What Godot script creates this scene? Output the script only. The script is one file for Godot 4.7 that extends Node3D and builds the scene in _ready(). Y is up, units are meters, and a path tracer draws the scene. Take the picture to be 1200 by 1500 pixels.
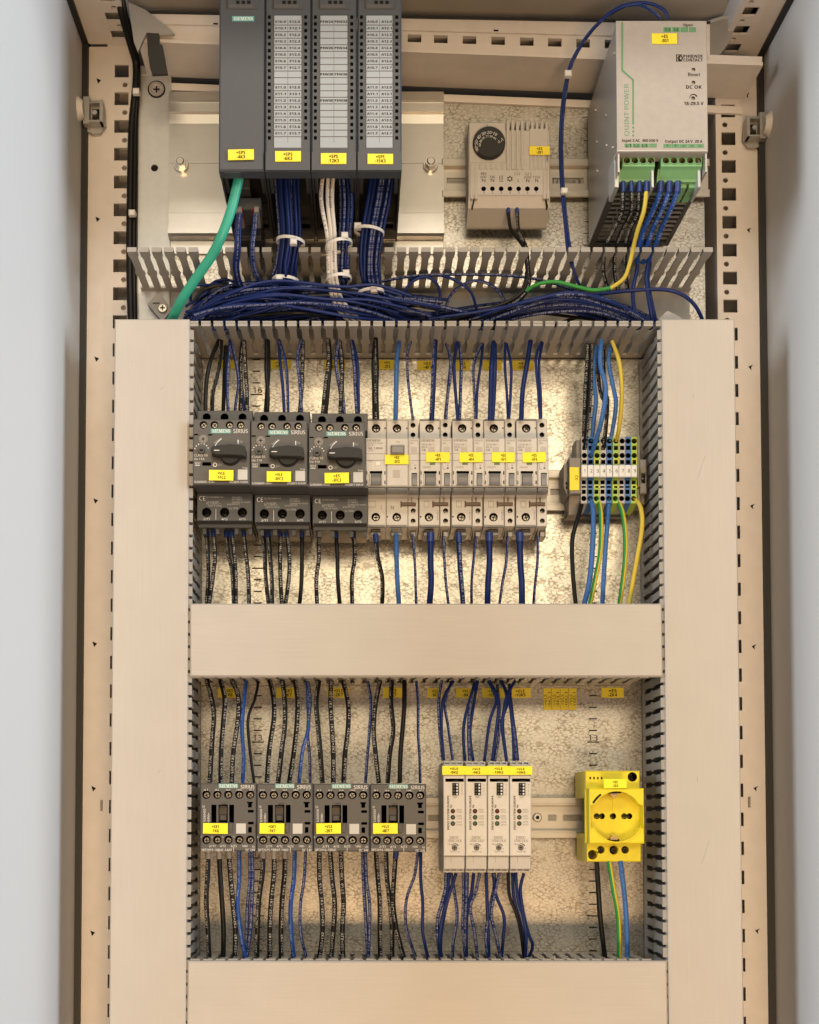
extends Node3D
# An open control cabinet seen from the front. Metres, y up, z towards the viewer; the mounting plate's front lies at z = 0.
# pt() turns a measurement taken in the picture (in its 1200 x 1500 pixels) at a known height above the plate into metres.
const F = 1865.0
const EYE = Vector3(0.0, 1.383, 1.1)
const TILT = 0.04
const FOOT = Vector2(525.0, 1125.0)
var rng = RandomNumberGenerator.new()
var taken = {}
var M = {}
var sans = SystemFont.new()
var sansb = SystemFont.new()
var mono = SystemFont.new()
var serif = SystemFont.new()

func pt(px, py, z) -> Vector3:
	var a = atan(TILT)
	var dx = (px - FOOT.x) / F
	var dy = -(py - FOOT.y) / F
	var d = Vector3(dx, sin(a) + dy * cos(a), -cos(a) + dy * sin(a))
	return EYE + d * ((z - EYE.z) / d.z)

func rc(x0, y0, x1, y1, z):   # a rectangle of the picture at height z: [left, bottom, right, top] in metres
	var my = (y0 + y1) * 0.5
	var mx = (x0 + x1) * 0.5
	return [pt(x0, my, z).x, pt(mx, y1, z).y, pt(x1, my, z).x, pt(mx, y0, z).y]

func pxm(py, z):              # metres to one pixel there
	return (pt(601, py, z).x - pt(600, py, z).x)

class MB:
	var v = PackedVector3Array()
	var n = PackedVector3Array()
	var u = PackedVector2Array()
	func tri(a, b, c, na, nb, nc, ua = Vector2.ZERO, ub = Vector2.ZERO, uc = Vector2.ZERO):
		v.append(a); v.append(c); v.append(b)
		n.append(na); n.append(nc); n.append(nb)
		u.append(ua); u.append(uc); u.append(ub)
	func quad(a, b, c, d, uv = Rect2(0, 0, 1, 1)):
		var k = (c - a).cross(d - b)
		if k.length_squared() < 1e-18: return
		k = k.normalized()
		var p = uv.position
		var q = uv.end
		tri(a, b, c, k, k, k, Vector2(p.x, q.y), q, Vector2(q.x, p.y))
		tri(a, c, d, k, k, k, Vector2(p.x, q.y), Vector2(q.x, p.y), p)
	func box(x0, y0, z0, x1, y1, z1, front = true):
		var a = Vector3(x0, y0, z1); var b = Vector3(x1, y0, z1); var c = Vector3(x1, y1, z1); var d = Vector3(x0, y1, z1)
		var e = Vector3(x0, y0, z0); var f = Vector3(x1, y0, z0); var g = Vector3(x1, y1, z0); var h = Vector3(x0, y1, z0)
		if front: quad(a, b, c, d)
		quad(f, e, h, g); quad(e, a, d, h); quad(b, f, g, c); quad(e, f, b, a); quad(d, c, g, h)
	func fb(x0, y0, z0, x1, y1, z1, b = 0.0006, holes = null, wall = null):   # a box whose front edges are chamfered, its front pierced by holes
		box(x0, y0, z0, x1, y1, z1 - b, false)
		var o = [Vector3(x0, y0, z1 - b), Vector3(x1, y0, z1 - b), Vector3(x1, y1, z1 - b), Vector3(x0, y1, z1 - b)]
		var i = [Vector3(x0 + b, y0 + b, z1), Vector3(x1 - b, y0 + b, z1), Vector3(x1 - b, y1 - b, z1), Vector3(x0 + b, y1 - b, z1)]
		for k in 4: quad(o[k], o[(k + 1) % 4], i[(k + 1) % 4], i[k])
		face(x0 + b, y0 + b, x1 - b, y1 - b, z1, holes if holes else [], wall if wall else self)
	func face(x0, y0, x1, y1, z, holes, wall):
		var xs = [x0, x1]
		var ys = [y0, y1]
		for h in holes:
			for s in [-1, 1]:
				xs.append(clampf(h.x + s * h.w, x0, x1)); ys.append(clampf(h.y + s * h.h, y0, y1))
		xs.sort(); ys.sort()
		for i in xs.size() - 1:
			for j in ys.size() - 1:
				if xs[i + 1] - xs[i] < 1e-7 or ys[j + 1] - ys[j] < 1e-7: continue
				var cx = (xs[i] + xs[i + 1]) * 0.5
				var cy = (ys[j] + ys[j + 1]) * 0.5
				var open = false
				for h in holes:
					if absf(cx - h.x) < h.w and absf(cy - h.y) < h.h: open = true
				if not open: quad(Vector3(xs[i], ys[j], z), Vector3(xs[i + 1], ys[j], z), Vector3(xs[i + 1], ys[j + 1], z), Vector3(xs[i], ys[j + 1], z))
		for h in holes:
			var p = []
			var q = []
			var m = 4
			if h.has("f"):
				m = 48
			elif h.has("r"):
				m = 16
			for k in m:
				var t = TAU * (k + (0.5 if m == 4 else 0.0)) / m
				var c = cos(t); var s = sin(t)
				var e = 1.0 / maxf(absf(c), absf(s))
				q.append(Vector3(h.x + c * e * h.w, h.y + s * e * h.h, z))
				if m == 4: p.append(q[k])
				elif m == 16: p.append(Vector3(h.x + c * h.r, h.y + s * h.r, z))
				else:
					var r = h.f.call(t)
					p.append(Vector3(h.x + c * r, h.y + s * r, z))
			var down = Vector3(0, 0, -h.d)
			for k in m:
				var l = (k + 1) % m
				if m > 4: quad(p[k], q[k], q[l], p[l])
				wall.quad(p[k], p[l], p[l] + down, p[k] + down)
				if not h.has("thru"): wall.quad(Vector3(h.x, h.y, z) + down, p[k] + down, p[l] + down, p[l] + down)
				if not h.has("thru"):
					var mid = Vector3(h.x, h.y, z) + down
					wall.tri(mid, p[k] + down, p[l] + down, Vector3.BACK, Vector3.BACK, Vector3.BACK)
	func cyl(a, b, r0, r1, sides = 12, caps = true):
		var ax = (b - a).normalized()
		var s = ax.cross(Vector3.UP if absf(ax.y) < 0.9 else Vector3.RIGHT).normalized()
		var t = ax.cross(s)
		for k in sides:
			var g = TAU * k / sides; var h = TAU * (k + 1) / sides
			var d0 = s * cos(g) + t * sin(g); var d1 = s * cos(h) + t * sin(h)
			var m0 = d0; var m1 = d1
			tri(a + d0 * r0, a + d1 * r0, b + d1 * r1, m0, m1, m1)
			tri(a + d0 * r0, b + d1 * r1, b + d0 * r1, m0, m1, m0)
			if caps:
				tri(b, b + d0 * r1, b + d1 * r1, ax, ax, ax)
				tri(a, a + d1 * r0, a + d0 * r0, -ax, -ax, -ax)
	func ring(c, r0, r1, z0, z1, sides = 16):   # a flat washer facing the viewer
		for k in sides:
			var g = TAU * k / sides; var h = TAU * (k + 1) / sides
			var e = Vector3(cos(g), sin(g), 0); var f = Vector3(cos(h), sin(h), 0)
			var lo = Vector3(0, 0, z0); var hi = Vector3(0, 0, z1)
			quad(c + e * r0 + hi, c + e * r1 + hi, c + f * r1 + hi, c + f * r0 + hi)
			quad(c + e * r1 + lo, c + f * r1 + lo, c + f * r1 + hi, c + e * r1 + hi)
			quad(c + f * r0 + lo, c + e * r0 + lo, c + e * r0 + hi, c + f * r0 + hi)
	func tube(p, r, sides = 8, roll = 0.0, caps = true):
		var run = 0.0
		var per = TAU * r * 5.33
		var prev = []
		var pu = 0.0
		var size = p.size()
		var side = Vector3.RIGHT
		for i in size:
			var t = (p[mini(i + 1, size - 1)] - p[maxi(i - 1, 0)]).normalized()
			if i == 0: side = t.cross(Vector3.BACK) if absf(t.z) < 0.95 else t.cross(Vector3.UP)
			side = (side - t * side.dot(t)).normalized()
			var up = side.cross(t)
			if i > 0: run += (p[i] - p[i - 1]).length()
			var here = []
			for k in sides + 1:
				var g = TAU * k / sides + roll
				here.append(side * cos(TAU * k / sides) + up * sin(TAU * k / sides))
			var cu = run / per
			if i > 0:
				for k in sides:
					var v0 = float(k) / sides + roll; var v1 = float(k + 1) / sides + roll
					var a = p[i - 1]; var b = p[i]
					tri(a + prev[k] * r, b + here[k] * r, b + here[k + 1] * r, prev[k], here[k], here[k + 1], Vector2(pu, v0), Vector2(cu, v0), Vector2(cu, v1))
					tri(a + prev[k] * r, b + here[k + 1] * r, a + prev[k + 1] * r, prev[k], here[k + 1], prev[k + 1], Vector2(pu, v0), Vector2(cu, v1), Vector2(pu, v1))
			if caps and (i == 0 or i == size - 1):
				for k in sides:
					if i == 0: tri(p[i], p[i] + here[k] * r, p[i] + here[k + 1] * r, -t, -t, -t)
					else: tri(p[i], p[i] + here[k + 1] * r, p[i] + here[k] * r, t, t, t)
			prev = here
			pu = cu
	func ext(poly, z0, z1):   # an outline in x and y, given thickness
		var w = PackedVector2Array(poly)
		if Geometry2D.is_polygon_clockwise(w): w.reverse()
		var ix = Geometry2D.triangulate_polygon(w)
		for k in range(0, ix.size(), 3):
			var a = w[ix[k]]; var b = w[ix[k + 1]]; var c = w[ix[k + 2]]
			if (b - a).cross(c - a) < 0:
				var s = b; b = c; c = s
			tri(Vector3(a.x, a.y, z1), Vector3(b.x, b.y, z1), Vector3(c.x, c.y, z1), Vector3.BACK, Vector3.BACK, Vector3.BACK)
			tri(Vector3(a.x, a.y, z0), Vector3(c.x, c.y, z0), Vector3(b.x, b.y, z0), Vector3.FORWARD, Vector3.FORWARD, Vector3.FORWARD)
		for k in w.size():
			var a = w[k]; var b = w[(k + 1) % w.size()]
			quad(Vector3(a.x, a.y, z0), Vector3(b.x, b.y, z0), Vector3(b.x, b.y, z1), Vector3(a.x, a.y, z1))
	func side(poly, x0, x1):  # an outline in z and y, drawn out along x
		var m = MB.new()
		m.ext(poly, x0, x1)
		add(m, Transform3D(Basis(Vector3(0, 0, 1), Vector3(0, 1, 0), Vector3(-1, 0, 0)), Vector3.ZERO), true)
	func add(m, t, flip = false):
		if flip:  # z of the outline runs along -x before it is mirrored
			for k in m.v.size():
				v.append(Vector3(m.v[k].z, m.v[k].y, m.v[k].x))
				n.append(Vector3(m.n[k].z, m.n[k].y, m.n[k].x))
				u.append(m.u[k])
			for k in range(v.size() - m.v.size(), v.size(), 3):
				var s = v[k + 1]; v[k + 1] = v[k + 2]; v[k + 2] = s
				var q = n[k + 1]; n[k + 1] = n[k + 2]; n[k + 2] = q
			return
		for k in m.v.size():
			v.append(t * m.v[k]); n.append((t.basis * m.n[k]).normalized()); u.append(m.u[k])

func place(o):
	var p = Vector3.ZERO
	while o and o != self:
		p += o.position
		o = o.get_parent()
	return p

func numbered(called, under):
	var key = str(under.get_instance_id()) + called
	var k = taken.get(key, 0)
	taken[key] = k + 1
	return called if k == 0 else "%s_%03d" % [called, k]

func made(m):
	var a = []
	a.resize(Mesh.ARRAY_MAX)
	a[Mesh.ARRAY_VERTEX] = m.v; a[Mesh.ARRAY_NORMAL] = m.n; a[Mesh.ARRAY_TEX_UV] = m.u
	var mesh = ArrayMesh.new()
	mesh.add_surface_from_arrays(Mesh.PRIMITIVE_TRIANGLES, a)
	return mesh

func obj(called, m, material, under = null):
	if m.v.is_empty(): return null
	var where = under if under else self
	var o = MeshInstance3D.new()
	o.name = numbered(called, where)
	where.add_child(o, true)
	var off = place(where)
	if under == null:
		var lo = m.v[0]; var hi = m.v[0]
		for p in m.v:
			lo = lo.min(p); hi = hi.max(p)
		off = Vector3((lo.x + hi.x) * 0.5, lo.y, lo.z)
		o.position = off
	for k in m.v.size(): m.v[k] -= off
	o.mesh = made(m)
	o.material_override = M[material] if material is String else material
	return o

func inst(called, mesh, material, t, under):
	var o = MeshInstance3D.new()
	o.name = numbered(called, under)
	under.add_child(o, true)
	o.mesh = mesh
	o.transform = Transform3D(t.basis, t.origin - place(under))
	o.material_override = M[material] if material is String else material
	return o

func tag(o, label, category, group = ""):
	o.set_meta("label", label); o.set_meta("category", category)
	if group: o.set_meta("group", group)
	return o

func thing(called, label, category, at, group = ""):
	var o = Node3D.new()
	o.name = numbered(called, self)
	add_child(o, true)
	o.position = at
	return tag(o, label, category, group)

func spread(t, at, label):    # a copy of a thing with its parts
	var c = t.duplicate()
	c.name = numbered(t.name, self)
	add_child(c, true)
	c.position = at
	c.set_meta("label", label)
	for k in t.get_children():
		var key = str(c.get_instance_id()) + str(k.name).rstrip("0123456789").rstrip("_")
		taken[key] = taken.get(key, 0) + 1
	return c

func write(m, what, x0, x1, yc, h, z, font = null, turn = 0.0, dx = 0.0):   # printed letters: between x0 and x1 (pixels), cap height h (pixels), just above height z
	var f = font if font else sans
	var t = TextMesh.new()
	t.text = what; t.font = f; t.font_size = 20; t.pixel_size = 0.01; t.depth = 0.0; t.curve_step = 1.2
	var a = t.surface_get_arrays(0) if t.get_surface_count() else []
	if a.is_empty(): return
	var vs = a[Mesh.ARRAY_VERTEX]
	var lo = vs[0]; var hi = vs[0]
	for p in vs:
		lo = lo.min(p); hi = hi.max(p)
	var s = pxm(yc, z)
	var tall = h * s
	var sy = tall / maxf(0.143, 1e-6)
	var wide = (x1 - x0) * s
	var sx = wide / maxf(hi.x - lo.x, 1e-5)
	var c = pt((x0 + x1) * 0.5, yc, z)
	if turn != 0.0:   # written upwards: x0..x1 then runs along the turned line about (x0 + x1) / 2
		pass
	var base = 0.0715
	var lowest = -0.0715
	lowest = hi.y - 0.143 if not ("g" in what or "j" in what or "(" in what) else hi.y - 0.15
	base = lowest + 0.0715
	var rot = Basis(Vector3.BACK, turn)
	var ix = a[Mesh.ARRAY_INDEX]
	var count = ix.size() if ix != null and ix.size() else vs.size()
	for k in range(0, count, 3):
		var q = []
		for j in 3:
			var p = vs[ix[k + j]] if ix != null and ix.size() else vs[k + j]
			q.append(c + rot * Vector3((p.x - (lo.x + hi.x) * 0.5) * sx, (p.y - base) * sy, 0.0) + Vector3(dx, 0, 0.00015))
		if (q[1] - q[0]).cross(q[2] - q[0]).z < 0:
			var w = q[1]; q[1] = q[2]; q[2] = w
		m.tri(q[0], q[1], q[2], Vector3.BACK, Vector3.BACK, Vector3.BACK)

func sticker(under, x0, y0, x1, y1, z, lines, tone = "yellow", frac = 0.27, off = 0.0, grow = 0.5):   # a printed yellow tag
	var m = MB.new()
	var r = rc(x0, y0, x1, y1, z)
	m.fb(r[0], r[1], z - 0.0007, r[2], r[3], z, 0.0002)
	var mid = Vector3((r[0] + r[2]) * 0.5, (r[1] + r[3]) * 0.5, 0)
	var lean = Transform3D(Basis(Vector3.BACK, rng.randf_range(-0.022, 0.022)), Vector3.ZERO)
	lean.origin = mid - lean.basis * mid
	for k in m.v.size(): m.v[k] = lean * m.v[k]
	var o = obj("marking_tag", m, tone, under)
	var w = MB.new()
	var h = (y1 - y0) * (frac + 0.03)
	for k in lines.size():
		var yc = y0 + (y1 - y0) * ((k + 0.5) / lines.size() * 0.8 + 0.12)
		var half = (x1 - x0) * grow * 0.5 * clampf(lines[k].length() / 5.0, 0.7, 1.25)
		write(w, lines[k], (x0 + x1) * 0.5 - half + off, (x0 + x1) * 0.5 + half + off, yc, h, z, sansb)
	for k in w.v.size(): w.v[k] = lean * w.v[k]
	obj("lettering", w, "ink", o)
	return o

func spline(p, per = 6):
	var out = PackedVector3Array()
	var s = p.size()
	for i in s - 1:
		var a = p[maxi(i - 1, 0)]; var b = p[i]; var c = p[i + 1]; var d = p[mini(i + 2, s - 1)]
		for k in per:
			var t = float(k) / per
			out.append(0.5 * (2.0 * b + (c - a) * t + (2.0 * a - 5.0 * b + 4.0 * c - d) * t * t + (3.0 * b - 3.0 * c + d - a) * t * t * t))
	out.append(p[s - 1])
	return out

func colour(r, g, b):         # real-world base colour, linear
	return Color(r, g, b).linear_to_srgb()

func mat(called, r, g, b, rough = 0.5, metal = 0.0, spec = 0.5):
	var m = StandardMaterial3D.new()
	m.resource_name = called
	m.albedo_color = colour(r, g, b); m.roughness = rough; m.metallic = metal; m.metallic_specular = spec
	M[called] = m
	return m

func glyphs(im, font, what, x, y, size, ink):   # print text into a texture
	var ts = TextServerManager.get_primary_interface()
	var rid = font.get_rids()[0]
	var sz = Vector2i(size, 0)
	var at = float(x)
	for k in what.length():
		var g = ts.font_get_glyph_index(rid, size, what.unicode_at(k), 0)
		ts.font_render_glyph(rid, sz, g)
		var r = ts.font_get_glyph_uv_rect(rid, sz, g)
		var o = ts.font_get_glyph_offset(rid, sz, g)
		var n = ts.font_get_glyph_texture_idx(rid, sz, g)
		if n >= 0 and r.size.x > 0:
			var src = ts.font_get_texture_image(rid, sz, n)
			for j in int(r.size.y):
				for i in int(r.size.x):
					var al = src.get_pixel(int(r.position.x) + i, int(r.position.y) + j).a
					var X = int(at + o.x) + i
					var Y = int(y + o.y) + j
					if al > 0.02 and X >= 0 and Y >= 0 and X < im.get_width() and Y < im.get_height():
						im.set_pixel(X, Y, im.get_pixel(X, Y).lerp(ink, al))
		at += ts.font_get_glyph_advance(rid, size, g).x

func wire_material(called, base, ink, texts, second = null):
	var im = Image.create(512, 96, false, Image.FORMAT_RGBA8)
	im.fill(base)
	if second != null:
		im.fill_rect(Rect2i(0, 0, 512, 40), second)
	if ink != null:
		for k in texts.size(): glyphs(im, mono, texts[k], 6 + 90 * k, 33 + 48 * k, 28, ink)
	var m = mat(called, 1, 1, 1, 0.38, 0.0, 0.32)
	m.albedo_texture = ImageTexture.create_from_image(im)
	return m

func materials():
	sans.font_names = PackedStringArray(["Droid Sans"]); sansb.font_names = PackedStringArray(["Droid Sans"]); sansb.font_weight = 700
	mono.font_names = PackedStringArray(["Droid Sans Mono"]); serif.font_names = PackedStringArray(["Droid Serif"]); serif.font_weight = 700
	# zinc with its oxide crackle: cells with dark, broken, mostly level seams, a blotchy tone and a fine grain
	var w = 1024
	var h = 1536
	var big = FastNoiseLite.new(); big.seed = 5; big.frequency = 0.005; big.fractal_octaves = 4
	var seam = FastNoiseLite.new(); seam.seed = 9; seam.noise_type = FastNoiseLite.TYPE_CELLULAR; seam.cellular_return_type = FastNoiseLite.RETURN_DISTANCE2_SUB; seam.frequency = 0.18; seam.cellular_jitter = 1.0; seam.fractal_type = FastNoiseLite.FRACTAL_NONE
	seam.domain_warp_enabled = true; seam.domain_warp_amplitude = 9.0; seam.domain_warp_frequency = 0.05; seam.domain_warp_fractal_octaves = 3
	var gap = FastNoiseLite.new(); gap.seed = 21; gap.frequency = 0.022; gap.fractal_octaves = 3
	var dust = FastNoiseLite.new(); dust.seed = 33; dust.frequency = 0.25; dust.fractal_octaves = 2
	var zinc = Image.create(w, h, false, Image.FORMAT_RGBA8)
	var rough = Image.create(w / 2, h / 2, false, Image.FORMAT_RGBA8)
	for y in h:
		for x in w:
			var s = seam.get_noise_2d(x * 0.60, y * 1.20) + 1.0      # near 0 on a seam
			var keep = clampf(gap.get_noise_2d(x * 0.8, y * 1.5) * 1.2 + 0.75, 0.40, 1.0)
			var line = clampf(1.0 - s / 0.26, 0.0, 1.0) * keep
			var tone = 0.71 + big.get_noise_2d(x, y) * 0.03 + dust.get_noise_2d(x * 0.6, y * 1.2) * 0.05
			tone *= 1.0 - 0.36 * line
			zinc.set_pixel(x, y, Color(tone, tone * (0.99 - 0.04 * line), tone * (0.965 - 0.09 * line)))
			if x % 2 == 0 and y % 2 == 0:
				var k = 0.31 + 0.07 * line + 0.02 * dust.get_noise_2d(x, y)
				rough.set_pixel(x / 2, y / 2, Color(k, k, k))
	var m = mat("zinc", 1, 1, 1, 1.0, 0.86)
	m.albedo_texture = ImageTexture.create_from_image(zinc)
	m.roughness_texture = ImageTexture.create_from_image(rough)
	# fine grain shared by paint and plastics
	var grain = Image.create(512, 512, false, Image.FORMAT_RGBA8)
	var gr = FastNoiseLite.new(); gr.seed = 3; gr.frequency = 0.33; gr.fractal_octaves = 2
	var cl = FastNoiseLite.new(); cl.seed = 4; cl.frequency = 0.012; cl.fractal_octaves = 4
	for y in 512:
		for x in 512:
			var k = 0.95 + 0.03 * gr.get_noise_2d(x, y) + 0.025 * cl.get_noise_2d(x, y)
			grain.set_pixel(x, y, Color(k, k, k))
	var grain_t = ImageTexture.create_from_image(grain)
	# drawn streaks of extruded plastic and rolled metal
	var streak = Image.create(512, 512, false, Image.FORMAT_RGBA8)
	for y in 512:
		for x in 512:
			var k = 0.968 + 0.013 * gr.get_noise_2d(x * 1.1, y * 0.02) + 0.014 * cl.get_noise_2d(x, y)
			streak.set_pixel(x, y, Color(k, k, k))
	var sr = RandomNumberGenerator.new()
	sr.seed = 17
	for k in 16:   # fine handling scratches
		var at = Vector2(sr.randf_range(20, 490), sr.randf_range(20, 490))
		var d = Vector2.from_angle(sr.randf_range(0, TAU))
		for j in sr.randi_range(6, 34):
			at += d
			d = d.rotated(sr.randf_range(-0.03, 0.03))
			var c = streak.get_pixel(posmod(int(at.x), 512), posmod(int(at.y), 512)).lightened(0.35 if k % 3 else 0.0).darkened(0.0 if k % 3 else 0.12)
			streak.set_pixel(posmod(int(at.x), 512), posmod(int(at.y), 512), c)
	var streak_t = ImageTexture.create_from_image(streak)
	var level = streak.duplicate()
	level.rotate_90(CLOCKWISE)
	var level_t = ImageTexture.create_from_image(level)
	var worn = func(mm, tex, size, bump = 0.0):
		mm.albedo_texture = tex
		mm.uv1_triplanar = true; mm.uv1_world_triplanar = true
		mm.uv1_scale = Vector3.ONE / size
		if bump > 0.0:
			mm.heightmap_enabled = true; mm.heightmap_scale = bump; mm.heightmap_texture = tex
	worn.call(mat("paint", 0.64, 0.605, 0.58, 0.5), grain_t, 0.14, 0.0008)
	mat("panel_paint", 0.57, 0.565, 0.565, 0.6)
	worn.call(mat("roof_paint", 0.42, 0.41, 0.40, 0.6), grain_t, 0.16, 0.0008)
	worn.call(mat("duct", 0.34, 0.33, 0.315, 0.5), grain_t, 0.09)
	worn.call(mat("cover", 0.46, 0.435, 0.405, 0.42), streak_t, 0.31)
	worn.call(mat("cover_level", 0.46, 0.435, 0.405, 0.42), level_t, 0.31)
	worn.call(mat("zinc_smooth", 0.52, 0.53, 0.53, 0.42, 0.55), grain_t, 0.05, 0.002)
	worn.call(mat("zinc_rail", 0.44, 0.425, 0.40, 0.40, 0.6), level_t, 0.07)
	worn.call(mat("aluminium", 0.56, 0.555, 0.54, 0.30, 0.8), level_t, 0.09)
	worn.call(mat("sheet_metal", 0.40, 0.39, 0.38, 0.38, 0.6), streak_t, 0.06)
	mat("steel", 0.62, 0.60, 0.57, 0.28, 0.9)
	mat("screw_steel", 0.30, 0.28, 0.26, 0.38, 0.9)
	mat("rubber", 0.012, 0.012, 0.012, 0.6)
	worn.call(mat("device_grey", 0.082, 0.079, 0.077, 0.48), grain_t, 0.04, 0.0015)
	worn.call(mat("device_slate", 0.052, 0.054, 0.058, 0.45), grain_t, 0.04, 0.0015)
	worn.call(mat("controller_grey", 0.054, 0.060, 0.073, 0.5), grain_t, 0.05, 0.0015)
	worn.call(mat("dark_plastic", 0.022, 0.024, 0.028, 0.45), grain_t, 0.04)
	mat("shade_black", 0.010, 0.009, 0.009, 0.6, 0.0, 0.25)  # lines holes and recesses, their shade put into the colour; also black parts
	mat("mechanism", 0.05, 0.042, 0.036, 0.4, 0.2)
	worn.call(mat("breaker", 0.60, 0.585, 0.56, 0.42), grain_t, 0.05)
	worn.call(mat("breaker_lever", 0.22, 0.225, 0.23, 0.4), grain_t, 0.03)
	worn.call(mat("relay", 0.66, 0.64, 0.60, 0.42), grain_t, 0.05)
	worn.call(mat("relay_cap", 0.52, 0.50, 0.47, 0.42), grain_t, 0.05)
	worn.call(mat("thermostat", 0.52, 0.50, 0.485, 0.5), grain_t, 0.05)
	worn.call(mat("supply_front", 0.40, 0.375, 0.36, 0.42), grain_t, 0.05)
	worn.call(mat("socket", 0.80, 0.68, 0.02, 0.36), grain_t, 0.05)
	mat("yellow", 0.84, 0.70, 0.03, 0.5)
	mat("lime", 0.86, 0.80, 0.02, 0.5)
	mat("dull_yellow", 0.58, 0.49, 0.03, 0.5)  # duller yellow for the tags on the plate
	mat("ink", 0.012, 0.011, 0.010, 0.7, 0.0, 0.2)
	mat("grey_ink", 0.11, 0.10, 0.095, 0.6)
	mat("white_ink", 0.74, 0.74, 0.72, 0.6)
	mat("dim_ink", 0.40, 0.40, 0.39, 0.6)
	mat("teal", 0.10, 0.32, 0.31, 0.45)
	mat("paper", 0.66, 0.68, 0.69, 0.6)
	mat("strip", 0.30, 0.34, 0.38, 0.5)
	mat("patch", 0.50, 0.50, 0.48, 0.6)
	mat("pale_patch", 0.44, 0.42, 0.39, 0.6)
	mat("green_ink", 0.10, 0.26, 0.13, 0.55)
	worn.call(mat("connector_green", 0.19, 0.44, 0.20, 0.42), grain_t, 0.03)
	mat("cable_green", 0.03, 0.33, 0.23, 0.42)
	mat("black_cable", 0.007, 0.007, 0.007, 0.38, 0.0, 0.32)
	mat("sleeve_blue", 0.012, 0.035, 0.18, 0.4)
	mat("sleeve_grey", 0.30, 0.29, 0.28, 0.4)
	mat("tie", 0.62, 0.61, 0.60, 0.4)
	mat("end_grey", 0.20, 0.19, 0.175, 0.5)
	mat("term_grey", 0.38, 0.38, 0.37, 0.45)
	mat("term_blue", 0.03, 0.13, 0.38, 0.45)
	mat("term_green", 0.30, 0.46, 0.06, 0.45)
	mat("term_yellow", 0.62, 0.60, 0.05, 0.45)
	mat("shade_blue", 0.006, 0.016, 0.06, 0.5)  # darker copy of the block blue, for the shade inside its openings
	mat("shade_green", 0.11, 0.12, 0.012, 0.5)  # darker green for block and plug openings, their shade in the colour
	mat("slider", 0.12, 0.075, 0.05, 0.5)
	mat("lens_red", 0.17, 0.03, 0.025, 0.25)
	mat("lens_green", 0.09, 0.15, 0.075, 0.25)
	mat("brass", 0.62, 0.45, 0.25, 0.3, 0.85)
	mat("flag_green", 0.06, 0.13, 0.02, 0.4)
	mat("red", 0.22, 0.02, 0.025, 0.4)
	wire_material("wire_black", colour(0.007, 0.007, 0.007), colour(0.62, 0.60, 0.57), ["SK1+S02-1K7 4/T2 1K7-S02+SK1", "VLE+S02-2K7 : 2/T1 1K6"])
	wire_material("wire_black_b", colour(0.007, 0.007, 0.008), colour(0.62, 0.60, 0.57), ["VLE+S02-4K7 6/T3 : 1FC2+S02", "ES+S02-3FC2 4/T2 : 2K7"])
	wire_material("wire_blue", colour(0.009, 0.022, 0.11), colour(0.48, 0.48, 0.54), ["VLE+S02-9K2 13 SPS-6K3 E10.4", "SPS-15K3 A12.6 : 10K5"])
	wire_material("wire_blue_plain", colour(0.008, 0.021, 0.115), null, [])
	wire_material("wire_mid", colour(0.014, 0.060, 0.27), colour(0.36, 0.40, 0.55), ["SK1+S02-1K6 A2 : 2X4", "DC 0V 24V SPS-4K3"])
	wire_material("wire_light", colour(0.045, 0.14, 0.40), colour(0.02, 0.05, 0.16), ["X2 N 2 : 2F2-N", "ES-2X4 N"])
	wire_material("wire_earth", colour(0.56, 0.46, 0.05), colour(0.03, 0.10, 0.02), ["X2 PE", "PE"], colour(0.03, 0.24, 0.05))
	wire_material("wire_yellow", colour(0.55, 0.44, 0.07), null, [])
	wire_material("wire_white", colour(0.66, 0.64, 0.62), colour(0.03, 0.03, 0.03), ["SPS-12K3 PEW24 PEW32 1 2 4 6", "PEW28 : 0-10V"])

const LOW = 1570.0   # the picture ends at 1500; what runs on below it ends here

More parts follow.
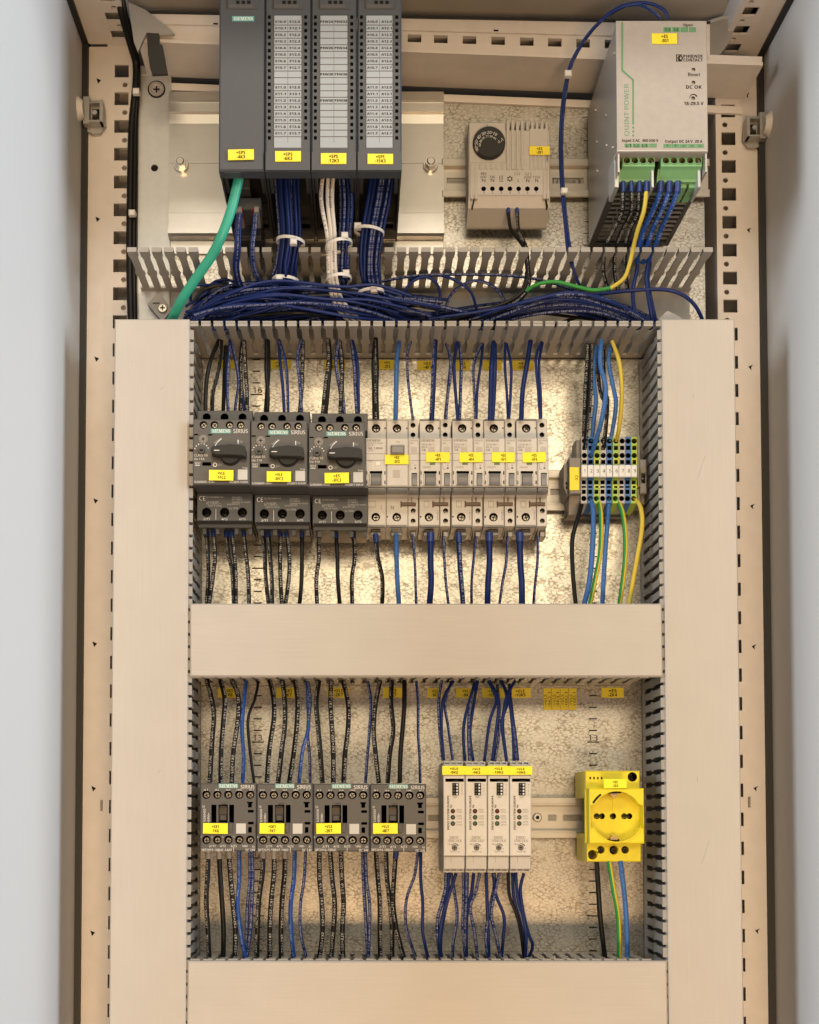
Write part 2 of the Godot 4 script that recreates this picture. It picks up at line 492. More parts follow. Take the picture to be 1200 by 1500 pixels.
func _ready():
	rng.seed = 7
	var cam = Camera3D.new()
	cam.name = "camera"
	add_child(cam)
	cam.position = EYE
	cam.rotation.x = atan(TILT)
	cam.keep_aspect = Camera3D.KEEP_HEIGHT
	cam.near = 0.05
	cam.far = 20.0
	cam.set_frustum(0.05 * 1500.0 / F, Vector2(0.05 * (600.0 - FOOT.x) / F, 0.05 * (FOOT.y - 750.0) / F), 0.05, 20.0)
	cam.current = true
	var env = Environment.new()
	env.background_mode = Environment.BG_COLOR
	env.background_color = Color(0.375, 0.385, 0.405)
	env.background_energy_multiplier = 1.0
	env.tonemap_mode = Environment.TONE_MAPPER_LINEAR
	env.tonemap_exposure = 1.0
	env.sdfgi_enabled = true; env.ssao_enabled = true; env.ssil_enabled = true
	var we = WorldEnvironment.new()
	we.name = "surroundings"; we.environment = env
	add_child(we)
	materials()
	lamp("unseen_warm_lamp", "unseen warm lamp low in front, placed to light the lower cabinet", Vector3(0.15, 0.55, 2.1), Vector3(0.0, 1.25, 0.0), Vector2(0.7, 0.4), Color(1.0, 0.81, 0.58), 3.1)  # out of view; placed low for the warmer light on the lower half
	lamp("unseen_ceiling_lamp", "unseen ceiling lamp close in front, placed to light the cabinet from above", Vector3(0.1, 2.9, 1.45), Vector3(0.0, 1.5, 0.0), Vector2(1.2, 0.25), Color(1.0, 0.94, 0.86), 1.1)  # unseen; placed overhead for the shade below the ducts
	lamp("unseen_wall_lamp", "unseen wide warm panel across the room, placed for the glare on the plate", Vector3(0.2, 2.66, 4.1), Vector3(0.05, 2.3, 0.0), Vector2(2.2, 0.95), Color(1.0, 0.90, 0.73), 6.1)  # out of view; sized and placed for the glare in the zinc
	lamp("unseen_side_lamp", "unseen cool lamp right of the cabinet, placed to light the left side panel", Vector3(2.2, 1.95, 1.15), Vector3(-0.2, 1.4, 0.1), Vector2(0.8, 1.5), Color(0.91, 0.96, 1.0), 6.8)  # unseen cool source, placed to light the left panel
	lamp("unseen_side_lamp", "unseen cool lamp left of the cabinet, placed to light the right side panel", Vector3(-2.2, 1.95, 1.15), Vector3(0.25, 1.4, 0.1), Vector2(0.8, 1.5), Color(0.94, 0.98, 1.0), 5.6)  # its unseen counterpart, lighting the right panel
	cabinet()
	plate()
	ducts()
	devices()
	wiring()

func lamp(called, label, at, aim, size, tone, energy):  # a source out of view: housing, glowing panel and area light
	var t = thing(called, label, "lamp", at)
	var basis = Basis.looking_at(aim - at, Vector3.UP)
	var m = MB.new()
	m.box(-size.x / 2 - 0.02, -size.y / 2 - 0.02, 0.006, size.x / 2 + 0.02, size.y / 2 + 0.02, 0.05)
	var g = MB.new()
	g.box(-size.x / 2, -size.y / 2, 0.0, size.x / 2, size.y / 2, 0.005)
	M["lamp_glow_" + str(at.x)] = StandardMaterial3D.new()
	var mm = M["lamp_glow_" + str(at.x)]
	mm.albedo_color = Color(0.9, 0.9, 0.9); mm.emission_enabled = true; mm.emission = tone; mm.emission_energy_multiplier = 1.0
	for pair in [["lamp_housing", m, "rubber"], ["lamp_diffuser", g, "lamp_glow_" + str(at.x)]]:
		var o = MeshInstance3D.new()
		o.name = pair[0]; t.add_child(o, true)
		o.mesh = made(pair[1]); o.material_override = M[pair[2]]; o.basis = basis
	var l = AreaLight3D.new()
	l.name = "lamp_light"
	l.area_size = size
	l.light_color = tone; l.light_energy = energy; l.shadow_enabled = true
	l.set("area_range", 12.0)
	l.set("area_attenuation", 2.0)
	t.add_child(l, true)
	l.basis = basis
	l.position = basis * Vector3(0, 0, -0.004)

func strip(m, x0, y0, x1, y1, z, holes, deep):   # a sheet with openings and a closed channel behind it
	m.face(x0, y0, x1, y1, z, holes, m)
	m.box(x0, y0, z - deep, x1, y1, z - deep + 0.002)
	for s in [x0, x1]:
		m.quad(Vector3(s, y0, z), Vector3(s, y1, z), Vector3(s, y1, z - deep), Vector3(s, y0, z - deep))

func cabinet():
	var t = thing("control_cabinet", "light grey steel cabinet shell with perforated posts around the wired plate", "cabinet", pt(600, LOW, 0.0))
	var low = pt(600, LOW, 0.0).y
	# posts: perforated strip, then the plain flange, then the black seal and the side panel
	var top_l = pt(160, 67, 0.0).y
	var top_r = pt(1080, 150, 0.0).y
	var tops = [pt(160, 67, 0.0).y, pt(1080, 86, 0.0).y]
	var xs = [[pt(155, 400, 0).x, pt(193, 400, 0).x], [pt(1088, 400, 0).x, pt(1051, 400, 0).x]]
	var fl = [[pt(127.5, 400, 0).x, pt(155, 400, 0).x], [pt(1112.5, 400, 0).x, pt(1088, 400, 0).x]]
	var seal = [[pt(119, 400, 0).x, pt(127.5, 400, 0).x], [pt(1121, 400, 0).x, pt(1112.5, 400, 0).x]]
	var hx = [[pt(165.5, 400, 0).x, pt(187, 400, 0).x], [pt(1080, 400, 0).x, pt(1059, 400, 0).x]]
	var y_first = [pt(178, 104, 0).y, pt(1068, 203, 0).y]
	for s in 2:
		var a = minf(xs[s][0], xs[s][1]); var b = maxf(xs[s][0], xs[s][1])
		var holes = []
		var y = y_first[s] + (0.025 if s == 1 else 0.0)
		var mid = (hx[s][0] + hx[s][1]) * 0.5
		while y > low + 0.01:
			if y < tops[s] - 0.012: holes.append({"x": mid, "y": y, "w": 0.0062, "h": 0.0058, "d": 0.0018, "thru": true})
			if y - 0.0125 < tops[s] - 0.012: holes.append({"x": mid + (0.003 if s == 0 else -0.003), "y": y - 0.0125, "r": 0.0023, "w": 0.0026, "h": 0.0026, "d": 0.0018, "thru": true})
			y -= 0.025
		var m = MB.new()
		strip(m, a, low, b, tops[s], 0.0, holes, 0.06)
		obj("post", m, "paint", t)
		# the same section running forward along the roof edge
		m = MB.new()
		holes = []
		for k in 11:
			var z = 0.0155 + 0.025 * k
			holes.append({"x": mid, "y": -z, "w": 0.0062, "h": 0.0058, "d": 0.0018, "thru": true})
			holes.append({"x": mid + (0.003 if s == 0 else -0.003), "y": -z - 0.0125, "r": 0.0023, "w": 0.0026, "h": 0.0026, "d": 0.0018, "thru": true})
		strip(m, a, -0.285, b, 0.0, 0.0, holes, 0.028)
		var f0 = minf(fl[s][0], fl[s][1]); var f1 = maxf(fl[s][0], fl[s][1])
		m.box(f0, -0.285, -0.02, f1, 0.0, -0.0015)
		var r = MB.new()
		# a face in x and y that looks at +z becomes one in x and z that looks down
		r.add(m, Transform3D(Basis(Vector3(1, 0, 0), Vector3(0, 0, -1), Vector3(0, 1, 0)) * Basis.from_scale(Vector3(1, 1, -1)), Vector3(0, tops[s], 0)))
		for k in range(0, r.v.size(), 3):
			var sw = r.v[k]; r.v[k] = r.v[k + 1]; r.v[k + 1] = sw
			var sn = r.n[k]; r.n[k] = r.n[k + 1]; r.n[k + 1] = sn
		obj("roof_edge_rail", r, "paint", t)
		m = MB.new()
		m.box(f0, low, -0.02, f1, tops[s], -0.0015)
		var lips = obj("post_flange", m, "paint", t)
		var ys = [117, 320, 525, 733, 943, 1155, 1367] if s == 0 else [138, 336, 537, 741, 947, 1155, 1364]
		for py in ys:   # small pressed barbs in the flange
			var px = 144.0 - (py - 117) * 0.007 if s == 0 else 1096.0 + (py - 138) * 0.012
			var p = pt(px, py, 0.0)
			var d = 1.0 if s == 0 else -1.0
			var lm = MB.new()
			lm.ext([Vector2(p.x - 0.0019 * d, p.y + 0.0022), Vector2(p.x + 0.0022 * d, p.y + 0.0004), Vector2(p.x - 0.0004 * d, p.y - 0.0026), Vector2(p.x - 0.0002 * d, p.y)], -0.0014, -0.0011)
			obj("barb", lm, "shade_black", lips)
		m = MB.new()
		var g0 = minf(seal[s][0], seal[s][1]); var g1 = maxf(seal[s][0], seal[s][1])
		m.box(g0, low, -0.01, g1, tops[s] + 0.004, 0.004)
		m.box(g0, tops[s] - 0.001, -0.01, g1, tops[s] + 0.006, 0.285)
		obj("seal", m, "rubber", t)
		m = MB.new()
		var px = g0 if s == 0 else g1
		m.box(px - 0.0015 if s == 0 else px, low, -0.36, px if s == 0 else px + 0.0015, pt(600, -160, 0.0).y, 0.29)
		obj("side_panel", m, "panel_paint", t)
	# rear wall and roof
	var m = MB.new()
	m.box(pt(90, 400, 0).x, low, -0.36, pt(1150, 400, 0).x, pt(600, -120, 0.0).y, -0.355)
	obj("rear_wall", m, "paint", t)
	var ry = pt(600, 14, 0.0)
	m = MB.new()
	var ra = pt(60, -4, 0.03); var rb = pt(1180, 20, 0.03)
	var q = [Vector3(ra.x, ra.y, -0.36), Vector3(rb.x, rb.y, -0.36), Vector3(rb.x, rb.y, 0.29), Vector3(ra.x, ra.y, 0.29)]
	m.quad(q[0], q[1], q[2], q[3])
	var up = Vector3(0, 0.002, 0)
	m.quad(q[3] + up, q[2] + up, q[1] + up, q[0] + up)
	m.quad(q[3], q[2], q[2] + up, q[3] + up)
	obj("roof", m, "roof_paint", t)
	# the member across the top: a leaning front face with slots, its underside and the fold behind the plate's edge
	m = MB.new()
	var zf = 0.048
	var A = pt(203, 64, zf); var B = pt(1040, 96, zf); var C = pt(1040, 35.5, zf); var D = pt(203, 20, zf)
	var E1 = pt(1116, 99, zf)
	var at = func(u, v): return A.lerp(B, u).lerp(D.lerp(C, u), v)
	var us = [0.0]
	var cut = []
	for c in [566, 607.5, 646, 688, 730, 772, 813, 854.5, 896, 937]:
		us.append((c - 10 - 203.0) / 837.0); us.append((c + 10 - 203.0) / 837.0)
	us.append(1.0)
	var vs = [0.0, 0.34, 0.555, 1.0]
	var back = Vector3(0, 0, -0.004)
	for i in us.size() - 1:
		for j in 3:
			var a = at.call(us[i], vs[j]); var b = at.call(us[i + 1], vs[j]); var c = at.call(us[i + 1], vs[j + 1]); var d = at.call(us[i], vs[j + 1])
			if i % 2 == 1 and j == 1:
				m.quad(a, d, d + back, a + back); m.quad(d, c, c + back, d + back); m.quad(c, b, b + back, c + back); m.quad(b, a, a + back, b + back)
			else: m.quad(a, b, c, d)
	var bd = Vector3(0, 0, zf)
	m.quad(A - bd * 0.98, E1 - bd * 0.98, E1, A)
	m.quad(D, C, C - bd * 1.1, D - bd * 1.1)
	# a lip along the lower front edge and a fine crease above it
	var lip = Vector3(0, pxm(70, zf) * 5.0, 0.003)
	var E2 = pt(1116, 84, zf)
	m.quad(A + Vector3(0, 0, 0.003), E1 + Vector3(0, 0, 0.003), E1 + lip, A + lip)
	m.quad(A + lip, E1 + lip, E1 + Vector3(0, lip.y + 0.0008, 0), A + Vector3(0, lip.y + 0.0008, 0))
	m.quad(A, E1, E1 + Vector3(0, 0, 0.003), A + Vector3(0, 0, 0.003))
	m.quad(B + Vector3(0, 0, 0.001), E1 + Vector3(0, 0, 0.001), E2 + Vector3(0, 0, 0.001), pt(1036, 81, zf) + Vector3(0, 0, 0.001))
	m.quad(pt(1036, 81, zf), E2, E2 - bd * 0.9, pt(1036, 81, zf) - bd * 0.9)
	var s0 = at.call(0.0, 0.64); var s1 = at.call(1.0, 0.64)
	m.quad(s0 + Vector3(0, 0, 0.0012), s1 + Vector3(0, 0, 0.0012), s1 + Vector3(0, 0.0008, 0), s0 + Vector3(0, 0.0008, 0))
	var fa = pt(193, 119, 0.0025); var fb2 = pt(1087, 156, 0.0025)
	var dn = Vector3(0, -0.0065, 0)
	m.quad(fa + dn, fb2 + dn, fb2, fa)
	m.quad(fa + dn - Vector3(0, 0, 0.003), fb2 + dn - Vector3(0, 0, 0.003), fb2 + dn, fa + dn)
	var rail = obj("top_cross_rail", m, "paint", t)
	m = MB.new()
	for c in [316, 727]:
		m = MB.new()
		var p = at.call((c - 203.0) / 837.0, 0.72)
		m.box(p.x - 0.002, p.y - 0.0006, zf, p.x + 0.002, p.y + 0.0006, zf + 0.0004)  # a black bar on the face, standing for the shade in a slit
		obj("slit", m, "shade_black", rail)
	m = MB.new()
	var tk = Vector3(0, 0.0012, 0)
	m.quad(D + Vector3(0, 0, 0.002), C + Vector3(0, 0, 0.002), C + tk * 1.3 + Vector3(0, 0, 0.002), D + tk + Vector3(0, 0, 0.002))
	m.quad(D, C, C + Vector3(0, 0, 0.002), D + Vector3(0, 0, 0.002))
	obj("roof_seal", m, "rubber", t)
	# panel clips with the welded stud on the panel behind each
	for s in 2:
		var r = rc(123, 145, 155, 193, 0.006) if s == 0 else rc(1089, 168, 1120, 214, 0.006)
		m = MB.new()
		var d = 1.0 if s == 0 else -1.0
		var xo = r[0] if s == 0 else r[2]
		var wd = r[2] - r[0]
		var hh = r[3] - r[1]
		var X = func(f): return xo + d * wd * f
		var poly = [Vector2(X.call(0.0), r[1] + hh * 0.1), Vector2(X.call(0.35), r[1]), Vector2(X.call(0.75), r[1] + hh * 0.02), Vector2(X.call(0.98), r[1] + hh * 0.25), Vector2(X.call(0.92), r[1] + hh * 0.8), Vector2(X.call(0.7), r[3]), Vector2(X.call(0.0), r[3])]
		m.ext(poly, 0.0, 0.003)
		m.box(minf(X.call(0.02), X.call(0.30)), r[1] + hh * 0.16, 0.003, maxf(X.call(0.02), X.call(0.30)), r[3] - hh * 0.02, 0.011)
		m.box(minf(X.call(0.78), X.call(0.92)), r[1] + hh * 0.2, 0.003, maxf(X.call(0.78), X.call(0.92)), r[3] - hh * 0.16, 0.012)
		m.box(minf(X.call(0.30), X.call(0.9)), r[1] + hh * 0.2, 0.003, maxf(X.call(0.30), X.call(0.9)), r[1] + hh * 0.25, 0.012)
		m.box(minf(X.call(0.30), X.call(0.8)), r[3] - hh * 0.2, 0.003, maxf(X.call(0.30), X.call(0.8)), r[3] - hh * 0.16, 0.010)
		var clip = obj("panel_clip", m, "sheet_metal", t)
		m = MB.new()
		m.box(minf(X.call(0.36), X.call(0.74)), r[1] + hh * 0.3, 0.003, maxf(X.call(0.36), X.call(0.74)), r[3] - hh * 0.26, 0.0034)  # a black plate in place of the shaded opening
		obj("opening", m, "shade_black", clip)
		m = MB.new()
		m.cyl(Vector3(X.call(0.55), r[1] + hh * 0.5, 0.003), Vector3(X.call(0.55), r[1] + hh * 0.5, 0.011), wd * 0.13, wd * 0.11, 12)
		obj("screw", m, "steel", clip)
		m = MB.new()
		var pxs = seal[s][0]
		var c0 = Vector3(pxs, r[1] + hh * 0.52, 0.015)
		m.cyl(c0, c0 + Vector3(0.0045 * d, 0, 0.0), 0.0105, 0.0068, 20)
		obj("panel_stud", m, "panel_paint", t)
	# a stop in each flange
	for e in [[149, 1180], [1097.5, 1175]]:
		m = MB.new()
		var p = pt(e[0], e[1], 0.0)
		m.fb(p.x - 0.0010, p.y - 0.0045, -0.0014, p.x + 0.0010, p.y + 0.0045, 0.0012, 0.0004)
		obj("flange_stop", m, "end_grey", t)
	# gussets in the upper corners
	var g = MB.new()
	var px = [[208, 2], [216, 9], [232, 9], [245, 17], [254, 50], [212, 96], [204, 92], [199, 70], [188, 20], [186, 2]]
	var poly = []
	for e in px:
		var p = pt(e[0], e[1], 0.03); poly.append(Vector2(p.x, p.y))
	px = [[188, 3], [200, 8], [214, 15], [227, 25], [240, 36], [250, 44], [256, 50], [233, 51], [215, 48], [210, 58], [202, 76], [196, 60]]
	poly = []
	for e in px:
		var p = pt(e[0], e[1], 0.056); poly.append(Vector2(p.x, p.y))
	g.ext(poly, 0.053, 0.056)
	var go = tag(obj("corner_gusset", g, "sheet_metal"), "bent zinc corner gusset at the upper left beside the black cable", "bracket", "corner gussets")
	g = MB.new()
	px = [[1030, 34], [1037, 31], [1057, 25], [1072, 24], [1080, 15], [1086, -4], [1092, -4], [1084, 22], [1068, 62], [1052, 84], [1030, 84]]
	poly = []
	for e in px:
		var p = pt(e[0], e[1], 0.04); poly.append(Vector2(p.x, p.y))
	g.ext(poly, 0.02, 0.04)
	go = tag(obj("corner_gusset", g, "sheet_metal"), "dark steel corner gusset at the upper right behind the power supply", "bracket", "corner gussets")
	g = MB.new()
	px = [[1034, 31], [1057, 24], [1072, 22], [1079, 12], [1083, 6], [1085, 11], [1080, 21], [1073, 27], [1058, 28], [1034, 36]]
	poly = []
	for e in px:
		var p = pt(e[0], e[1], 0.043); poly.append(Vector2(p.x, p.y))
	g.ext(poly, 0.04, 0.043)
	obj("folded_edge", g, "zinc_smooth", go)
	g = MB.new()
	px = [[215, 48], [233, 49], [234, 64], [238, 66], [246, 108], [223, 109], [220, 100], [217, 80]]
	poly = []
	for e in px:
		var p = pt(e[0], e[1], 0.060); poly.append(Vector2(p.x, p.y))
	g.ext(poly, 0.057, 0.060)
	tag(obj("black_strap", g, "rubber"), "black ribbed strap hanging over the zinc bracket by the upper left gusset", "strap")

func cross(m, c, r, deep, z):   # a cross recess, as two bars whose black stands for its shade
	m.box(c.x - r, c.y - r * 0.22, z, c.x + r, c.y + r * 0.22, z + deep)
	m.box(c.x - r * 0.22, c.y - r, z, c.x + r * 0.22, c.y + r, z + deep)

func bolt(under, px, py, z, size):   # a flanged hexagon bolt
	var p = pt(px, py, z)
	var m = MB.new()
	m.cyl(Vector3(p.x, p.y, z - 0.006), Vector3(p.x, p.y, z), size * 1.35, size * 1.2, 20)
	var h = []
	for k in 6: h.append(Vector2(p.x, p.y) + Vector2.from_angle(TAU * k / 6.0 + 0.3) * size)
	m.ext(h, z, z + 0.005)
	m.cyl(Vector3(p.x, p.y, z + 0.005), Vector3(p.x, p.y, z + 0.0058), size * 0.7, size * 0.55, 16)
	return obj("bolt", m, "steel", under)

func plate():
	var t = thing("mounting_plate", "galvanised mounting plate with oxide crackle and printed scale behind the devices", "mounting plate", pt(600, LOW, 0.0))
	var m = MB.new()
	var r = rc(203, 150, 1038, LOW, 0.0)
	r[1] = pt(600, LOW, 0.0).y
	r[3] = pt(800, 150, 0.0).y
	m.box(r[0], r[1], -0.003, r[2], r[3], 0.0, false)
	m.quad(Vector3(r[0], r[1], 0), Vector3(r[2], r[1], 0), Vector3(r[2], r[3], 0), Vector3(r[0], r[3], 0))
	obj("sheet", m, "zinc", t)
	# printed scales: a mark each centimetre, a number each ten
	m = MB.new()
	for col in [[378, 9.0], [869, 9.0]]:
		for k in range(-34, 40):
			var py = 1087.0 - 16.97 * k
			if py < 160 or py > 1540: continue
			var p = pt(col[0] - (2.0 if py < 700 else 0.0), py, 0.0)
			var big = k % 10 == 0
			var five = k % 5 == 0
			var hw = 0.0052 if five else 0.0036
			m.quad(Vector3(p.x - hw, p.y - 0.00052, 0.0003), Vector3(p.x + hw - (0.0 if five else 0.0006), p.y - 0.00052, 0.0003), Vector3(p.x + hw, p.y + 0.00052, 0.0003), Vector3(p.x - hw, p.y + 0.00052, 0.0003))
			if big: write(m, str(13 + k / 10), col[0] - 7, col[0] + 6, py - 6.5, 8.0, 0.0001)
	for k in 14:
		var p = pt(861, 172 + 17 * k, 0.0)
		m.quad(Vector3(p.x - 0.004, p.y - 0.0003, 0.0002), Vector3(p.x + 0.001, p.y - 0.0003, 0.0002), Vector3(p.x + 0.001, p.y + 0.0003, 0.0002), Vector3(p.x - 0.004, p.y + 0.0003, 0.0002))
	obj("printed_scale", m, "ink", t)
	# markers on the plate
	for e in [[318, 527, 345, 540, ["=VLE", "-1FC2"]], [394, 527, 426, 540, ["=VLE", "-3FC2"]], [475, 527, 507, 541, ["=ES", "-3FC2"]], [555, 527, 579, 541, ["=ES", "-2F2"]], [611, 528, 641, 542, ["=ES", "-4F1"]], [667, 528, 689, 542, ["=ES", "-4F4"]], [707, 528, 735, 542, ["=ES", "-5F1"]], [749, 528, 782, 542, ["=ES", "-5F3"]],
		[319, 1007, 350, 1022, ["=SK1", "-1K6"]], [405, 1007, 437, 1022, ["=SK1", "-1K7"]], [480, 1007, 512, 1022, ["=VLE", "-2K7"]], [561, 1007, 589, 1022, ["=VLE", "-4K7"]], [626, 1008, 648, 1022, ["=VLE", "-9K2"]], [668, 1008, 700, 1022, ["=VLE", "-9K3"]], [706, 1008, 739, 1022, ["=VLE", "-10K2"]], [746, 1008, 778, 1022, ["=VLE", "-10K5"]], [881, 1007, 914, 1022, ["=ES", "-2X4"]]]:
		sticker(t, e[0], e[1], e[2], e[3], 0.0009, e[4], "dull_yellow", 0.30)
	var words = [["=VLE", "-9K2.1"], ["=VLE", "-9K3.1"], ["=VLE", "-10K2.1"], ["=VLE", "-10K5.1"]]
	for k in 4:
		var x0 = 796 + 12.3 * k
		m = MB.new()
		var q = rc(x0 + 0.3, 1008, x0 + 12.0, 1040, 0.0009)
		m.fb(q[0], q[1], 0.0, q[2], q[3], 0.0009, 0.0002)
		var o = obj("marking_tag", m, "dull_yellow", t)
		m = MB.new()
		for j in 2: write(m, words[k][j], x0 + 3.5 + 5.5 * j - (8 if j == 0 else 11), x0 + 3.5 + 5.5 * j + (8 if j == 0 else 11), 1025, 4.0, 0.0009, sans, PI / 2)
		obj("lettering", m, "ink", o)
	# left bracket strip with its screw
	var b = thing("plate_bracket", "smooth zinc bracket strip with a recessed screw, left of the bright rail", "bracket", pt(225, 420, 0.002))
	m = MB.new()
	var a0 = pt(203, 96, 0.003); var a1 = pt(249, 470, 0.003)
	var sc = pt(229.5, 131, 0.003)
	var ho = pt(226.5, 246, 0.003)
	var e0 = pt(219.5, 110, 0.003)
	m.fb(a0.x, a1.y, 0.0002, a1.x, e0.y, 0.003, 0.0004, [{"x": sc.x, "y": sc.y, "r": 0.0078, "w": 0.0088, "h": 0.0088, "d": 0.0026}, {"x": ho.x, "y": ho.y, "r": 0.0032, "w": 0.004, "h": 0.004, "d": 0.0026}])
	m.fb(a0.x, e0.y, 0.0002, e0.x, a0.y, 0.003, 0.0004)
	obj("strip", m, "zinc_smooth", b)
	m = MB.new()
	m.ring(Vector3(sc.x, sc.y, 0.001), 0.0048, 0.0066, 0.0, 0.003, 24)
	m.cyl(Vector3(sc.x, sc.y, 0.001), Vector3(sc.x, sc.y, 0.0030), 0.0046, 0.0042, 20)
	var so = obj("screw", m, "steel", b)
	m = MB.new()
	cross(m, sc, 0.0028, 0.0003, 0.0031)
	obj("cross_recess", m, "shade_black", so)
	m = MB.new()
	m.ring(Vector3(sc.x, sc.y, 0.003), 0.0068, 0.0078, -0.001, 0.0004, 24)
	obj("dark_rim", m, "shade_black", b)
	m = MB.new()
	m.cyl(Vector3(ho.x, ho.y, 0.0008), Vector3(ho.x, ho.y, 0.0012), 0.0031, 0.0031, 16)  # black disc at the bottom, the shade of the hole as colour
	obj("bored_hole", m, "shade_black", b)
	# the broad bright profile the control modules hang on
	var p = thing("profile_rail", "broad bright aluminium profile rail behind the four control modules", "rail", pt(449, 350, 0.003))
	m = MB.new()
	var x0 = pt(248, 250, 0.006).x; var x1 = pt(650, 250, 0.006).x
	var Y = func(py): return pt(450, py, 0.006).y
	var prof = [[0.0005, 137], [0.009, 137], [0.010, 150], [0.0075, 151], [0.0075, 162], [0.010, 163], [0.010, 167], [0.0066, 167.5], [0.006, 181], [0.006, 239], [0.0064, 240], [0.0064, 312], [0.0085, 314], [0.0085, 338], [0.012, 339], [0.012, 346], [0.009, 348], [0.0005, 349]]
	var poly2 = []
	for e in prof: poly2.append(Vector2(e[0], Y.call(e[1])))
	m.side(poly2, x0, x1)
	obj("profile", m, "aluminium", p)
	m = MB.new()
	var c0 = pt(248, 352, 0.002); var c1 = pt(650, 372, 0.002)
	m.fb(c0.x, c1.y, 0.0002, c1.x, c0.y, 0.002, 0.0003)
	obj("lower_edge", m, "aluminium", p)
	bolt(p, 265, 240, 0.0100, 0.0052)
	bolt(p, 631, 240, 0.0100, 0.0052)
	# small diamond holder with a screw, lower left in the wide duct
	var hd = thing("cable_anchor", "small grey diamond plate with a screw beside the green cable", "bracket", pt(237, 462, 0.01))
	m = MB.new()
	var rot = []
	for e in [[233, 427], [252, 453], [238, 471], [216, 445]]:
		var w = pt(e[0], e[1], 0.012); rot.append(Vector2(w.x, w.y))
	m.ext(rot, 0.004, 0.012)
	obj("holder", m, "duct", hd)
	m = MB.new()
	var sp = pt(238.5, 452, 0.013)
	m.cyl(Vector3(sp.x, sp.y, 0.012), Vector3(sp.x, sp.y, 0.0145), 0.0042, 0.0034, 16)
	obj("screw", m, "steel", hd)
	m = MB.new()
	cross(m, sp, 0.0022, 0.0003, 0.0145)
	var l0 = pt(229, 444, 0.0122)
	m.box(l0.x - 0.003, l0.y - 0.0004, 0.012, l0.x + 0.003, l0.y + 0.0004, 0.0124)
	obj("recess", m, "shade_black", hd)
	# standard rails
	rail(648, 1040, 232, 288, "perforated steel rail behind the thermostat and power supply", [[656, 690], [812, 858], [760, 800]])
	rail(285, 940, 688, 748, "perforated steel rail carrying the motor starters, breakers and terminals", [[806, 820]])
	var lo = rail(300, 944, 1168, 1228, "perforated steel rail carrying the contactors, relay modules and yellow socket", [[626, 643], [800, 812], [822, 850]])
	m = MB.new()
	var sr = pt(787.5, 1197.5, 0.004)
	m.cyl(Vector3(sr.x, sr.y, 0.002), Vector3(sr.x, sr.y, 0.0045), 0.0042, 0.0031, 20)
	var s2 = obj("screw", m, "steel", lo)
	m = MB.new()
	var hex = []
	for k in 6: hex.append(Vector2(sr.x, sr.y) + Vector2.from_angle(TAU * k / 6.0) * 0.0017)
	m.ext(hex, 0.0045, 0.0048)
	obj("hex_recess", m, "shade_black", s2)

func rail(x0, x1, y0, y1, label, slots):
	var t = thing("support_rail", label, "rail", pt((x0 + x1) * 0.5, y1, 0.0), "support rails")
	var a = rc(x0, y0, x1, y1, 0.0075)
	var m = MB.new()
	var h = a[3] - a[1]
	var hole = []
	for s in slots:
		var l = pt(s[0], 700, 0.002).x; var rr = pt(s[1], 700, 0.002).x
		hole.append({"x": (l + rr) * 0.5, "y": (a[1] + a[3]) * 0.5, "w": (rr - l) * 0.5, "h": 0.0026, "d": 0.0014})
	# top-hat section: lips, webs and floor
	m.fb(a[0], a[3] - h * 0.16, 0.0063, a[2], a[3], 0.0075, 0.0004)
	m.fb(a[0], a[1], 0.0063, a[2], a[1] + h * 0.16, 0.0075, 0.0004)
	m.box(a[0], a[3] - h * 0.185, 0.0, a[2], a[3] - h * 0.155, 0.0074)
	m.box(a[0], a[1] + h * 0.155, 0.0, a[2], a[1] + h * 0.185, 0.0074)
	m.box(a[0], a[1] + h * 0.185, 0.0003, a[2], a[3] - h * 0.185, 0.002, false)
	m.face(a[0], a[1] + h * 0.185, a[2], a[3] - h * 0.185, 0.002, hole, m)
	obj("section", m, "zinc_rail", t)
	return t

var finger_mesh
func finger():
	var m = MB.new()
	var o = [[2.85, 9], [2.85, 33], [4.0, 36], [4.0, 40], [2.85, 43], [2.85, 66], [3.8, 71], [3.8, 80]]
	var p = []
	for e in o: p.append(Vector2(e[0], e[1]) * 0.001)
	for k in range(o.size() - 1, -1, -1): p.append(Vector2(-o[k][0], o[k][1]) * 0.001)
	m.ext(p, -0.0016, 0.0)
	var s = MB.new()
	var r = MB.new()
	r.ext([Vector2(-0.0038, 0.0685), Vector2(0.0038, 0.0685), Vector2(0.0038, 0.0795), Vector2(-0.0038, 0.0795)], 0.0, 0.0024)
	for k in r.v.size():
		if r.v[k].y < 0.07 and r.v[k].z > 0.001: r.v[k].z = 0.0004
	m.add(r, Transform3D())
	# its outline lies in x (along the duct) and y (height); the duct turns it
	finger_mesh = made(m)

func row(t, from, along, out, count, skip = [], base = true):   # a slotted wall: base strip and its fingers; from is on the plate at the first finger
	var B = Basis(out.cross(Vector3.BACK), out, Vector3.BACK)
	# mesh axes: x along, y height, z outward
	var turn = Basis(B.x, Vector3.BACK, B.y)
	if turn.determinant() < 0: turn = Basis(-B.x, Vector3.BACK, B.y)
	for k in count:
		if k in skip: continue
		inst("finger", finger_mesh, "duct", Transform3D(turn, from + along * (0.01 * k)), t)
	if base:
		var m = MB.new()
		var a = from - along * 0.005
		var b = from + along * (0.01 * (count - 1) + 0.005)
		var q = [a, b, b - out * 0.0016, a - out * 0.0016]
		var lo = q[0]; var hi = q[0]
		for p in q:
			lo = lo.min(p); hi = hi.max(p)
		m.box(lo.x, lo.y, 0.0002, hi.x, hi.y, 0.0092)
		obj("wall_base", m, "duct", t)

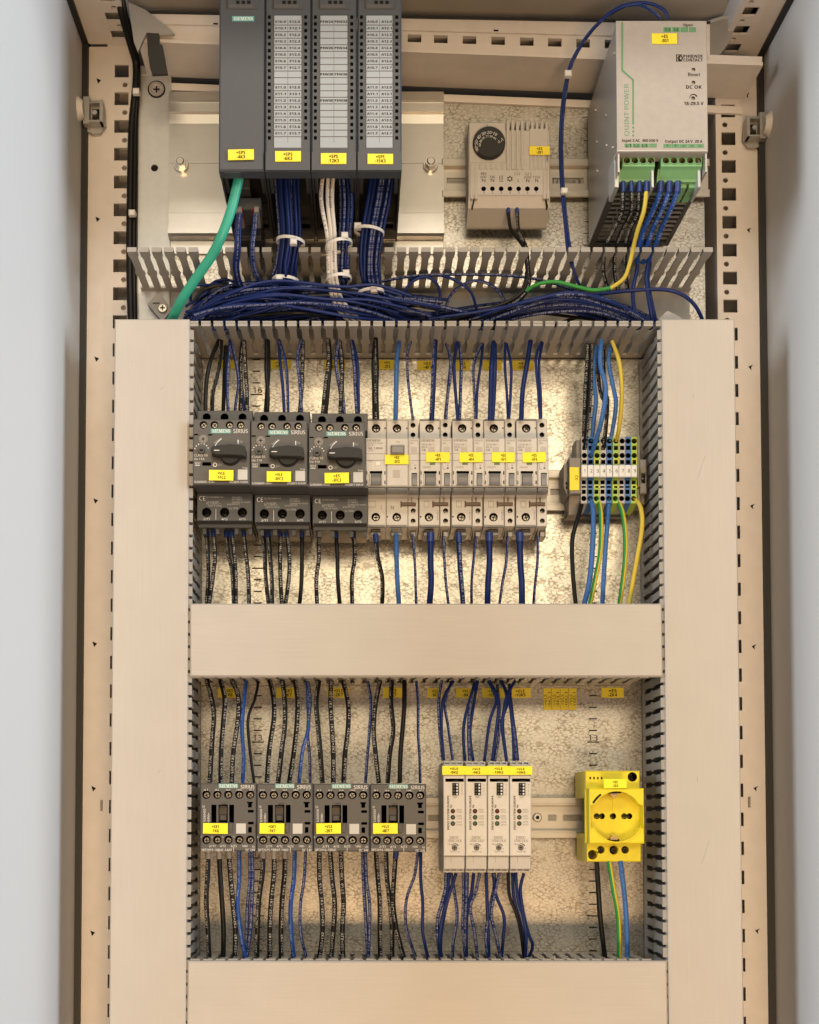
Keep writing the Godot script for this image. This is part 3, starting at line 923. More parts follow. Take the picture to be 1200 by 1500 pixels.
func lid(corner, label, tone):   # a flat cover with rolled edges, corners in picture order: upper left, upper right, lower right, lower left
	var z = 0.0832
	var p = []
	for c in corner: p.append(pt(c[0], c[1], z))
	var m = MB.new()
	var b = 0.0011
	var cen = (p[0] + p[1] + p[2] + p[3]) / 4.0
	var i = []
	var o = []
	var lo = []
	for k in 4:
		var s = Vector3(signf(p[k].x - cen.x), signf(p[k].y - cen.y), 0)
		i.append(p[k] - s * b)
		o.append(Vector3(p[k].x, p[k].y, z - b))
		lo.append(Vector3(p[k].x, p[k].y, z - 0.009))
	m.quad(i[3], i[2], i[1], i[0])
	for k in 4:
		var l = (k + 1) % 4
		m.quad(o[l], o[k], i[k], i[l])
		m.quad(lo[l], lo[k], o[k], o[l])
	var low = Vector3(0, 0, -0.0015)
	m.quad(i[0] + low, i[1] + low, i[2] + low, i[3] + low)
	return tag(obj("duct_cover", m, tone), label, "duct cover", "duct covers")

func ducts():
	finger()
	# wide open duct across the top of the plate
	var t = thing("cable_duct", "open grey slotted cable duct full of blue wires under the control modules", "cable duct", pt(600, 515, 0.0), "slotted cable ducts")
	var up = pt(193, 366, 0.08)
	row(t, Vector3(up.x, up.y, 0), Vector3.RIGHT, Vector3.UP, 48, [6, 12, 13, 16, 17, 19, 20])
	var dn = pt(193.5, 473, 0.08)
	row(t, Vector3(dn.x, dn.y, 0), Vector3.RIGHT, Vector3.DOWN, 48)
	var m = MB.new()
	m.box(up.x - 0.005, dn.y, 0.0002, up.x + 0.475, up.y, 0.0018)
	obj("floor", m, "duct", t)
	# the two upright ducts
	for s in 2:
		var x = pt(278.5 if s == 0 else 969.5, 700, 0.08).x
		var xo = pt(170 if s == 0 else 1076, 700, 0.08).x
		t = thing("cable_duct", "upright grey slotted cable duct at the left, under its long cover" if s == 0 else "upright grey slotted cable duct at the right, under its long cover", "cable duct", Vector3((x + xo) * 0.5, pt(600, LOW, 0).y, 0), "slotted cable ducts")
		var top = dn.y - 0.0045
		var out = Vector3.RIGHT if s == 0 else Vector3.LEFT
		row(t, Vector3(x, top - 0.005, 0), Vector3.DOWN, out, 61)
		m = MB.new()
		var w = [minf(x, xo), maxf(x, xo)]
		m.box(w[0], top - 0.61, 0.0002, w[1], top, 0.0018)
		m.box(xo - (0.0 if s == 0 else 0.0016), top - 0.61, 0.0018, xo + (0.0016 if s == 0 else 0.0), top, 0.0795)
		obj("channel", m, "duct", t)
	# duct between the two windows, and the one at the bottom
	t = thing("cable_duct", "level grey slotted cable duct between the breaker row and the contactor row", "cable duct", pt(600, 990, 0.0), "slotted cable ducts")
	var y = pt(600, 989, 0.08).y
	var yt = pt(600, 886, 0.08).y
	row(t, Vector3(dn.x + 0.054, y, 0), Vector3.RIGHT, Vector3.DOWN, 37)
	m = MB.new()
	m.box(dn.x + 0.049, y, 0.0002, dn.x + 0.419, yt, 0.0018)
	m.box(dn.x + 0.049, yt - 0.0016, 0.0018, dn.x + 0.419, yt, 0.0795)
	obj("channel", m, "duct", t)
	t = thing("cable_duct", "level grey slotted cable duct along the bottom edge of the picture", "cable duct", pt(600, 1500, 0.0), "slotted cable ducts")
	y = pt(600, 1409, 0.08).y
	row(t, Vector3(dn.x + 0.054, y, 0), Vector3.RIGHT, Vector3.UP, 37)
	m = MB.new()
	m.box(dn.x + 0.049, y - 0.06, 0.0002, dn.x + 0.419, y, 0.0018)
	obj("channel", m, "duct", t)
	lid([[168, 467], [277.5, 467], [271.5, LOW], [159, LOW]], "long upright beige duct cover on the left of both windows", "cover")
	lid([[970, 467], [1076.5, 467], [1091, LOW], [981, LOW]], "long upright beige duct cover on the right of both windows", "cover")
	lid([[278.3, 884], [969.8, 884], [971.3, 991], [278.3, 991]], "level beige duct cover between the breaker row and the contactor row", "cover_level")
	lid([[275, 1408], [977, 1408], [980, LOW], [273, LOW]], "level beige duct cover along the bottom, below the wires", "cover_level")
	# corner piece beside the top of the right cover
	m = MB.new()
	var pc = []
	for e in [[966, 466], [978, 455], [996, 464], [1003, 470], [966, 470]]:
		var q = pt(e[0], e[1], 0.06); pc.append(Vector2(q.x, q.y))
	m.ext(pc, 0.0585, 0.06)
	tag(obj("corner_piece", m, "duct"), "small pale corner piece at the top of the right upright cover", "corner piece")

func hole(px, py, z, rad, deep, grid = 1.1):   # a round opening, its radius in pixels
	var p = pt(px, py, z)
	var s = pxm(py, z)
	return {"x": p.x, "y": p.y, "r": rad * s, "w": rad * s * grid, "h": rad * s * grid, "d": deep}

func slot(px0, py0, px1, py1, z, deep):        # a rectangular opening
	var r = rc(px0, py0, px1, py1, z)
	return {"x": (r[0] + r[2]) * 0.5, "y": (r[1] + r[3]) * 0.5, "w": (r[2] - r[0]) * 0.5, "h": (r[3] - r[1]) * 0.5, "d": deep}

func block(m, x0, y0, x1, y1, z0, z1, b = 0.0006, holes = null, wall = null):
	var r = rc(x0, y0, x1, y1, z1)
	m.fb(r[0], r[1], z0, r[2], r[3], z1, b, holes, wall)

func part(called, x0, y0, x1, y1, z0, z1, tone, under, b = 0.0005):
	var m = MB.new()
	block(m, x0, y0, x1, y1, z0, z1, b)
	return obj(called, m, tone, under)

func screw(under, px, py, z, rad, tone = "steel", kind = "screw", turn = 0.5):   # a clamp screw seen inside its well; rad in pixels
	var p = pt(px, py, z)
	var s = pxm(py, z) * rad
	var base = place(under)
	var m = MB.new()
	m.cyl(base + Vector3(0, 0, -0.004), base, s, s * 0.86, 14)
	var o = obj(kind, m, tone, under)
	m = MB.new()
	var d = Vector3.RIGHT
	var e = Vector3.UP
	for k in 2:
		var a = d if k == 0 else e
		var b = e if k == 0 else -d
		var q = [-a * s * 0.7 - b * s * 0.16, a * s * 0.7 - b * s * 0.16, a * s * 0.7 + b * s * 0.16, -a * s * 0.7 + b * s * 0.16]
		for j in 4: q[j] += base + Vector3(0, 0, 0.0002 + 0.00005 * k)
		m.quad(q[0], q[1], q[2], q[3])
	obj("cross_recess", m, "shade_black", o)
	o.position = p - base
	o.rotation.z = rng.randf_range(0.0, 1.57)
	return o

func devices():
	controllers()
	thermostat()
	supply()
	starters()
	breakers()
	terminals()
	contactors()
	relays()
	outlet()
	# fitted by hand: nothing sits quite square, no two screws stop alike
	for c in get_children():
		var n = str(c.name)
		if n.begins_with("contactor") or n.begins_with("motor_starter") or n.begins_with("circuit_breaker") or n.begins_with("relay_module"):
			c.rotation.z = rng.randf_range(-0.0035, 0.0035)
			for k in c.get_children():
				if str(k.name).begins_with("terminal_screw") and not n.begins_with("relay"): k.rotation.z = rng.randf_range(0.0, 1.57)

func controllers():
	var edges = [320.5, 388.0, 455.5, 523.0, 589.0]
	var z = 0.138
	var names = [["=SPS", "-4K3"], ["=SPS", "-6K3"], ["=SPS", "-12K3"], ["=SPS", "-15K3"]]
	var labels = ["dark grey control module with plain front and green network cable, leftmost of four", "dark grey input module with printed label strip, second of the control modules from the left", "dark grey module with mostly blank label strip above the white wires", "dark grey output module with printed label strip, rightmost of the four control modules"]
	var tags = [[334, 218.5, 372, 234], [403, 221, 441, 236.5], [470, 224, 507.5, 240], [538.5, 225, 576, 240]]
	for k in 4:
		var x0 = edges[k] + 0.6
		var x1 = edges[k + 1] - 0.6
		var bot = 250.0 if k != 3 else 250.0
		var t = thing("control_module", labels[k], "control module", pt((x0 + x1) * 0.5, bot, 0.02), "control modules on the bright rail")
		var r = rc(x0, -60, x1, bot, z)
		# hollow housing: two cheeks, a back and, above the wiring space, the connector body
		var m = MB.new()
		m.box(r[0], r[1] + 0.002, 0.013, r[0] + 0.0014, r[3], z - 0.012)
		m.box(r[2] - 0.0014, r[1] + 0.002, 0.013, r[2], r[3], z - 0.012)
		m.box(r[0] + 0.0014, r[1] + 0.004, 0.013, r[2] - 0.0014, r[3], 0.03)
		m.box(r[0] + 0.0014, r[1] + 0.026, 0.03, r[2] - 0.0014, r[3], 0.10)
		for q in 3: m.box(r[0] + 0.004, r[1] + 0.006, 0.03, r[2] - 0.004, r[1] + 0.008, 0.033 + 0.004 * q)
		obj("housing", m, "dark_plastic", t)
		m = MB.new()
		m.box(r[0] + 0.0018, r[1] + 0.006, 0.09, r[0] + 0.0045, r[1] + 0.05, 0.118)
		obj("guide", m, "device_slate", t)
		m = MB.new()
		m.box(r[2] - 0.0045, r[1] + 0.006, 0.09, r[2] - 0.0018, r[1] + 0.05, 0.118)
		obj("guide", m, "device_slate", t)
		# front door, its lower edge bevelled
		m = MB.new()
		if k == 0:
			m.fb(r[0], r[1], z - 0.012, r[2], r[3], z, 0.0012)
			m.box(r[0] + 0.004, r[1] - 0.0006, z - 0.011, r[2] - 0.018, r[1], z - 0.002)
			obj("front_door", m, "controller_grey", t)
		else:
			var g0 = x0 + 12.5; var g1 = x1 - 12.5
			var win = slot(g0, 22, g1, 217, z, 0.0022)
			var hs = [win]
			for j in 19:
				var yy = 25.0 + 9.83 * j
				hs.append(slot(x0 + 3.8, yy - 2.5, x0 + 8.2, yy + 2.6, z, 0.004))
				hs.append(slot(x1 - 9.2, yy - 2.5, x1 - 4.8, yy + 2.6, z, 0.004))
			var wall = MB.new()
			m.fb(r[0], r[1], z - 0.012, r[2], r[3], z, 0.0012, hs, wall)
			var door = obj("front_door", m, "controller_grey", t)
			obj("vent_slots", wall, "dark_plastic", door)  # slot linings darker than the door, their shade in the colour
			# a raised lower panel with slanted shoulders
			m = MB.new()
			var pl = []
			for e in [[x0 + 0.8, 249.0], [x1 - 0.8, 249.0], [x1 - 0.8, 223.0], [x1 - 7.5, 219.0], [x0 + 7.5, 219.0], [x0 + 0.8, 223.0]]:
				var q = pt(e[0], e[1], z + 0.0008); pl.append(Vector2(q.x, q.y))
			m.ext(pl, z - 0.0002, z + 0.0008)
			obj("door_shoulder", m, "controller_grey", door)
			# paper strip in its window
			var strip_o = part("label_strip", g0 + 0.4, 22.4, g1 - 0.4, 216.5, z - 0.002, z - 0.0004, "strip", t, 0.0002)
			m = MB.new()
			var w = MB.new()
			for j in 19:
				var yy = 36.3 + 9.62 * j
				var a = pt(g0 + 0.6, yy, z); var b = pt(g1 - 0.6, yy, z)
				if j < 18: m.box(a.x, a.y - 0.00026, z - 0.0005, b.x, a.y + 0.00026, z - 0.0002)
				var c = pt((g0 + g1) * 0.5, yy - 4.8, z)
				m.box(c.x - 0.00015, c.y - 0.0021, z - 0.0005, c.x + 0.00015, c.y + 0.0021, z - 0.0003)
				var left = ""
				var right = ""
				if k == 2:
					if j % 4 == 0 and j < 16:
						left = "PEW%d" % [24, 26, 28, 30][j / 4]; right = "PEW%d" % [32, 34, 36, 38][j / 4]
				elif j < 8 or (j >= 10 and j < 18):
					var ch = "E" if k == 1 else "A"
					left = "%s%d.%d" % [ch, 10 if j < 8 else 11, j if j < 8 else j - 10]
					right = "%s%d.%d" % [ch, 12 if j < 8 else 13, j if j < 8 else j - 10]
				var hw = 7.6 if k != 2 else 9.2
				var mid = (g0 + g1) * 0.5
				if left:
					write(w, left, mid - 10.4 - hw, mid - 10.4 + hw, yy - 4.4, 3.6, z - 0.0004, sansb)
					write(w, right, mid + 10.4 - hw, mid + 10.4 + hw, yy - 4.4, 3.6, z - 0.0004, sansb)
			obj("ruling", m, "grey_ink", strip_o)
			obj("lettering", w, "ink", strip_o)
		# the little display window at the top
		var d = part("display_window", x0 + 11, -14, x1 - 9.5, 13.2, z - 0.0005, z + 0.0006, "device_slate", t, 0.0004)
		part("inner_pane", x0 + 12.2, -12, x1 - 10.7, 12.2, z, z + 0.0009, "controller_grey", d, 0.0003)
		for j in 3:
			part("status_lamp_lens", x0 + 25 + 8 * j, 0.6, x0 + 30 + 8 * j, 5.2, z, z + 0.0013, "shade_black", d, 0.0002)
		part("print_patch", x0 + 13.5, 6.6, x0 + 50, 11.2, z, z + 0.00105, "device_grey", d, 0.0001)
		sticker(t, tags[k][0], tags[k][1], tags[k][2], tags[k][3], z + 0.0016, names[k], "yellow", 0.30, 0.0, 0.42)
		if k == 0:
			var b = part("brand_plate", 340, 23.5, 372.5, 31, z, z + 0.0003, "teal", t, 0.0001)
			m = MB.new()
			write(m, "SIEMENS", 342.5, 370.5, 27.3, 4.6, z + 0.0003, serif)
			obj("lettering", m, "white_ink", b)
			# plug of the green cable, supply plug with red levers
			part("plug_block", 346, 289, 382, 306, 0.07, 0.098, "device_slate", t, 0.001)
			part("plug_body", 352, 312, 384, 352, 0.03, 0.062, "dark_plastic", t, 0.001)
			part("plug_rib", 353, 345, 383, 347, 0.062, 0.064, "device_slate", t)
			for e in [[345, 302, 354, 310], [372, 302, 379, 310]]: part("ferrule_clamp", e[0], e[1], e[2], e[3], 0.07, 0.099, "end_grey", t)
			for e in [[354.5, 304, 356, 308], [368, 304, 370, 308]]: part("red_mark", e[0], e[1], e[2], e[3], 0.07, 0.0984, "red", t)
			part("frame_bar", 346, 262, 366, 276, 0.05, 0.1, "device_slate", t)

func thermostat():
	var t = thing("thermostat", "beige cabinet thermostat with black temperature dial and ribbed front", "thermostat", pt(746, 310, 0.0))
	var z = 0.040
	var m = MB.new()
	var back = rc(683, 186, 804, 317, 0.010)
	m.fb(back[0], back[1], 0.0076, back[2], back[3], 0.014, 0.0015)
	var r = rc(686.5, 178.5, 806, 300, z)
	var hs = []
	for k in 7: hs.append(hole(708.5 + 12.85 * k, 276.5, z, 3.5, 0.012))
	var wall = MB.new()
	# the foot slants back below the terminals
	var cut = pt(746, 286.5, z).y
	m.fb(r[0], cut, 0.012, r[2], pt(746, 190, z).y, z, 0.0008, hs, wall)
	var side_poly = [Vector2(0.012, cut), Vector2(z - 0.001, cut), Vector2(z - 0.006, cut - 0.008), Vector2(0.015, cut - 0.016), Vector2(0.012, cut - 0.016)]
	m.side(side_poly, r[0], r[2])
	block(m, 687, 178.8, 741, 191, 0.012, z, 0.0008)
	obj("body", m, "thermostat", t)
	obj("terminal_well", wall, "shade_black", t)
	# ribs: tall ones right of the dial, short ones below it
	for k in 9:
		var x = 742.0 + 7.05 * k
		if k < 4: part("rib", x, 177.0, x + 4.6, 248, 0.014, z + 0.0014, "thermostat", t, 0.0005)
		elif k < 9: part("rib", x + 0.6, 178.0, x + 4.8, 190 if k < 8 else 248, 0.014, z + 0.0008, "thermostat", t, 0.0005)
	for k in 5: part("rib", 776.0 + 6.0 * k, 226, 780.0 + 6.0 * k, 248, z - 0.001, z + 0.0008, "thermostat", t, 0.0005)
	for k in 7: part("rib", 703.0 + 8.0 * k - 0.7, 240, 707.6 + 8.0 * k - 0.7, 248, z - 0.001, z + 0.0008, "thermostat", t, 0.0005)
	for x in [689.0, 695.5, 795.5, 801.0]: part("rib", x, 240, x + 4.0, 291, z - 0.003, z + 0.0007, "thermostat", t, 0.0005)
	part("plain_field", 776, 188, 803, 215, z - 0.001, z + 0.0009, "thermostat", t, 0.0004)
	part("dial_field", 687.2, 179.3, 741, 238, z - 0.001, z + 0.0009, "thermostat", t, 0.0006)
	# dial
	var c = pt(716, 212.4, z)
	m = MB.new()
	var R = 23.8 * pxm(212, z)
	m.cyl(Vector3(c.x, c.y, z), Vector3(c.x, c.y, z + 0.0045), R, R * 0.985, 48)
	m.cyl(Vector3(c.x, c.y, z + 0.0045), Vector3(c.x, c.y, z + 0.0055), R * 0.985, R * 0.95, 48)
	var dial = obj("dial", m, "rubber", t)
	m = MB.new()
	var zd = z + 0.0055
	var outer = ["10", "20", "30", "40", "50", "60"]
	var s = pxm(212, zd)
	for k in 6:
		var a = deg_to_rad(62.0 + 26.5 * k)
		var p = Vector2(cos(a), -sin(a)) * 19.0
		write(m, outer[k], 716.4 + p.x - 3.0, 716.4 + p.x + 3.0, 213 + p.y, 4.0, zd, sans, a - PI / 2)
		var a2 = deg_to_rad(76.0 + 26.5 * k)
		var d = Vector2(cos(a2), -sin(a2)) * 19.8
		var q = pt(716.4 + d.x, 213 + d.y, zd + 0.0001)
		m.cyl(q, q + Vector3(0, 0, 0.0001), 0.0003, 0.0003, 6)
		if k < 6:
			var a3 = deg_to_rad(52.0 + 25.0 * k)
			var p3 = Vector2(cos(a3), -sin(a3)) * 13.5
			write(m, ["41", "59", "77", "95", "86", "68"][k] if k != 3 else "95", 716.4 + p3.x - 2.2, 716.4 + p3.x + 2.2, 213 + p3.y, 2.8, zd, sans, a3 - PI / 2)
	write(m, "°C", 733, 738, 205, 3.6, zd, sans, -1.0)
	write(m, "°F", 728.5, 733, 208, 3.2, zd, sans, -0.9)
	obj("lettering", m, "white_ink", dial)
	# print
	m = MB.new()
	write(m, "48V", 704, 713, 254.3, 3.6, z); write(m, "60V", 704, 713, 259.2, 3.6, z); write(m, "N", 706, 711, 264.2, 4.4, z)
	write(m, "24V", 717, 725.5, 259.2, 3.8, z); write(m, "N", 719, 724, 264.2, 4.4, z)
	for k in 3:
		var q = pt(732.0 + 2.2 * k, 260.5, z)
		m.box(q.x - 0.0002, q.y - 0.002, z, q.x + 0.0002, q.y + 0.002, z + 0.00015)
	var f0 = pt(734.4, 265.5, z)
	m.box(f0.x - 0.0018, f0.y - 0.0002, z, f0.x + 0.0018, f0.y + 0.0002, z + 0.00015)
	var f1 = pt(747, 262, z)
	for k in 6:
		var dd = Vector2.from_angle(TAU * k / 6.0 + 0.52) * 0.0022
		m.cyl(Vector3(f1.x + dd.x, f1.y + dd.y, z), Vector3(f1.x + dd.x, f1.y + dd.y, z + 0.00015), 0.00045, 0.00045, 8)
	m.ring(Vector3(f1.x, f1.y, z), 0.0013, 0.0019, 0.0, 0.00015, 16)
	write(m, "[ L1", 754, 761.5, 254.6, 3.6, z); write(m, "L", 758.5, 761.5, 264.6, 4.4, z)
	write(m, "L2 ]", 770, 778, 254.6, 3.6, z); write(m, "250V", 767.5, 778.5, 259.6, 3.4, z); write(m, "N", 771, 775.5, 264.6, 4.4, z)
	write(m, "115V", 780.5, 791.5, 259.6, 3.4, z); write(m, "N", 784, 788.5, 264.6, 4.4, z)
	for k in 7: write(m, str(k + 1), 707.8 + 12.85 * k, 709.8 + 12.85 * k, 282.3, 3.0, z)
	var n0 = pt(713.0, 185.2, z + 0.001)
	m.quad(n0 + Vector3(-0.0002, 0.0017, 0), n0 + Vector3(0.0008, -0.0006, 0), n0 + Vector3(0.0012, -0.0005, 0), n0 + Vector3(0.0002, 0.0018, 0))
	obj("lettering", m, "ink", t)
	# wire entry hood with half-round mouths
	m = MB.new()
	var h0 = rc(703, 286.5, 791, 296, z - 0.003)
	m.side([Vector2(z - 0.0004, h0[3]), Vector2(z - 0.0036, h0[3]), Vector2(z - 0.010, h0[1] - 0.002), Vector2(z - 0.006, h0[1] - 0.002)], h0[0], h0[2])
	obj("entry_hood", m, "thermostat", t)
	for k in 7:
		m = MB.new()
		var q = pt(707.5 + 12.6 * k, 296, 0.034)
		m.cyl(Vector3(q.x, q.y + 0.002, 0.0325), Vector3(q.x, q.y - 0.0045, 0.0300), 0.0033, 0.0035, 14)
		obj("entry_mouth", m, "thermostat", t)
	for x in [693.5, 800.5]:
		m = MB.new()
		var q = pt(x, 297, 0.038)
		var l = 0.0008 if x < 700 else -0.0008
		m.ext([Vector2(q.x - 0.0005 + l, q.y + 0.0035), Vector2(q.x + 0.0006 + l, q.y + 0.0035), Vector2(q.x + 0.0006 - l, q.y - 0.0035), Vector2(q.x - 0.0005 - l, q.y - 0.0035)], 0.03, 0.0385)  # black piece standing for the shade in the slot
		obj("latch_slot", m, "shade_black", t)
	sticker(t, 775.5, 213.8, 805.5, 226.6, z + 0.0022, ["=ES", "-2B1"], "yellow", 0.29, 0.0, 0.38)

func supply():
	var t = thing("power_supply", "deep beige and silver power supply with green plug connectors and bold print", "power supply", pt(960, 360, 0.01))
	var z = 0.135
	var x0 = 903.5
	var x1 = 1036.5
	var r = rc(x0, 30, x1, 222.5, z)
	var low = pt(960, 273, 0.115).y
	# housing: cheeks, top, back, pierced floor
	var m = MB.new()
	m.box(r[0] + 0.0006, low + 0.002, 0.009, r[0] + 0.002, r[3] - 0.001, 0.1335)
	m.box(r[2] - 0.002, low + 0.002, 0.009, r[2] - 0.0006, r[3] - 0.001, 0.1335)
	m.box(r[0] + 0.002, r[3] - 0.0025, 0.009, r[2] - 0.002, r[3] - 0.001, 0.112)
	m.box(r[0] + 0.002, low + 0.002, 0.009, r[2] - 0.002, r[3] - 0.0025, 0.011)
	var body = obj("housing", m, "sheet_metal", t)
	m = MB.new()
	for e in [[0.09, 0.05], [0.09, 0.075], [0.05, 0.075], [0.045, 0.02], [0.115, 0.09], [0.125, 0.02], [0.05, 0.05]]:
		var q = Vector3(r[0] + 0.0006, r[3] - e[1], e[0])
		m = MB.new()
		m.cyl(q, q - Vector3(0.0008, 0, 0), 0.0018, 0.0012, 10)
		obj("rivet", m, "steel", body)
	# floor: frame and bars
	m = MB.new()
	var w0 = r[0] + 0.0007; var w1 = r[2] - 0.0007
	var yb = low + 0.0005
	m.box(w0, yb, 0.0095, w0 + 0.005, yb + 0.0015, 0.112)
	m.box(w1 - 0.004, yb, 0.0095, w1, yb + 0.0015, 0.112)
	m.box(w0 + 0.005, yb, 0.0095, w1 - 0.004, yb + 0.0015, 0.016)
	m.box(w0 + 0.005, yb, 0.104, w1 - 0.004, yb + 0.0015, 0.112)
	obj("floor_frame", m, "device_slate", t)
	for k in 11:
		m = MB.new()
		var zz = 0.0225 + 0.0077 * k
		for j in 3:
			var a = lerpf(w0 + 0.005, w1 - 0.004, j / 3.0)
			var b = lerpf(w0 + 0.005, w1 - 0.004, (j + 1) / 3.0)
			if j == 1:
				for i in 4:
					var u0 = lerpf(a, b, i / 4.0); var u1 = lerpf(a, b, (i + 1) / 4.0)
					var d0 = 0.0025 if i % 2 == 0 else -0.0005
					var d1 = -0.0005 if i % 2 == 0 else 0.0025
					m.quad(Vector3(u0, yb + 0.0002, zz + d0), Vector3(u1, yb + 0.0002, zz + d1), Vector3(u1, yb + 0.0002, zz + d1 + 0.0011), Vector3(u0, yb + 0.0002, zz + d0 + 0.0011))
			else: m.box(a, yb, zz, b, yb + 0.0013, zz + 0.0013)
		m.box(lerpf(w0, w1, 0.33 + 0.02 * (k % 2)), yb + 0.0002, zz, lerpf(w0, w1, 0.345 + 0.02 * (k % 2)), yb + 0.0012, zz + 0.0077)
		m.box(lerpf(w0, w1, 0.16 + 0.03 * (k % 2)), yb + 0.0002, zz, lerpf(w0, w1, 0.17 + 0.03 * (k % 2)), yb + 0.0012, zz + 0.0077)
		m.box(lerpf(w0, w1, 0.80 - 0.03 * (k % 2)), yb + 0.0002, zz, lerpf(w0, w1, 0.81 - 0.03 * (k % 2)), yb + 0.0012, zz + 0.0077)
		obj("grille_bar", m, "sheet_metal", t)
	m = MB.new()
	m.box(w0 + 0.003, yb + 0.018, 0.012, w1 - 0.003, yb + 0.02, 0.105)
	obj("inner_board", m, "dark_plastic", t)
	# front plate
	m = MB.new()
	var hs = [hole(1016.0, 102, z, 2.9, 0.004), hole(1016, 121, z, 2.9, 0.004), hole(1015.5, 144.0, z, 3.0, 0.004)]
	var wall = MB.new()
	m.fb(r[0], r[1], z - 0.0018, r[2], r[3], z, 0.0005, hs, wall)
	m.box(r[0], r[1] - 0.0002, z - 0.014, r[2], r[1] + 0.0016, z - 0.0018)
	var front = obj("front_plate", m, "supply_front", t)
	obj("lamp_recess", wall, "mechanism", front)  # dark lining, the shade of the recess in its colour
	part("front_edge", x0 + 0.5, 219.8, x1, 221.6, z, z + 0.0004, "zinc_smooth", front, 0.0002)
	# guards either side of the plugs
	for x in [[900.5, 906.5], [954.5, 958], [1022.5, 1026.5]]:
		part("plug_guard", x[0], 227, x[1], 274, 0.10, 0.124, "zinc_smooth", t, 0.0003)
	# plugs
	for s in 2:
		var a = [908.0, 957.5][s]; var b = [958.0, 1025.0][s]
		var n_p = 4 + s
		m = MB.new()
		var zt = 0.127
		var p0 = [912.0, 968.5][s]; var p1 = [959.5, 1028.5][s]
		var rr = rc(p0, 228.5, p1, 244, zt)
		var hh = []
		for k in n_p: hh.append(hole([918.2, 975.5][s] + 11.85 * k, 235.5, zt, 5.0, 0.008, 1.06))
		var wl = MB.new()
		m.fb(rr[0], rr[1], 0.10, rr[2], rr[3], zt, 0.0003, hh, wl)
		m.side([Vector2(0.10, rr[1]), Vector2(zt - 0.001, rr[1]), Vector2(zt - 0.0035, rr[1] - 0.0012), Vector2(zt - 0.0095, pt(940, 264, zt - 0.0095).y), Vector2(0.10, pt(940, 264, zt - 0.0095).y)], rr[0], rr[2])
		m.side([Vector2(0.095, pt(940, 262, 0.115).y), Vector2(0.122, pt(940, 262, 0.115).y + 0.004), Vector2(0.117, pt(940, 266.5, 0.117).y), Vector2(0.095, pt(940, 266.5, 0.117).y)], rr[0] - 0.0012, rr[2] - 0.001)
		var plug = obj("green_plug", m, "connector_green", t)
		obj("clamp_wells", wl, "shade_green", plug)
		for k in n_p:
			var c = pt([918.2, 975.5][s] + 11.85 * k, 235.5, zt)
			m = MB.new()
			m.ring(Vector3(c.x, c.y, zt), 0.0025, 0.0030, 0.0, 0.0006, 20)
			obj("clamp_rim", m, "connector_green", plug)
			m = MB.new()
			m.cyl(Vector3(c.x + 0.0004, c.y, zt - 0.008), Vector3(c.x + 0.0004, c.y, zt - 0.004), 0.0019, 0.0017, 10)
			obj("clamp_screw", m, "mechanism", plug)
		if s == 1:
			for k in 2: part("empty_socket", 996 + 13 * k, 266, 1006 + 13 * k, 275, 0.09, 0.114, "connector_green", plug)
	for k in 4:
		m = MB.new()
		var q = pt(971 + 12.3 * k, 29, 0.128)
		m.cyl(Vector3(q.x, q.y - 0.004, 0.108), Vector3(q.x, q.y - 0.004, 0.128), 0.0028, 0.0028, 14)
		obj("top_plug", m, "connector_green", t)
	# print on the front
	m = MB.new()
	var P = func(x, y): return pt(x, y, z + 0.0002)
	for seg in [[[911.5, 33], [911.5, 103]], [[911.5, 103], [927.5, 117]], [[927.5, 117], [927.5, 182]]]:
		var a = P.call(seg[0][0], seg[0][1]); var b = P.call(seg[1][0], seg[1][1])
		var d = (b - a).normalized() * 0.00055
		var e = Vector3(-d.y, d.x, 0) * 1.25
		m.quad(a - e - d * 0.3, b - e + d * 0.3, b + e + d * 0.3, a + e - d * 0.3)
	for k in 3:
		var a = P.call(927.7, 186.8 + 5.8 * k)
		m.quad(a + Vector3(-0.0007, -0.0008, 0), a + Vector3(0.0007, -0.0008, 0), a + Vector3(0.0007, 0.0008, 0), a + Vector3(-0.0007, 0.0008, 0))
	write(m, "QUINT POWER", 917.7 - 39, 917.7 + 39, 161, 6.4, z, sans, PI / 2)
	obj("green_print", m, "green_ink", front)
	m = MB.new()
	for e in [[[972, 40, 983.5, 47.2], "13"], [[985, 40, 995.5, 47.2], "14"], [[997, 40, 1008, 47.2], "Ω"], [[1009.5, 40, 1019.5, 47.2], "⊥"]] + [[[915, 210.5, 926, 216], "L1"], [[927, 210.5, 938, 216], "L2"], [[939, 210.5, 950, 216], "L3"], [[951, 210.5, 962, 216], "⏚"], [[972, 211, 983.5, 216.5], "+"], [[984, 211, 995.5, 216.5], "+"], [[996, 211, 1007, 216.5], "–"], [[1008, 211, 1019, 216.5], "–"], [[1020, 211, 1031, 216.5], "–"]]:
		var q = rc(e[0][0], e[0][1], e[0][2], e[0][3], z)
		m = MB.new()
		m.box(q[0], q[1], z - 0.0002, q[2], q[3], z + 0.0002)
		obj("green_field", m, "green_ink", front)
	m = MB.new()
	for e in [[[972, 40, 983.5, 47.2], "13"], [[985, 40, 995.5, 47.2], "14"]] + [[[915, 210.5, 926, 216], "L1"], [[927, 210.5, 938, 216], "L2"], [[939, 210.5, 950, 216], "L3"], [[972, 211, 983.5, 216.5], "+"], [[984, 211, 995.5, 216.5], "+"], [[996, 211, 1007, 216.5], "-"], [[1008, 211, 1019, 216.5], "-"], [[1020, 211, 1031, 216.5], "-"]]:
		var c = (e[0][0] + e[0][2]) * 0.5
		var hw = 3.6 if e[1].length() > 1 else (1.6 if e[1] == "+" else 1.4)
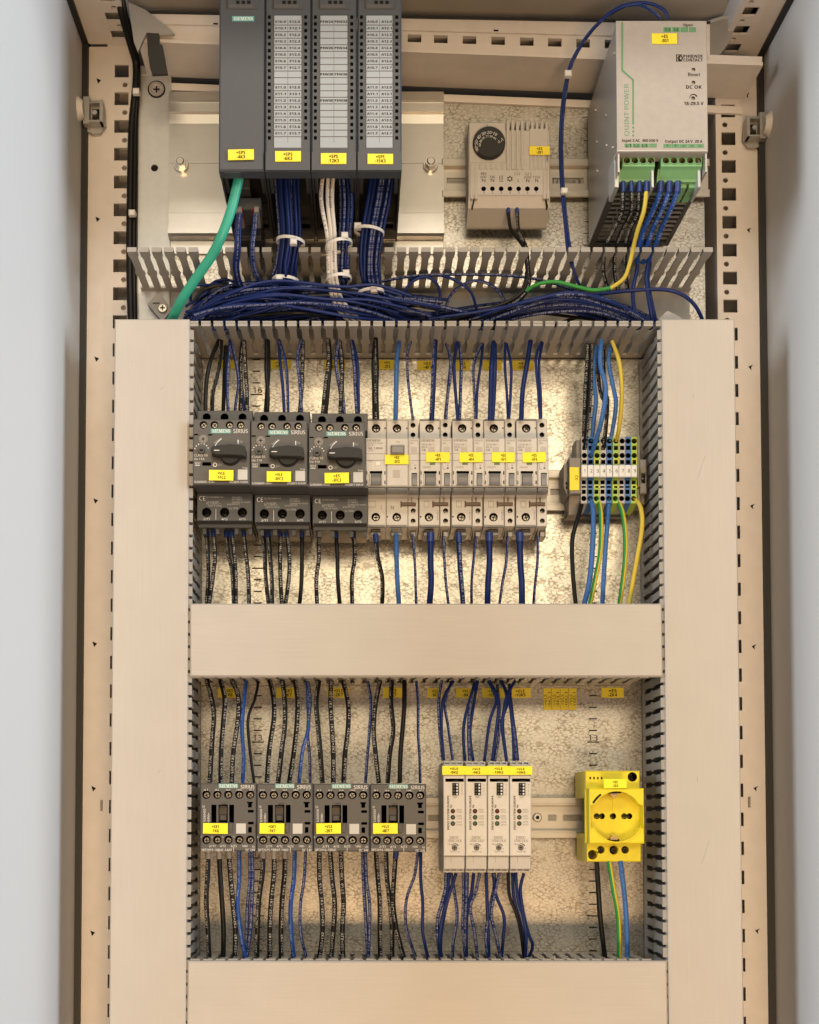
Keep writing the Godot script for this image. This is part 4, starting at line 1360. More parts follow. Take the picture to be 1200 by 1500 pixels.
		if e[1] == "-":
			var q = pt(c, (e[0][1] + e[0][3]) * 0.5, z + 0.0003)
			m.quad(q + Vector3(-0.001, -0.0002, 0), q + Vector3(0.001, -0.0002, 0), q + Vector3(0.001, 0.0002, 0), q + Vector3(-0.001, 0.0002, 0))
		else: write(m, e[1], c - hw, c + hw, (e[0][1] + e[0][3]) * 0.5, 3.8 if e[1] != "+" else 4.0, z + 0.0002)
	write(m, "Signal", 1000.5, 1015.5, 36.6, 3.8, z, serif)
	write(m, "Input 3 AC  400-500 V", 911, 964.5, 206, 4.2, z, sansb)
	write(m, "Output DC 24 V  20 A", 974, 1029, 207.2, 4.2, z, sansb)
	write(m, "PHŒNIX", 1001, 1029.5, 82.5, 4.6, z, sansb)
	write(m, "CONTACT", 1001, 1029.5, 88, 4.6, z, sansb)
	for e in [[990.5, 80, 999.5, 81], [990.5, 89, 999.5, 90], [990.5, 80, 991.6, 90], [994.5, 82, 996, 90]]:
		var q = rc(e[0], e[1], e[2], e[3], z)
		m.box(q[0], q[1], z - 0.0001, q[2], q[3], z + 0.00018)
	var bow = P.call(996.5, 85)
	m.ring(Vector3(bow.x, bow.y, z), 0.0013, 0.0021, 0.0, 0.00018, 18)
	write(m, "Boost", 1007.5, 1025.5, 109, 4.8, z, serif)
	write(m, "DC OK", 1005, 1028, 127.6, 5.2, z, sansb)
	write(m, "18-29.5 V", 1002, 1030.5, 151.6, 5.0, z, sansb)
	var o = P.call(1015.5, 143.5)
	for k in 12:
		var a = deg_to_rad(20 + 14.0 * k); var b = deg_to_rad(20 + 14.0 * (k + 1))
		var th = 0.0009 * (1.0 - 0.06 * k)
		m.quad(o + Vector3(cos(a), sin(a), 0) * 0.0026, o + Vector3(cos(a), sin(a), 0) * (0.0026 + th), o + Vector3(cos(b), sin(b), 0) * (0.0026 + th), o + Vector3(cos(b), sin(b), 0) * 0.0026)
	obj("lettering", m, "ink", front)
	sticker(t, 955.5, 48.5, 992, 64, z + 0.0009, ["=ES", "-3G1"], "yellow", 0.30, 0.0, 0.36)

func starters():
	var dx = [0.0, 84.6, 169.4]
	var dy = [0.0, 2.0, 4.0]
	var labels = ["dark grey motor starter with black rotary handle, leftmost of the three", "dark grey motor starter with black rotary handle, middle one of the three", "dark grey motor starter with black rotary handle, beside the white breakers"]
	var tags = [["=VLE", "-1FC2"], ["=VLE", "-3FC2"], ["=ES", "-3FC2"]]
	for i in 3:
		var t = thing("motor_starter", labels[i], "motor starter", pt(326 + dx[i], 770, 0.0), "motor starters in a row")
		var X = func(v): return 280.0 + v / 6.667 + dx[i] * (1.0 if v < 600 else 1.0)
		var Y = func(v): return 590.0 + v / 6.667 + dy[i]
		var z1 = 0.0900
		var z2 = 0.0660
		var z0 = 0.064
		var m = MB.new()
		var wall = MB.new()
		# set-back top with its wire mouths
		var hs = []
		for c in [150, 325, 500]: hs.append(hole(X.call(c), Y.call(142), z0, 6.0, 0.02))
		block(m, X.call(54), Y.call(75), X.call(597), Y.call(250), 0.012, z0, 0.0006, hs, wall)
		# main front
		hs = []
		for c in [120, 226, 374, 482]: hs.append(hole(X.call(c), Y.call(216), z1, 5.7, 0.007))
		hs.append(slot(X.call(108), Y.call(580), X.call(195), Y.call(615), z1, 0.004))
		hs.append(slot(X.call(27), Y.call(304), X.call(68), Y.call(318), z1, 0.003))
		hs.append(slot(X.call(166), Y.call(306), X.call(207), Y.call(320), z1, 0.003))
		block(m, X.call(18), Y.call(158), X.call(573), Y.call(798), 0.012, z1, 0.0008, hs, wall)
		var top = obj("body", m, "device_grey", t)
		# lower half: slope, then terminals
		m = MB.new()
		var rr = rc(X.call(56), Y.call(880), X.call(600), Y.call(1155), z2)
		hs = []
		for c in [152, 327, 501]: hs.append(hole(X.call(c), Y.call(1070), z2, 7.0, 0.02))
		m.fb(rr[0], rr[1], 0.012, rr[2], rr[3], z2, 0.0006, hs, wall)
		var yy = pt(326, Y.call(800), z1).y
		m.side([Vector2(0.014, rr[3]), Vector2(z2 - 0.0002, rr[3]), Vector2(z1 - 0.001, yy), Vector2(z1 - 0.001, yy + 0.002), Vector2(0.014, yy + 0.002)], rr[0], rr[2])
		obj("lower_body", m, "device_slate", t)
		# dark underside with clip hooks
		m = MB.new()
		m.box(rr[0] + 0.001, rr[1] - 0.004, 0.012, rr[2] - 0.001, rr[1], z2 - 0.006)
		for c in [0.12, 0.36, 0.70, 0.95]:
			var a = lerpf(rr[0], rr[2], c)
			m.box(a - 0.0015, rr[1] - 0.009, z2 - 0.014, a + 0.0015, rr[1] - 0.004, z2 - 0.008)
		obj("underside", m, "dark_plastic", t)
		var wells = obj("terminal_wells", wall, "shade_black", t)
		for c in [120, 226, 374, 482]: screw(t, X.call(c) + 0.6, Y.call(222), z1 - 0.003, 4.2, "screw_steel", "terminal_screw", 0.2 + c * 0.01)
		for c in [152, 327, 501]: screw(t, X.call(c), Y.call(1076), z2 - 0.012, 5.0, "mechanism", "terminal_screw", 0.6 + c)
		# brand plate, print
		var b = part("brand_plate", X.call(190), Y.call(253), X.call(388), Y.call(299), z1, z1 + 0.0004, "teal", t, 0.0002)
		m = MB.new()
		write(m, "SIEMENS", X.call(206), X.call(379), Y.call(275), 4.6, z1 + 0.0004, serif)
		obj("lettering", m, "white_ink", b)
		m = MB.new()
		write(m, "SIRIUS", X.call(413), X.call(551), Y.call(275), 5.2, z1)
		write(m, "TEST", X.call(33), X.call(92), Y.call(592), 3.4, z1)
		write(m, "CLASS 10", X.call(30), X.call(160), Y.call(514), 3.2, z1)
		write(m, "Ue 11A", X.call(30), X.call(130), Y.call(549), 3.0, z1)
		write(m, "S/260605 •E06•", X.call(33), X.call(230), Y.call(773), 2.8, z1)
		write(m, ["3RV2011-1CA10", "3RV2011-1CA10", "3RV2011-1BA10"][i], X.call(372), X.call(552), Y.call(774), 2.8, z1)
		var q0 = pt(X.call(458), Y.call(381), z1)
		m.box(q0.x - 0.0004, q0.y - 0.0016, z1, q0.x + 0.0004, q0.y + 0.0016, z1 + 0.0002)
		var ro = pt(X.call(233), Y.call(606), z1)
		m.ring(Vector3(ro.x, ro.y, z1), 0.0011, 0.0017, 0.0, 0.0002, 20)
		var ac = pt(X.call(395), Y.call(500), z1)
		for k in 6:
			var a = deg_to_rad(123 + 5.5 * k); var a2 = deg_to_rad(123 + 5.5 * (k + 1))
			var R = 0.0145
			m.quad(ac + Vector3(cos(a) * R, sin(a) * R, 0.0002), ac + Vector3(cos(a) * (R + 0.0006), sin(a) * (R + 0.0006), 0.0002), ac + Vector3(cos(a2) * (R + 0.0006), sin(a2) * (R + 0.0006), 0.0002), ac + Vector3(cos(a2) * R, sin(a2) * R, 0.0002))
		for k in 7:   # scale ticks round the two small knobs
			var a = deg_to_rad(20 + 24 * k)
			var kc = pt(X.call(102), Y.call(466), z1)
			m.cyl(kc + Vector3(cos(a), sin(a), 0) * 0.0056, kc + Vector3(cos(a), sin(a), 0) * 0.0056 + Vector3(0, 0, 0.0002), 0.0005, 0.0005, 6)
		var ar = pt(X.call(62), Y.call(613), z1)
		m.box(ar.x - 0.002, ar.y - 0.0002, z1, ar.x + 0.002, ar.y + 0.0002, z1 + 0.0002)
		write(m, "Trip", X.call(498), X.call(550), Y.call(634), 2.0, z1)
		obj("lettering", m, "white_ink", top)
		m = MB.new()
		write(m, "ON", X.call(472), X.call(500), Y.call(381), 3.4, z1)
		write(m, "OFF", X.call(262), X.call(300), Y.call(607), 3.2, z1)
		write(m, "TRIPPED", X.call(215), X.call(300), Y.call(372), 2.4, z1, sans, 0.62)
		obj("dim_lettering", m, "dim_ink", top)
		m = MB.new()
		write(m, "CE", X.call(80), X.call(140), Y.call(932), 6.0, z2)
		write(m, "2/T1", X.call(122), X.call(182), Y.call(1136), 2.9, z2)
		write(m, "4/T2", X.call(298), X.call(357), Y.call(1136), 2.9, z2)
		write(m, "6/T3", X.call(472), X.call(532), Y.call(1136), 2.9, z2)
		for v in [243]:
			var q = pt(X.call(v), Y.call(1090), z2)
			m.box(q.x - 0.00015, q.y - 0.0045, z2, q.x + 0.00015, q.y + 0.0045, z2 + 0.0002)
		obj("lettering", m, "white_ink", t)
		m = MB.new()
		write(m, "IEC/EN 60947-4-1", X.call(150), X.call(312), Y.call(921), 2.6, z2)
		write(m, "U_imp 6kV 690V", X.call(150), X.call(270), Y.call(968), 2.4, z2)
		write(m, "AC-3 400V 3~", X.call(150), X.call(290), Y.call(985), 2.4, z2)
		write(m, "50/60 Hz 100 kA", X.call(165), X.call(300), Y.call(1006), 2.4, z2)
		write(m, "IEC/EN 60947-2", X.call(400), X.call(495), Y.call(926), 2.4, z2)
		write(m, "GB 14048.2", X.call(400), X.call(500), Y.call(946), 2.4, z2)
		write(m, "Suitable for motor", X.call(400), X.call(580), Y.call(968), 2.4, z2)
		write(m, "group 600Y/347V", X.call(355), X.call(475), Y.call(990), 2.4, z2)
		write(m, "Ics 100%", X.call(372), X.call(460), Y.call(1030), 2.6, z2)
		obj("dim_lettering", m, "dim_ink", t)
		# dials
		var c = pt(X.call(118), Y.call(358), z1)
		m = MB.new()
		m.ring(Vector3(c.x, c.y, z1), 0.0030, 0.0037, 0.0, 0.0006, 24)
		m.cyl(Vector3(c.x, c.y, z1), Vector3(c.x, c.y, z1 + 0.0010), 0.0030, 0.0028, 24)
		var sd = obj("setting_dial", m, "end_grey", t)
		m = MB.new()
		cross(m, c, 0.0014, 0.0003, z1 + 0.0009)
		obj("cross_recess", m, "shade_black", sd)
		c = pt(X.call(101), Y.call(465), z1)
		m = MB.new()
		m.cyl(Vector3(c.x, c.y, z1), Vector3(c.x, c.y, z1 + 0.0012), 0.0031, 0.0027, 20)
		var tk = obj("test_dial", m, "device_slate", t)
		m = MB.new()
		m.box(c.x - 0.0013, c.y - 0.0009, z1 + 0.001, c.x + 0.0013, c.y + 0.0006, z1 + 0.0014)
		obj("screw_slot", m, "shade_black", tk)
		# rotary handle: round base and a tapering grip
		c = pt(X.call(385), Y.call(512), z1)
		m = MB.new()
		m.cyl(Vector3(c.x, c.y, z1), Vector3(c.x, c.y, z1 + 0.005), 0.0086, 0.0076, 32)
		var grip = []
		for e in [[-0.0148, 0.0026], [-0.0136, 0.0043], [-0.006, 0.0054], [0.003, 0.0058], [0.0095, 0.0052], [0.0122, 0.0042], [0.0128, 0.0020], [0.0128, -0.0034], [0.0095, -0.0030], [-0.002, -0.0026], [-0.0105, -0.0026], [-0.0146, -0.0012], [-0.0154, 0.0008]]: grip.append(Vector2(c.x + e[0] + 0.0002, c.y + e[1]))
		m.ext(grip, z1 + 0.001, z1 + 0.010)
		var inner = []
		for p in grip: inner.append(Vector2(c.x, c.y + 0.001) + (p - Vector2(c.x, c.y + 0.001)) * 0.9)
		m.ext(inner, z1 + 0.010, z1 + 0.0108)
		var hd = obj("rotary_handle", m, "mechanism" if false else "rubber", t)
		m = MB.new()
		var hp = pt(X.call(247), Y.call(464), z1 + 0.0108)
		m.box(hp.x - 0.0020, hp.y - 0.0003, z1 + 0.0106, hp.x + 0.0024, hp.y + 0.0003, z1 + 0.011)
		obj("pointer_mark", m, "white_ink", hd)
		# recess beneath the handle, blank code field, tag
		part("code_field", X.call(456), Y.call(650), X.call(550), Y.call(750), z1, z1 + 0.0001, "patch", t, 0.00003)
		part("tag_clip", X.call(413), Y.call(675), X.call(430), Y.call(745), z1, z1 + 0.0015, "device_slate", t)
		sticker(t, X.call(174), Y.call(655), X.call(413), Y.call(758), z1 + 0.0028, tags[i], "lime", 0.27, 0.0, 0.36)

func breakers():
	var X = func(v): return 525.0 + v / 6.667
	var Y = func(v): return 600.0 + v / 6.667
	var zt = 0.046
	var zn = 0.066
	for i in 5:
		var off = 0.0 if i == 0 else (i - 1) * 47.25
		var tagx = [[258, 490, 437, 533], [662, 893, 415, 512], [984, 1214, 415, 512], [1306, 1530, 415, 512], [1605, 1833, 415, 512]][i]
		var names = [["=ES", "-2F2"], ["=ES", "-4F1"], ["=ES", "-4F4"], ["=ES", "-5F1"], ["=ES", "-5F3"]][i]
		var label = ["wide pale residual current breaker with grey test button, beside the motor starters", "pale slim circuit breaker with auxiliary contact, next to the wide breaker", "pale slim circuit breaker with auxiliary contact, second from the wide breaker", "pale slim circuit breaker with auxiliary contact, third from the wide breaker", "pale slim circuit breaker with auxiliary contact, rightmost of the breaker row"][i]
		var t = thing("circuit_breaker", label, "circuit breaker", pt((560 if i == 0 else 638 + off), 790, 0.0), "pale circuit breakers in a row")
		# poles: [left at the nose, right, left at the shoulders, right, kind]
		var poles = []
		if i == 0: poles = [[70, 272, 73, 270, "main"], [275, 487, 273, 483, "test"], [489, 594, 486, 585, "aux"]]
		else: poles = [[602, 806, 600, 798, "main"], [809, 916, 803, 903, "aux"]]
		for p in poles:
			var x0 = X.call(p[0]) + off; var x1 = X.call(p[1]) + off
			var k0 = X.call(p[2]) + off; var k1 = X.call(p[3]) + off
			var mid = (k0 + k1) * 0.5
			var aux = p[4] == "aux"
			var m = MB.new()
			var wall = MB.new()
			var hs = []
			var sc = []
			if aux:
				sc = [[X.call(531 if i == 0 else 850) + off, Y.call(152), 3.7], [X.call(531 if i == 0 else 850) + off, Y.call(246), 3.6]]
			else:
				sc = [[X.call(170 if p[4] == "main" and i == 0 else (375 if i == 0 else 696)) + off, Y.call(183), 6.4]]
				hs.append(hole(k1 - 1.6, Y.call(182), zt, 1.3, 0.003, 1.05))
			for s in sc: hs.append(hole(s[0], s[1], zt, s[2], 0.012, 1.05))
			block(m, k0, Y.call(90), k1, Y.call(300), 0.010, zt, 0.0006, hs, wall)
			# nose, with a deep notch for the lever
			var lx0 = X.call(110) if i == 0 else X.call(615) + off
			var lx1 = X.call(250) if i == 0 else X.call(800) + off
			hs = []
			if p[4] == "main": hs = [slot(x0 + 6.0, Y.call(600), x0 + 24.5, Y.call(742), zn, 0.006)]
			elif aux: hs = [slot(x0 + 4.5, Y.call(618), x1 - 3.0, Y.call(742), zn, 0.006)]
			if p[4] == "main":
				for s in [[0.3, 613], [0.3, 705], [27.3, 613], [27.3, 705]]: hs.append(slot(x0 + s[0] + 0.3, Y.call(s[1] - 12), x0 + s[0] + 2.2, Y.call(s[1] + 22), zn, 0.0015))
			block(m, x0, Y.call(275), x1, Y.call(750), zt, zn, 0.0008, hs, wall)
			# foot below the levers
			hs = []
			var sl = []
			var zf = 0.047
			if aux: sl = [[mid, Y.call(988), 3.7], [mid - 0.1, Y.call(1087), 3.7]]
			else:
				sl = [[X.call(170 if p[4] == "main" and i == 0 else (375 if i == 0 else 690)) + off, Y.call(1050), 6.4]]
				hs.append(hole(k0 + 1.4, Y.call(1047), zf, 1.3, 0.003, 1.05))
			for s in sl: hs.append(hole(s[0], s[1], zf, s[2], 0.012, 1.05))
			var r = rc(k0 - (0.6 if i else 0.0), Y.call(862), k1 - (0.8 if i else 0.0), Y.call(1140), zf)
			m.fb(r[0], r[1], 0.010, r[2], r[3], zf, 0.0005, hs, wall)
			var yn = pt(600, Y.call(800), zn - 0.006).y
			m.side([Vector2(0.011, r[3]), Vector2(zf - 0.0002, r[3]), Vector2(zn - 0.010, yn), Vector2(zn - 0.010, yn + 0.008), Vector2(0.011, yn + 0.008)], r[0], r[2])
			# sloping underside
			m.side([Vector2(0.011, r[1]), Vector2(zf - 0.003, r[1]), Vector2(0.028, r[1] - 0.0032), Vector2(0.011, r[1] - 0.0032)], r[0], r[2])
			var pole = obj("pole" if not aux else "auxiliary_pole", m, "breaker", t)
			obj("wells", wall, "shade_black", pole)
			for s in sc: screw(t, s[0] + 0.4, s[1] + 0.6, zt - 0.006, s[2] * 0.72, "screw_steel", "terminal_screw", s[0])
			for s in sl: screw(t, s[0] + 0.4, s[1] + 0.8, zf - 0.005, s[2] * 0.72, "screw_steel", "terminal_screw", s[0] + 1.0)
			# levers
			if p[4] == "main":
				m = MB.new()
				var q = rc(x0 + 8.3, Y.call(618), x0 + 22.3, Y.call(742), zn)
				m.side([Vector2(zn - 0.006, q[3]), Vector2(zn - 0.0015, q[3]), Vector2(zn + 0.0012, lerpf(q[1], q[3], 0.62)), Vector2(zn + 0.0005, lerpf(q[1], q[3], 0.3)), Vector2(zn + 0.003, q[1]), Vector2(zn - 0.006, q[1])], q[0], q[2])
				obj("lever", m, "breaker_lever", t)
				for s in [[5.2, 7.6], [23.0, 25.6]]: part("lever_cheek", x0 + s[0], Y.call(622), x0 + s[1], Y.call(735), zn - 0.004, zn + 0.0014, "breaker", t)
			elif aux:
				m = MB.new()
				var q = rc(x0 + 5.2, Y.call(622), x1 - 3.4, Y.call(742), zn)
				m.side([Vector2(zn - 0.006, q[3]), Vector2(zn - 0.001, q[3]), Vector2(zn + 0.001, lerpf(q[1], q[3], 0.55)), Vector2(zn + 0.002, q[1]), Vector2(zn - 0.006, q[1])], q[0], q[2])
				obj("lever", m, "breaker_lever", t)
			var lr = part("lever_bar", x0 + 0.3, Y.call(751), x1 - 0.5, Y.call(795 if p[4] != "test" else 793), zt, zn - 0.001, "breaker_lever", t, 0.0015)
			# foot details
			if not aux:
				part("foot_ledge", k0 + 0.2, Y.call(1124), k1 - 1.6, Y.call(1146), zf - 0.003, zf + 0.0008, "breaker_lever", t)
				var cx = sl[0][0]
				part("clamp_mouth", cx - 6.6, Y.call(1150), cx + 6.6, Y.call(1196), 0.02, zf - 0.006, "breaker_lever" if i == 0 and p[4] == "test" else "mechanism", t)
				part("clamp_collar", cx - 8.0, Y.call(1197), cx + 8.2, Y.call(1230), 0.02, zf - 0.004, "end_grey", t)
				part("top_collar", k0 + 0.4, Y.call(88), k1 - 0.6, Y.call(108), 0.03, zt + 0.0006, "breaker_lever" if not (i == 0 and p[4] == "test") else "breaker", t)
			else:
				for s in [0.18, 0.9]:
					var xx = lerpf(k0, k1, s) - 2.0
					part("rib", xx, Y.call(1150), xx + 1.2, Y.call(1240), 0.02, zf - 0.005, "end_grey", t)
				part("ferrule_collar", mid - 3.4, Y.call(1190), mid + 3.6, Y.call(1240), 0.02, zf - 0.006, "sleeve_grey", t)
				m = MB.new()
				var q = rc(k0 + 5.5, Y.call(840), k0 + 5.9, Y.call(885), zf + 0.008)
				m.box(q[0], q[1], zf, q[2], q[3], zf + 0.0045)
				obj("seam", m, "grey_ink", t)
			# print
			m = MB.new()
			if p[4] == "main":
				write(m, "SIEMENS", x0 + 2.2, x0 + 21.5, Y.call(301), 3.0, zn, serif)
				write(m, "5SY6106-7" if i else "5SV3312-6KK01", x0 + 2.7, x0 + (20.5 if i else 25), Y.call(341 if i else 329), 2.4, zn)
				write(m, "MCB" if i else "RCCB", x0 + 2.7, x0 + 11, Y.call(366 if i else 350), 2.4, zn)
				write(m, "C6" if i else "16A  I 30mA", x0 + 2.9, x0 + (8.2 if i else 25), Y.call(393 if i else 377), 3.2, zn, sansb)
				if i: write(m, "~230/400V", x0 + 3, x0 + 16.5, Y.call(562), 2.0, zn)
				else:
					write(m, "~230V", x0 + 2.7, x0 + 11, Y.call(399), 2.0, zn)
					write(m, "TEST", x0 + 3, x0 + 11.5, Y.call(500), 2.0, zn)
			elif aux:
				write(m, "5ST3010", x0 + 2.2, x0 + 13.5, Y.call(301), 2.2, zn)
				write(m, "AS", x0 + 2.4, x0 + 7.0, Y.call(327), 2.4, zn)
				for e in [[2.4, 525, 2.8, 580], [2.4, 518, 7, 521], [2.4, 580, 6, 583], [8.6, 540, 11, 545], [8.6, 562, 11, 580]]:
					var q = rc(x0 + e[0], Y.call(e[1]), x0 + e[2], Y.call(e[3]), zn)
					m.box(q[0], q[1], zn - 0.0001, q[2], q[3], zn + 0.00015)
			else: write(m, "Test", x0 + 13.5, x0 + 20, Y.call(314), 2.0, zn)
			if i == 0 and p[4] == "main": write(m, "2", X.call(215), X.call(230), Y.call(955), 5.0, zf)
			if i == 0 and p[4] == "test": write(m, "N", X.call(318), X.call(347), Y.call(957), 5.0, zf)
			if i and p[4] == "main": write(m, "5SY6106-7", k1 - 3.6 - 7.5, k1 - 3.6 + 7.5, Y.call(1030), 2.2, zf, sans, PI / 2)
			for yy in ([430, 495] if not (p[4] == "test") else []):
				var q = rc(x0 + 0.6, Y.call(yy), x1 - 0.8, Y.call(yy + 3), zn)
				m.box(q[0], q[1], zn - 0.0001, q[2], q[3], zn + 0.00012)
			obj("lettering", m, "grey_ink", pole)
			if p[4] == "test":
				part("test_button", X.call(315), Y.call(345), X.call(450), Y.call(430), zn, zn + 0.0045, "breaker_lever", t, 0.0012)
				part("code_field", X.call(335), Y.call(588), X.call(405), Y.call(665), zn, zn + 0.0001, "pale_patch", t, 0.00003)
			elif aux: part("code_field", x0 + 3.5, Y.call(362), x0 + 12.5, Y.call(422), zn, zn + 0.0001, "pale_patch", t, 0.00003)
			elif i:
				part("code_field", x0 + 12.4, Y.call(362), x0 + 21.8, Y.call(425), zn, zn + 0.0001, "pale_patch", t, 0.00003)
				part("state_window", x0 + 14.5, Y.call(512), x0 + 22.6, Y.call(540), zn - 0.001, zn + 0.0002, "flag_green", t, 0.0001)
			else: part("indicator_window", X.call(166), Y.call(508), X.call(210), Y.call(546), zn - 0.001, zn + 0.0003, "white_ink", t, 0.0002)
			# foot: slider on the auxiliary side, thin outlines
			if aux:
				part("brown_slider", (X.call(415) if i == 0 else k0 - 11.5), Y.call(905), k1 - 3.4, Y.call(938), zf, zf + 0.0018, "slider", t, 0.0005)
				part("slider_end", (X.call(412) if i == 0 else k0 - 11.8), Y.call(893), (X.call(424) if i == 0 else k0 - 9.8), Y.call(950), zf, zf + 0.0016, "slider", t, 0.0003)
			elif p[4] == "main":
				m = MB.new()
				var a = rc(k0 + 6.2 if i else k0 + 0.2, Y.call(893), k0 + 13.8 if i else k0 + 14.5, Y.call(953), zf)
				for e in [[a[0], a[1], a[2], a[1] + 0.0002], [a[0], a[3] - 0.0002, a[2], a[3]], [a[0], a[1], a[0] + 0.0002, a[3]], [a[2] - 0.0002, a[1], a[2], a[3]]]: m.box(e[0], e[1], zf - 0.0001, e[2], e[3], zf + 0.0002)
				obj("slide_outline", m, "grey_ink", t)
		if i == 0: sticker(t, X.call(258), Y.call(437), X.call(490), Y.call(533), zn + 0.0012, names, "lime", 0.27, 0.0, 0.30)
		else: sticker(t, X.call(662) + (tagx[0] - 662) / 6.667, Y.call(415), X.call(662) + (tagx[1] - 662) / 6.667, Y.call(513), zn + 0.0012, names, "lime", 0.27, 0.0, 0.30)

func terminals():
	var X = func(v): return 810.0 + v / 8.0
	var Y = func(v): return 620.0 + v / 8.0
	var lefts = [336, 410, 483, 556, 629, 705, 778, 848, 920]
	var kind = ["grey", "blue", "green", "grey", "blue", "green", "grey", "blue", "green"]
	var words = ["grey terminal block numbered 1 with a black wire below", "blue terminal block numbered 2, between grey block 1 and green block 3", "green and yellow earth terminal block numbered 3", "grey terminal block numbered 4, empty on its lower side", "blue terminal block numbered 5 with a blue wire below", "green and yellow earth terminal block numbered 6, just right of the gap", "grey terminal block numbered 7 without any wires", "blue terminal block numbered 8 without any wires", "green and yellow earth terminal block numbered 9, at the right end"]
	var zu = 0.038
	var zm = 0.047
	for k in 9:
		var x0 = X.call(lefts[k]) - 0.3
		var x1 = X.call(lefts[k] + 70)
		var tone = {"grey": "term_grey", "blue": "term_blue", "green": "term_green"}[kind[k]]
		var shade_black = {"grey": "shade_black", "blue": "shade_blue", "green": "shade_green"}[kind[k]]  # darker tone per block colour, painting the shade in its openings
		var t = thing("terminal_block", words[k], "terminal block", pt((x0 + x1) * 0.5, 755, 0.0), "numbered terminal blocks")
		var m = MB.new()
		var wall = MB.new()
		var cx = (x0 + x1) * 0.5
		var hs = [hole(cx, Y.call(208), zu, 3.9, 0.012, 1.05), slot(cx - 3.1, Y.call(263), cx + 3.1, Y.call(314), zu, 0.01), hole(cx, Y.call(378), zu, 3.9, 0.012, 1.05), slot(cx - 3.1, Y.call(430), cx + 3.1, Y.call(478), zu, 0.01)]
		block(m, x0, Y.call(155), x1, Y.call(490), 0.010, zu, 0.0004, hs, wall)
		block(m, x0, Y.call(489), x1, Y.call(640), 0.010, zm - 0.002, 0.0004)
		var zl = 0.041
		var lx0 = x0 - 0.6
		var lx1 = x1 - 0.6
		cx -= 0.9
		hs = [slot(cx - 3.1, Y.call(668), cx + 3.1, Y.call(715), zl, 0.01), slot(cx - 3.1, Y.call(735), cx + 3.1, Y.call(758), zl, 0.006), slot(cx - 2.9, Y.call(778), cx + 2.9, Y.call(828), zl, 0.01), hole(cx, Y.call(882), zl, 3.9, 0.012, 1.05)]
		block(m, lx0, Y.call(652), lx1, Y.call(940), 0.010, zl, 0.0004, hs, wall)
		var r = rc(lx0, Y.call(930), lx1, Y.call(940), zl)
		m.side([Vector2(0.011, r[1]), Vector2(zl - 0.001, r[1]), Vector2(0.024, r[1] - 0.0035), Vector2(0.011, r[1] - 0.0035)], r[0], r[2])
		obj("block_body", m, tone, t)
		obj("wire_wells", wall, shade_black, t)
		if kind[k] == "green":
			for yy in [[428, 484], [733, 762]]:
				var q = MB.new()
				var a = slot(cx + 0.9 - 3.4, Y.call(yy[0]), cx + 0.9 + 3.4, Y.call(yy[1]), zu if yy[0] < 500 else zl, 0.0)
				var zz = (zu if yy[0] < 500 else zl)
				for e in [[-1, 0], [1, 0]]: q.box(a.x + e[0] * a.w - 0.00035, a.y - a.h, zz, a.x + e[0] * a.w + 0.00035, a.y + a.h, zz + 0.0004)
				q.box(a.x - a.w, a.y + a.h, zz, a.x + a.w, a.y + a.h + 0.0005, zz + 0.0004)
				obj("yellow_trim", q, "term_yellow", t)
		var mk = part("number_marker", x0 + 0.25, Y.call(488), x1 - 0.25, Y.call(628), zm - 0.003, zm, "paper", t, 0.0004)
		m = MB.new()
		write(m, str(k + 1), cx + 0.4, cx + (2.0 if k == 0 else 3.6), Y.call(557), 4.6, zm, sans)
		obj("lettering", m, "ink", mk)
	# end plate and end brackets
	var t = thing("end_bracket", "grey end bracket with yellow tag reading -X2, left of terminal block 1", "end bracket", pt(838, 755, 0.0), "terminal end brackets")
	var m = MB.new()
	var r = rc(834, 670, 851, 723, 0.044)
	m.ext([Vector2(pt(825, 682, 0.03).x, pt(825, 682, 0.03).y), Vector2(r[0] + 0.001, r[3]), Vector2(r[2], r[3]), Vector2(r[2], r[1]), Vector2(r[0], r[1]), Vector2(pt(825, 712, 0.03).x, pt(825, 716, 0.03).y)], 0.010, 0.034)
	m.fb(r[0], r[1], 0.030, r[2], r[3], 0.044, 0.0006)
	var q = rc(833, 724, 850.5, 754, 0.030)
	m.side([Vector2(0.009, q[3] + 0.002), Vector2(0.038, q[3] + 0.002), Vector2(0.032, lerpf(q[1], q[3], 0.45)), Vector2(0.030, q[1]), Vector2(0.009, q[1])], q[0], q[2])
	obj("body", m, "end_grey", t)
	var thin = part("tall_fin", 844, 644, 852, 672, 0.01, 0.030, "end_grey", t)
	part("foot", 826, 750, 920, 757, 0.008, 0.016, "device_slate", t)
	m = MB.new()
	for yy in [706, 712]: block(m, 829, yy, 832, yy + 4, 0.02, 0.0345, 0.0003)
	obj("side_notches", m, "shade_black", t)
	m = MB.new()
	var s = rc(834.5, 684.2, 848.5, 718, 0.0450)
	m.fb(s[0], s[1], 0.0435, s[2], s[3], 0.0450, 0.0002)
	var st = obj("marking_tag", m, "yellow", t)
	m = MB.new()
	write(m, "-X2", 844.6 - 4.5, 844.6 + 4.5, 700.5, 4.2, 0.0450, sans, PI / 2)
	obj("lettering", m, "ink", st)
	t = thing("end_bracket", "grey end bracket with a dark square opening, right of terminal block 9", "end bracket", pt(943, 745, 0.0), "terminal end brackets")
	m = MB.new()
	block(m, X.call(990), Y.call(156), X.call(1022), Y.call(745), 0.01, 0.037, 0.0004)
	block(m, X.call(1024), Y.call(420), X.call(1100), Y.call(822), 0.01, 0.040, 0.0008, [slot(X.call(1030), Y.call(582), X.call(1085), Y.call(704), 0.040, 0.012)], m)
	block(m, X.call(985), Y.call(765), X.call(1024), Y.call(945), 0.01, 0.035, 0.0004)
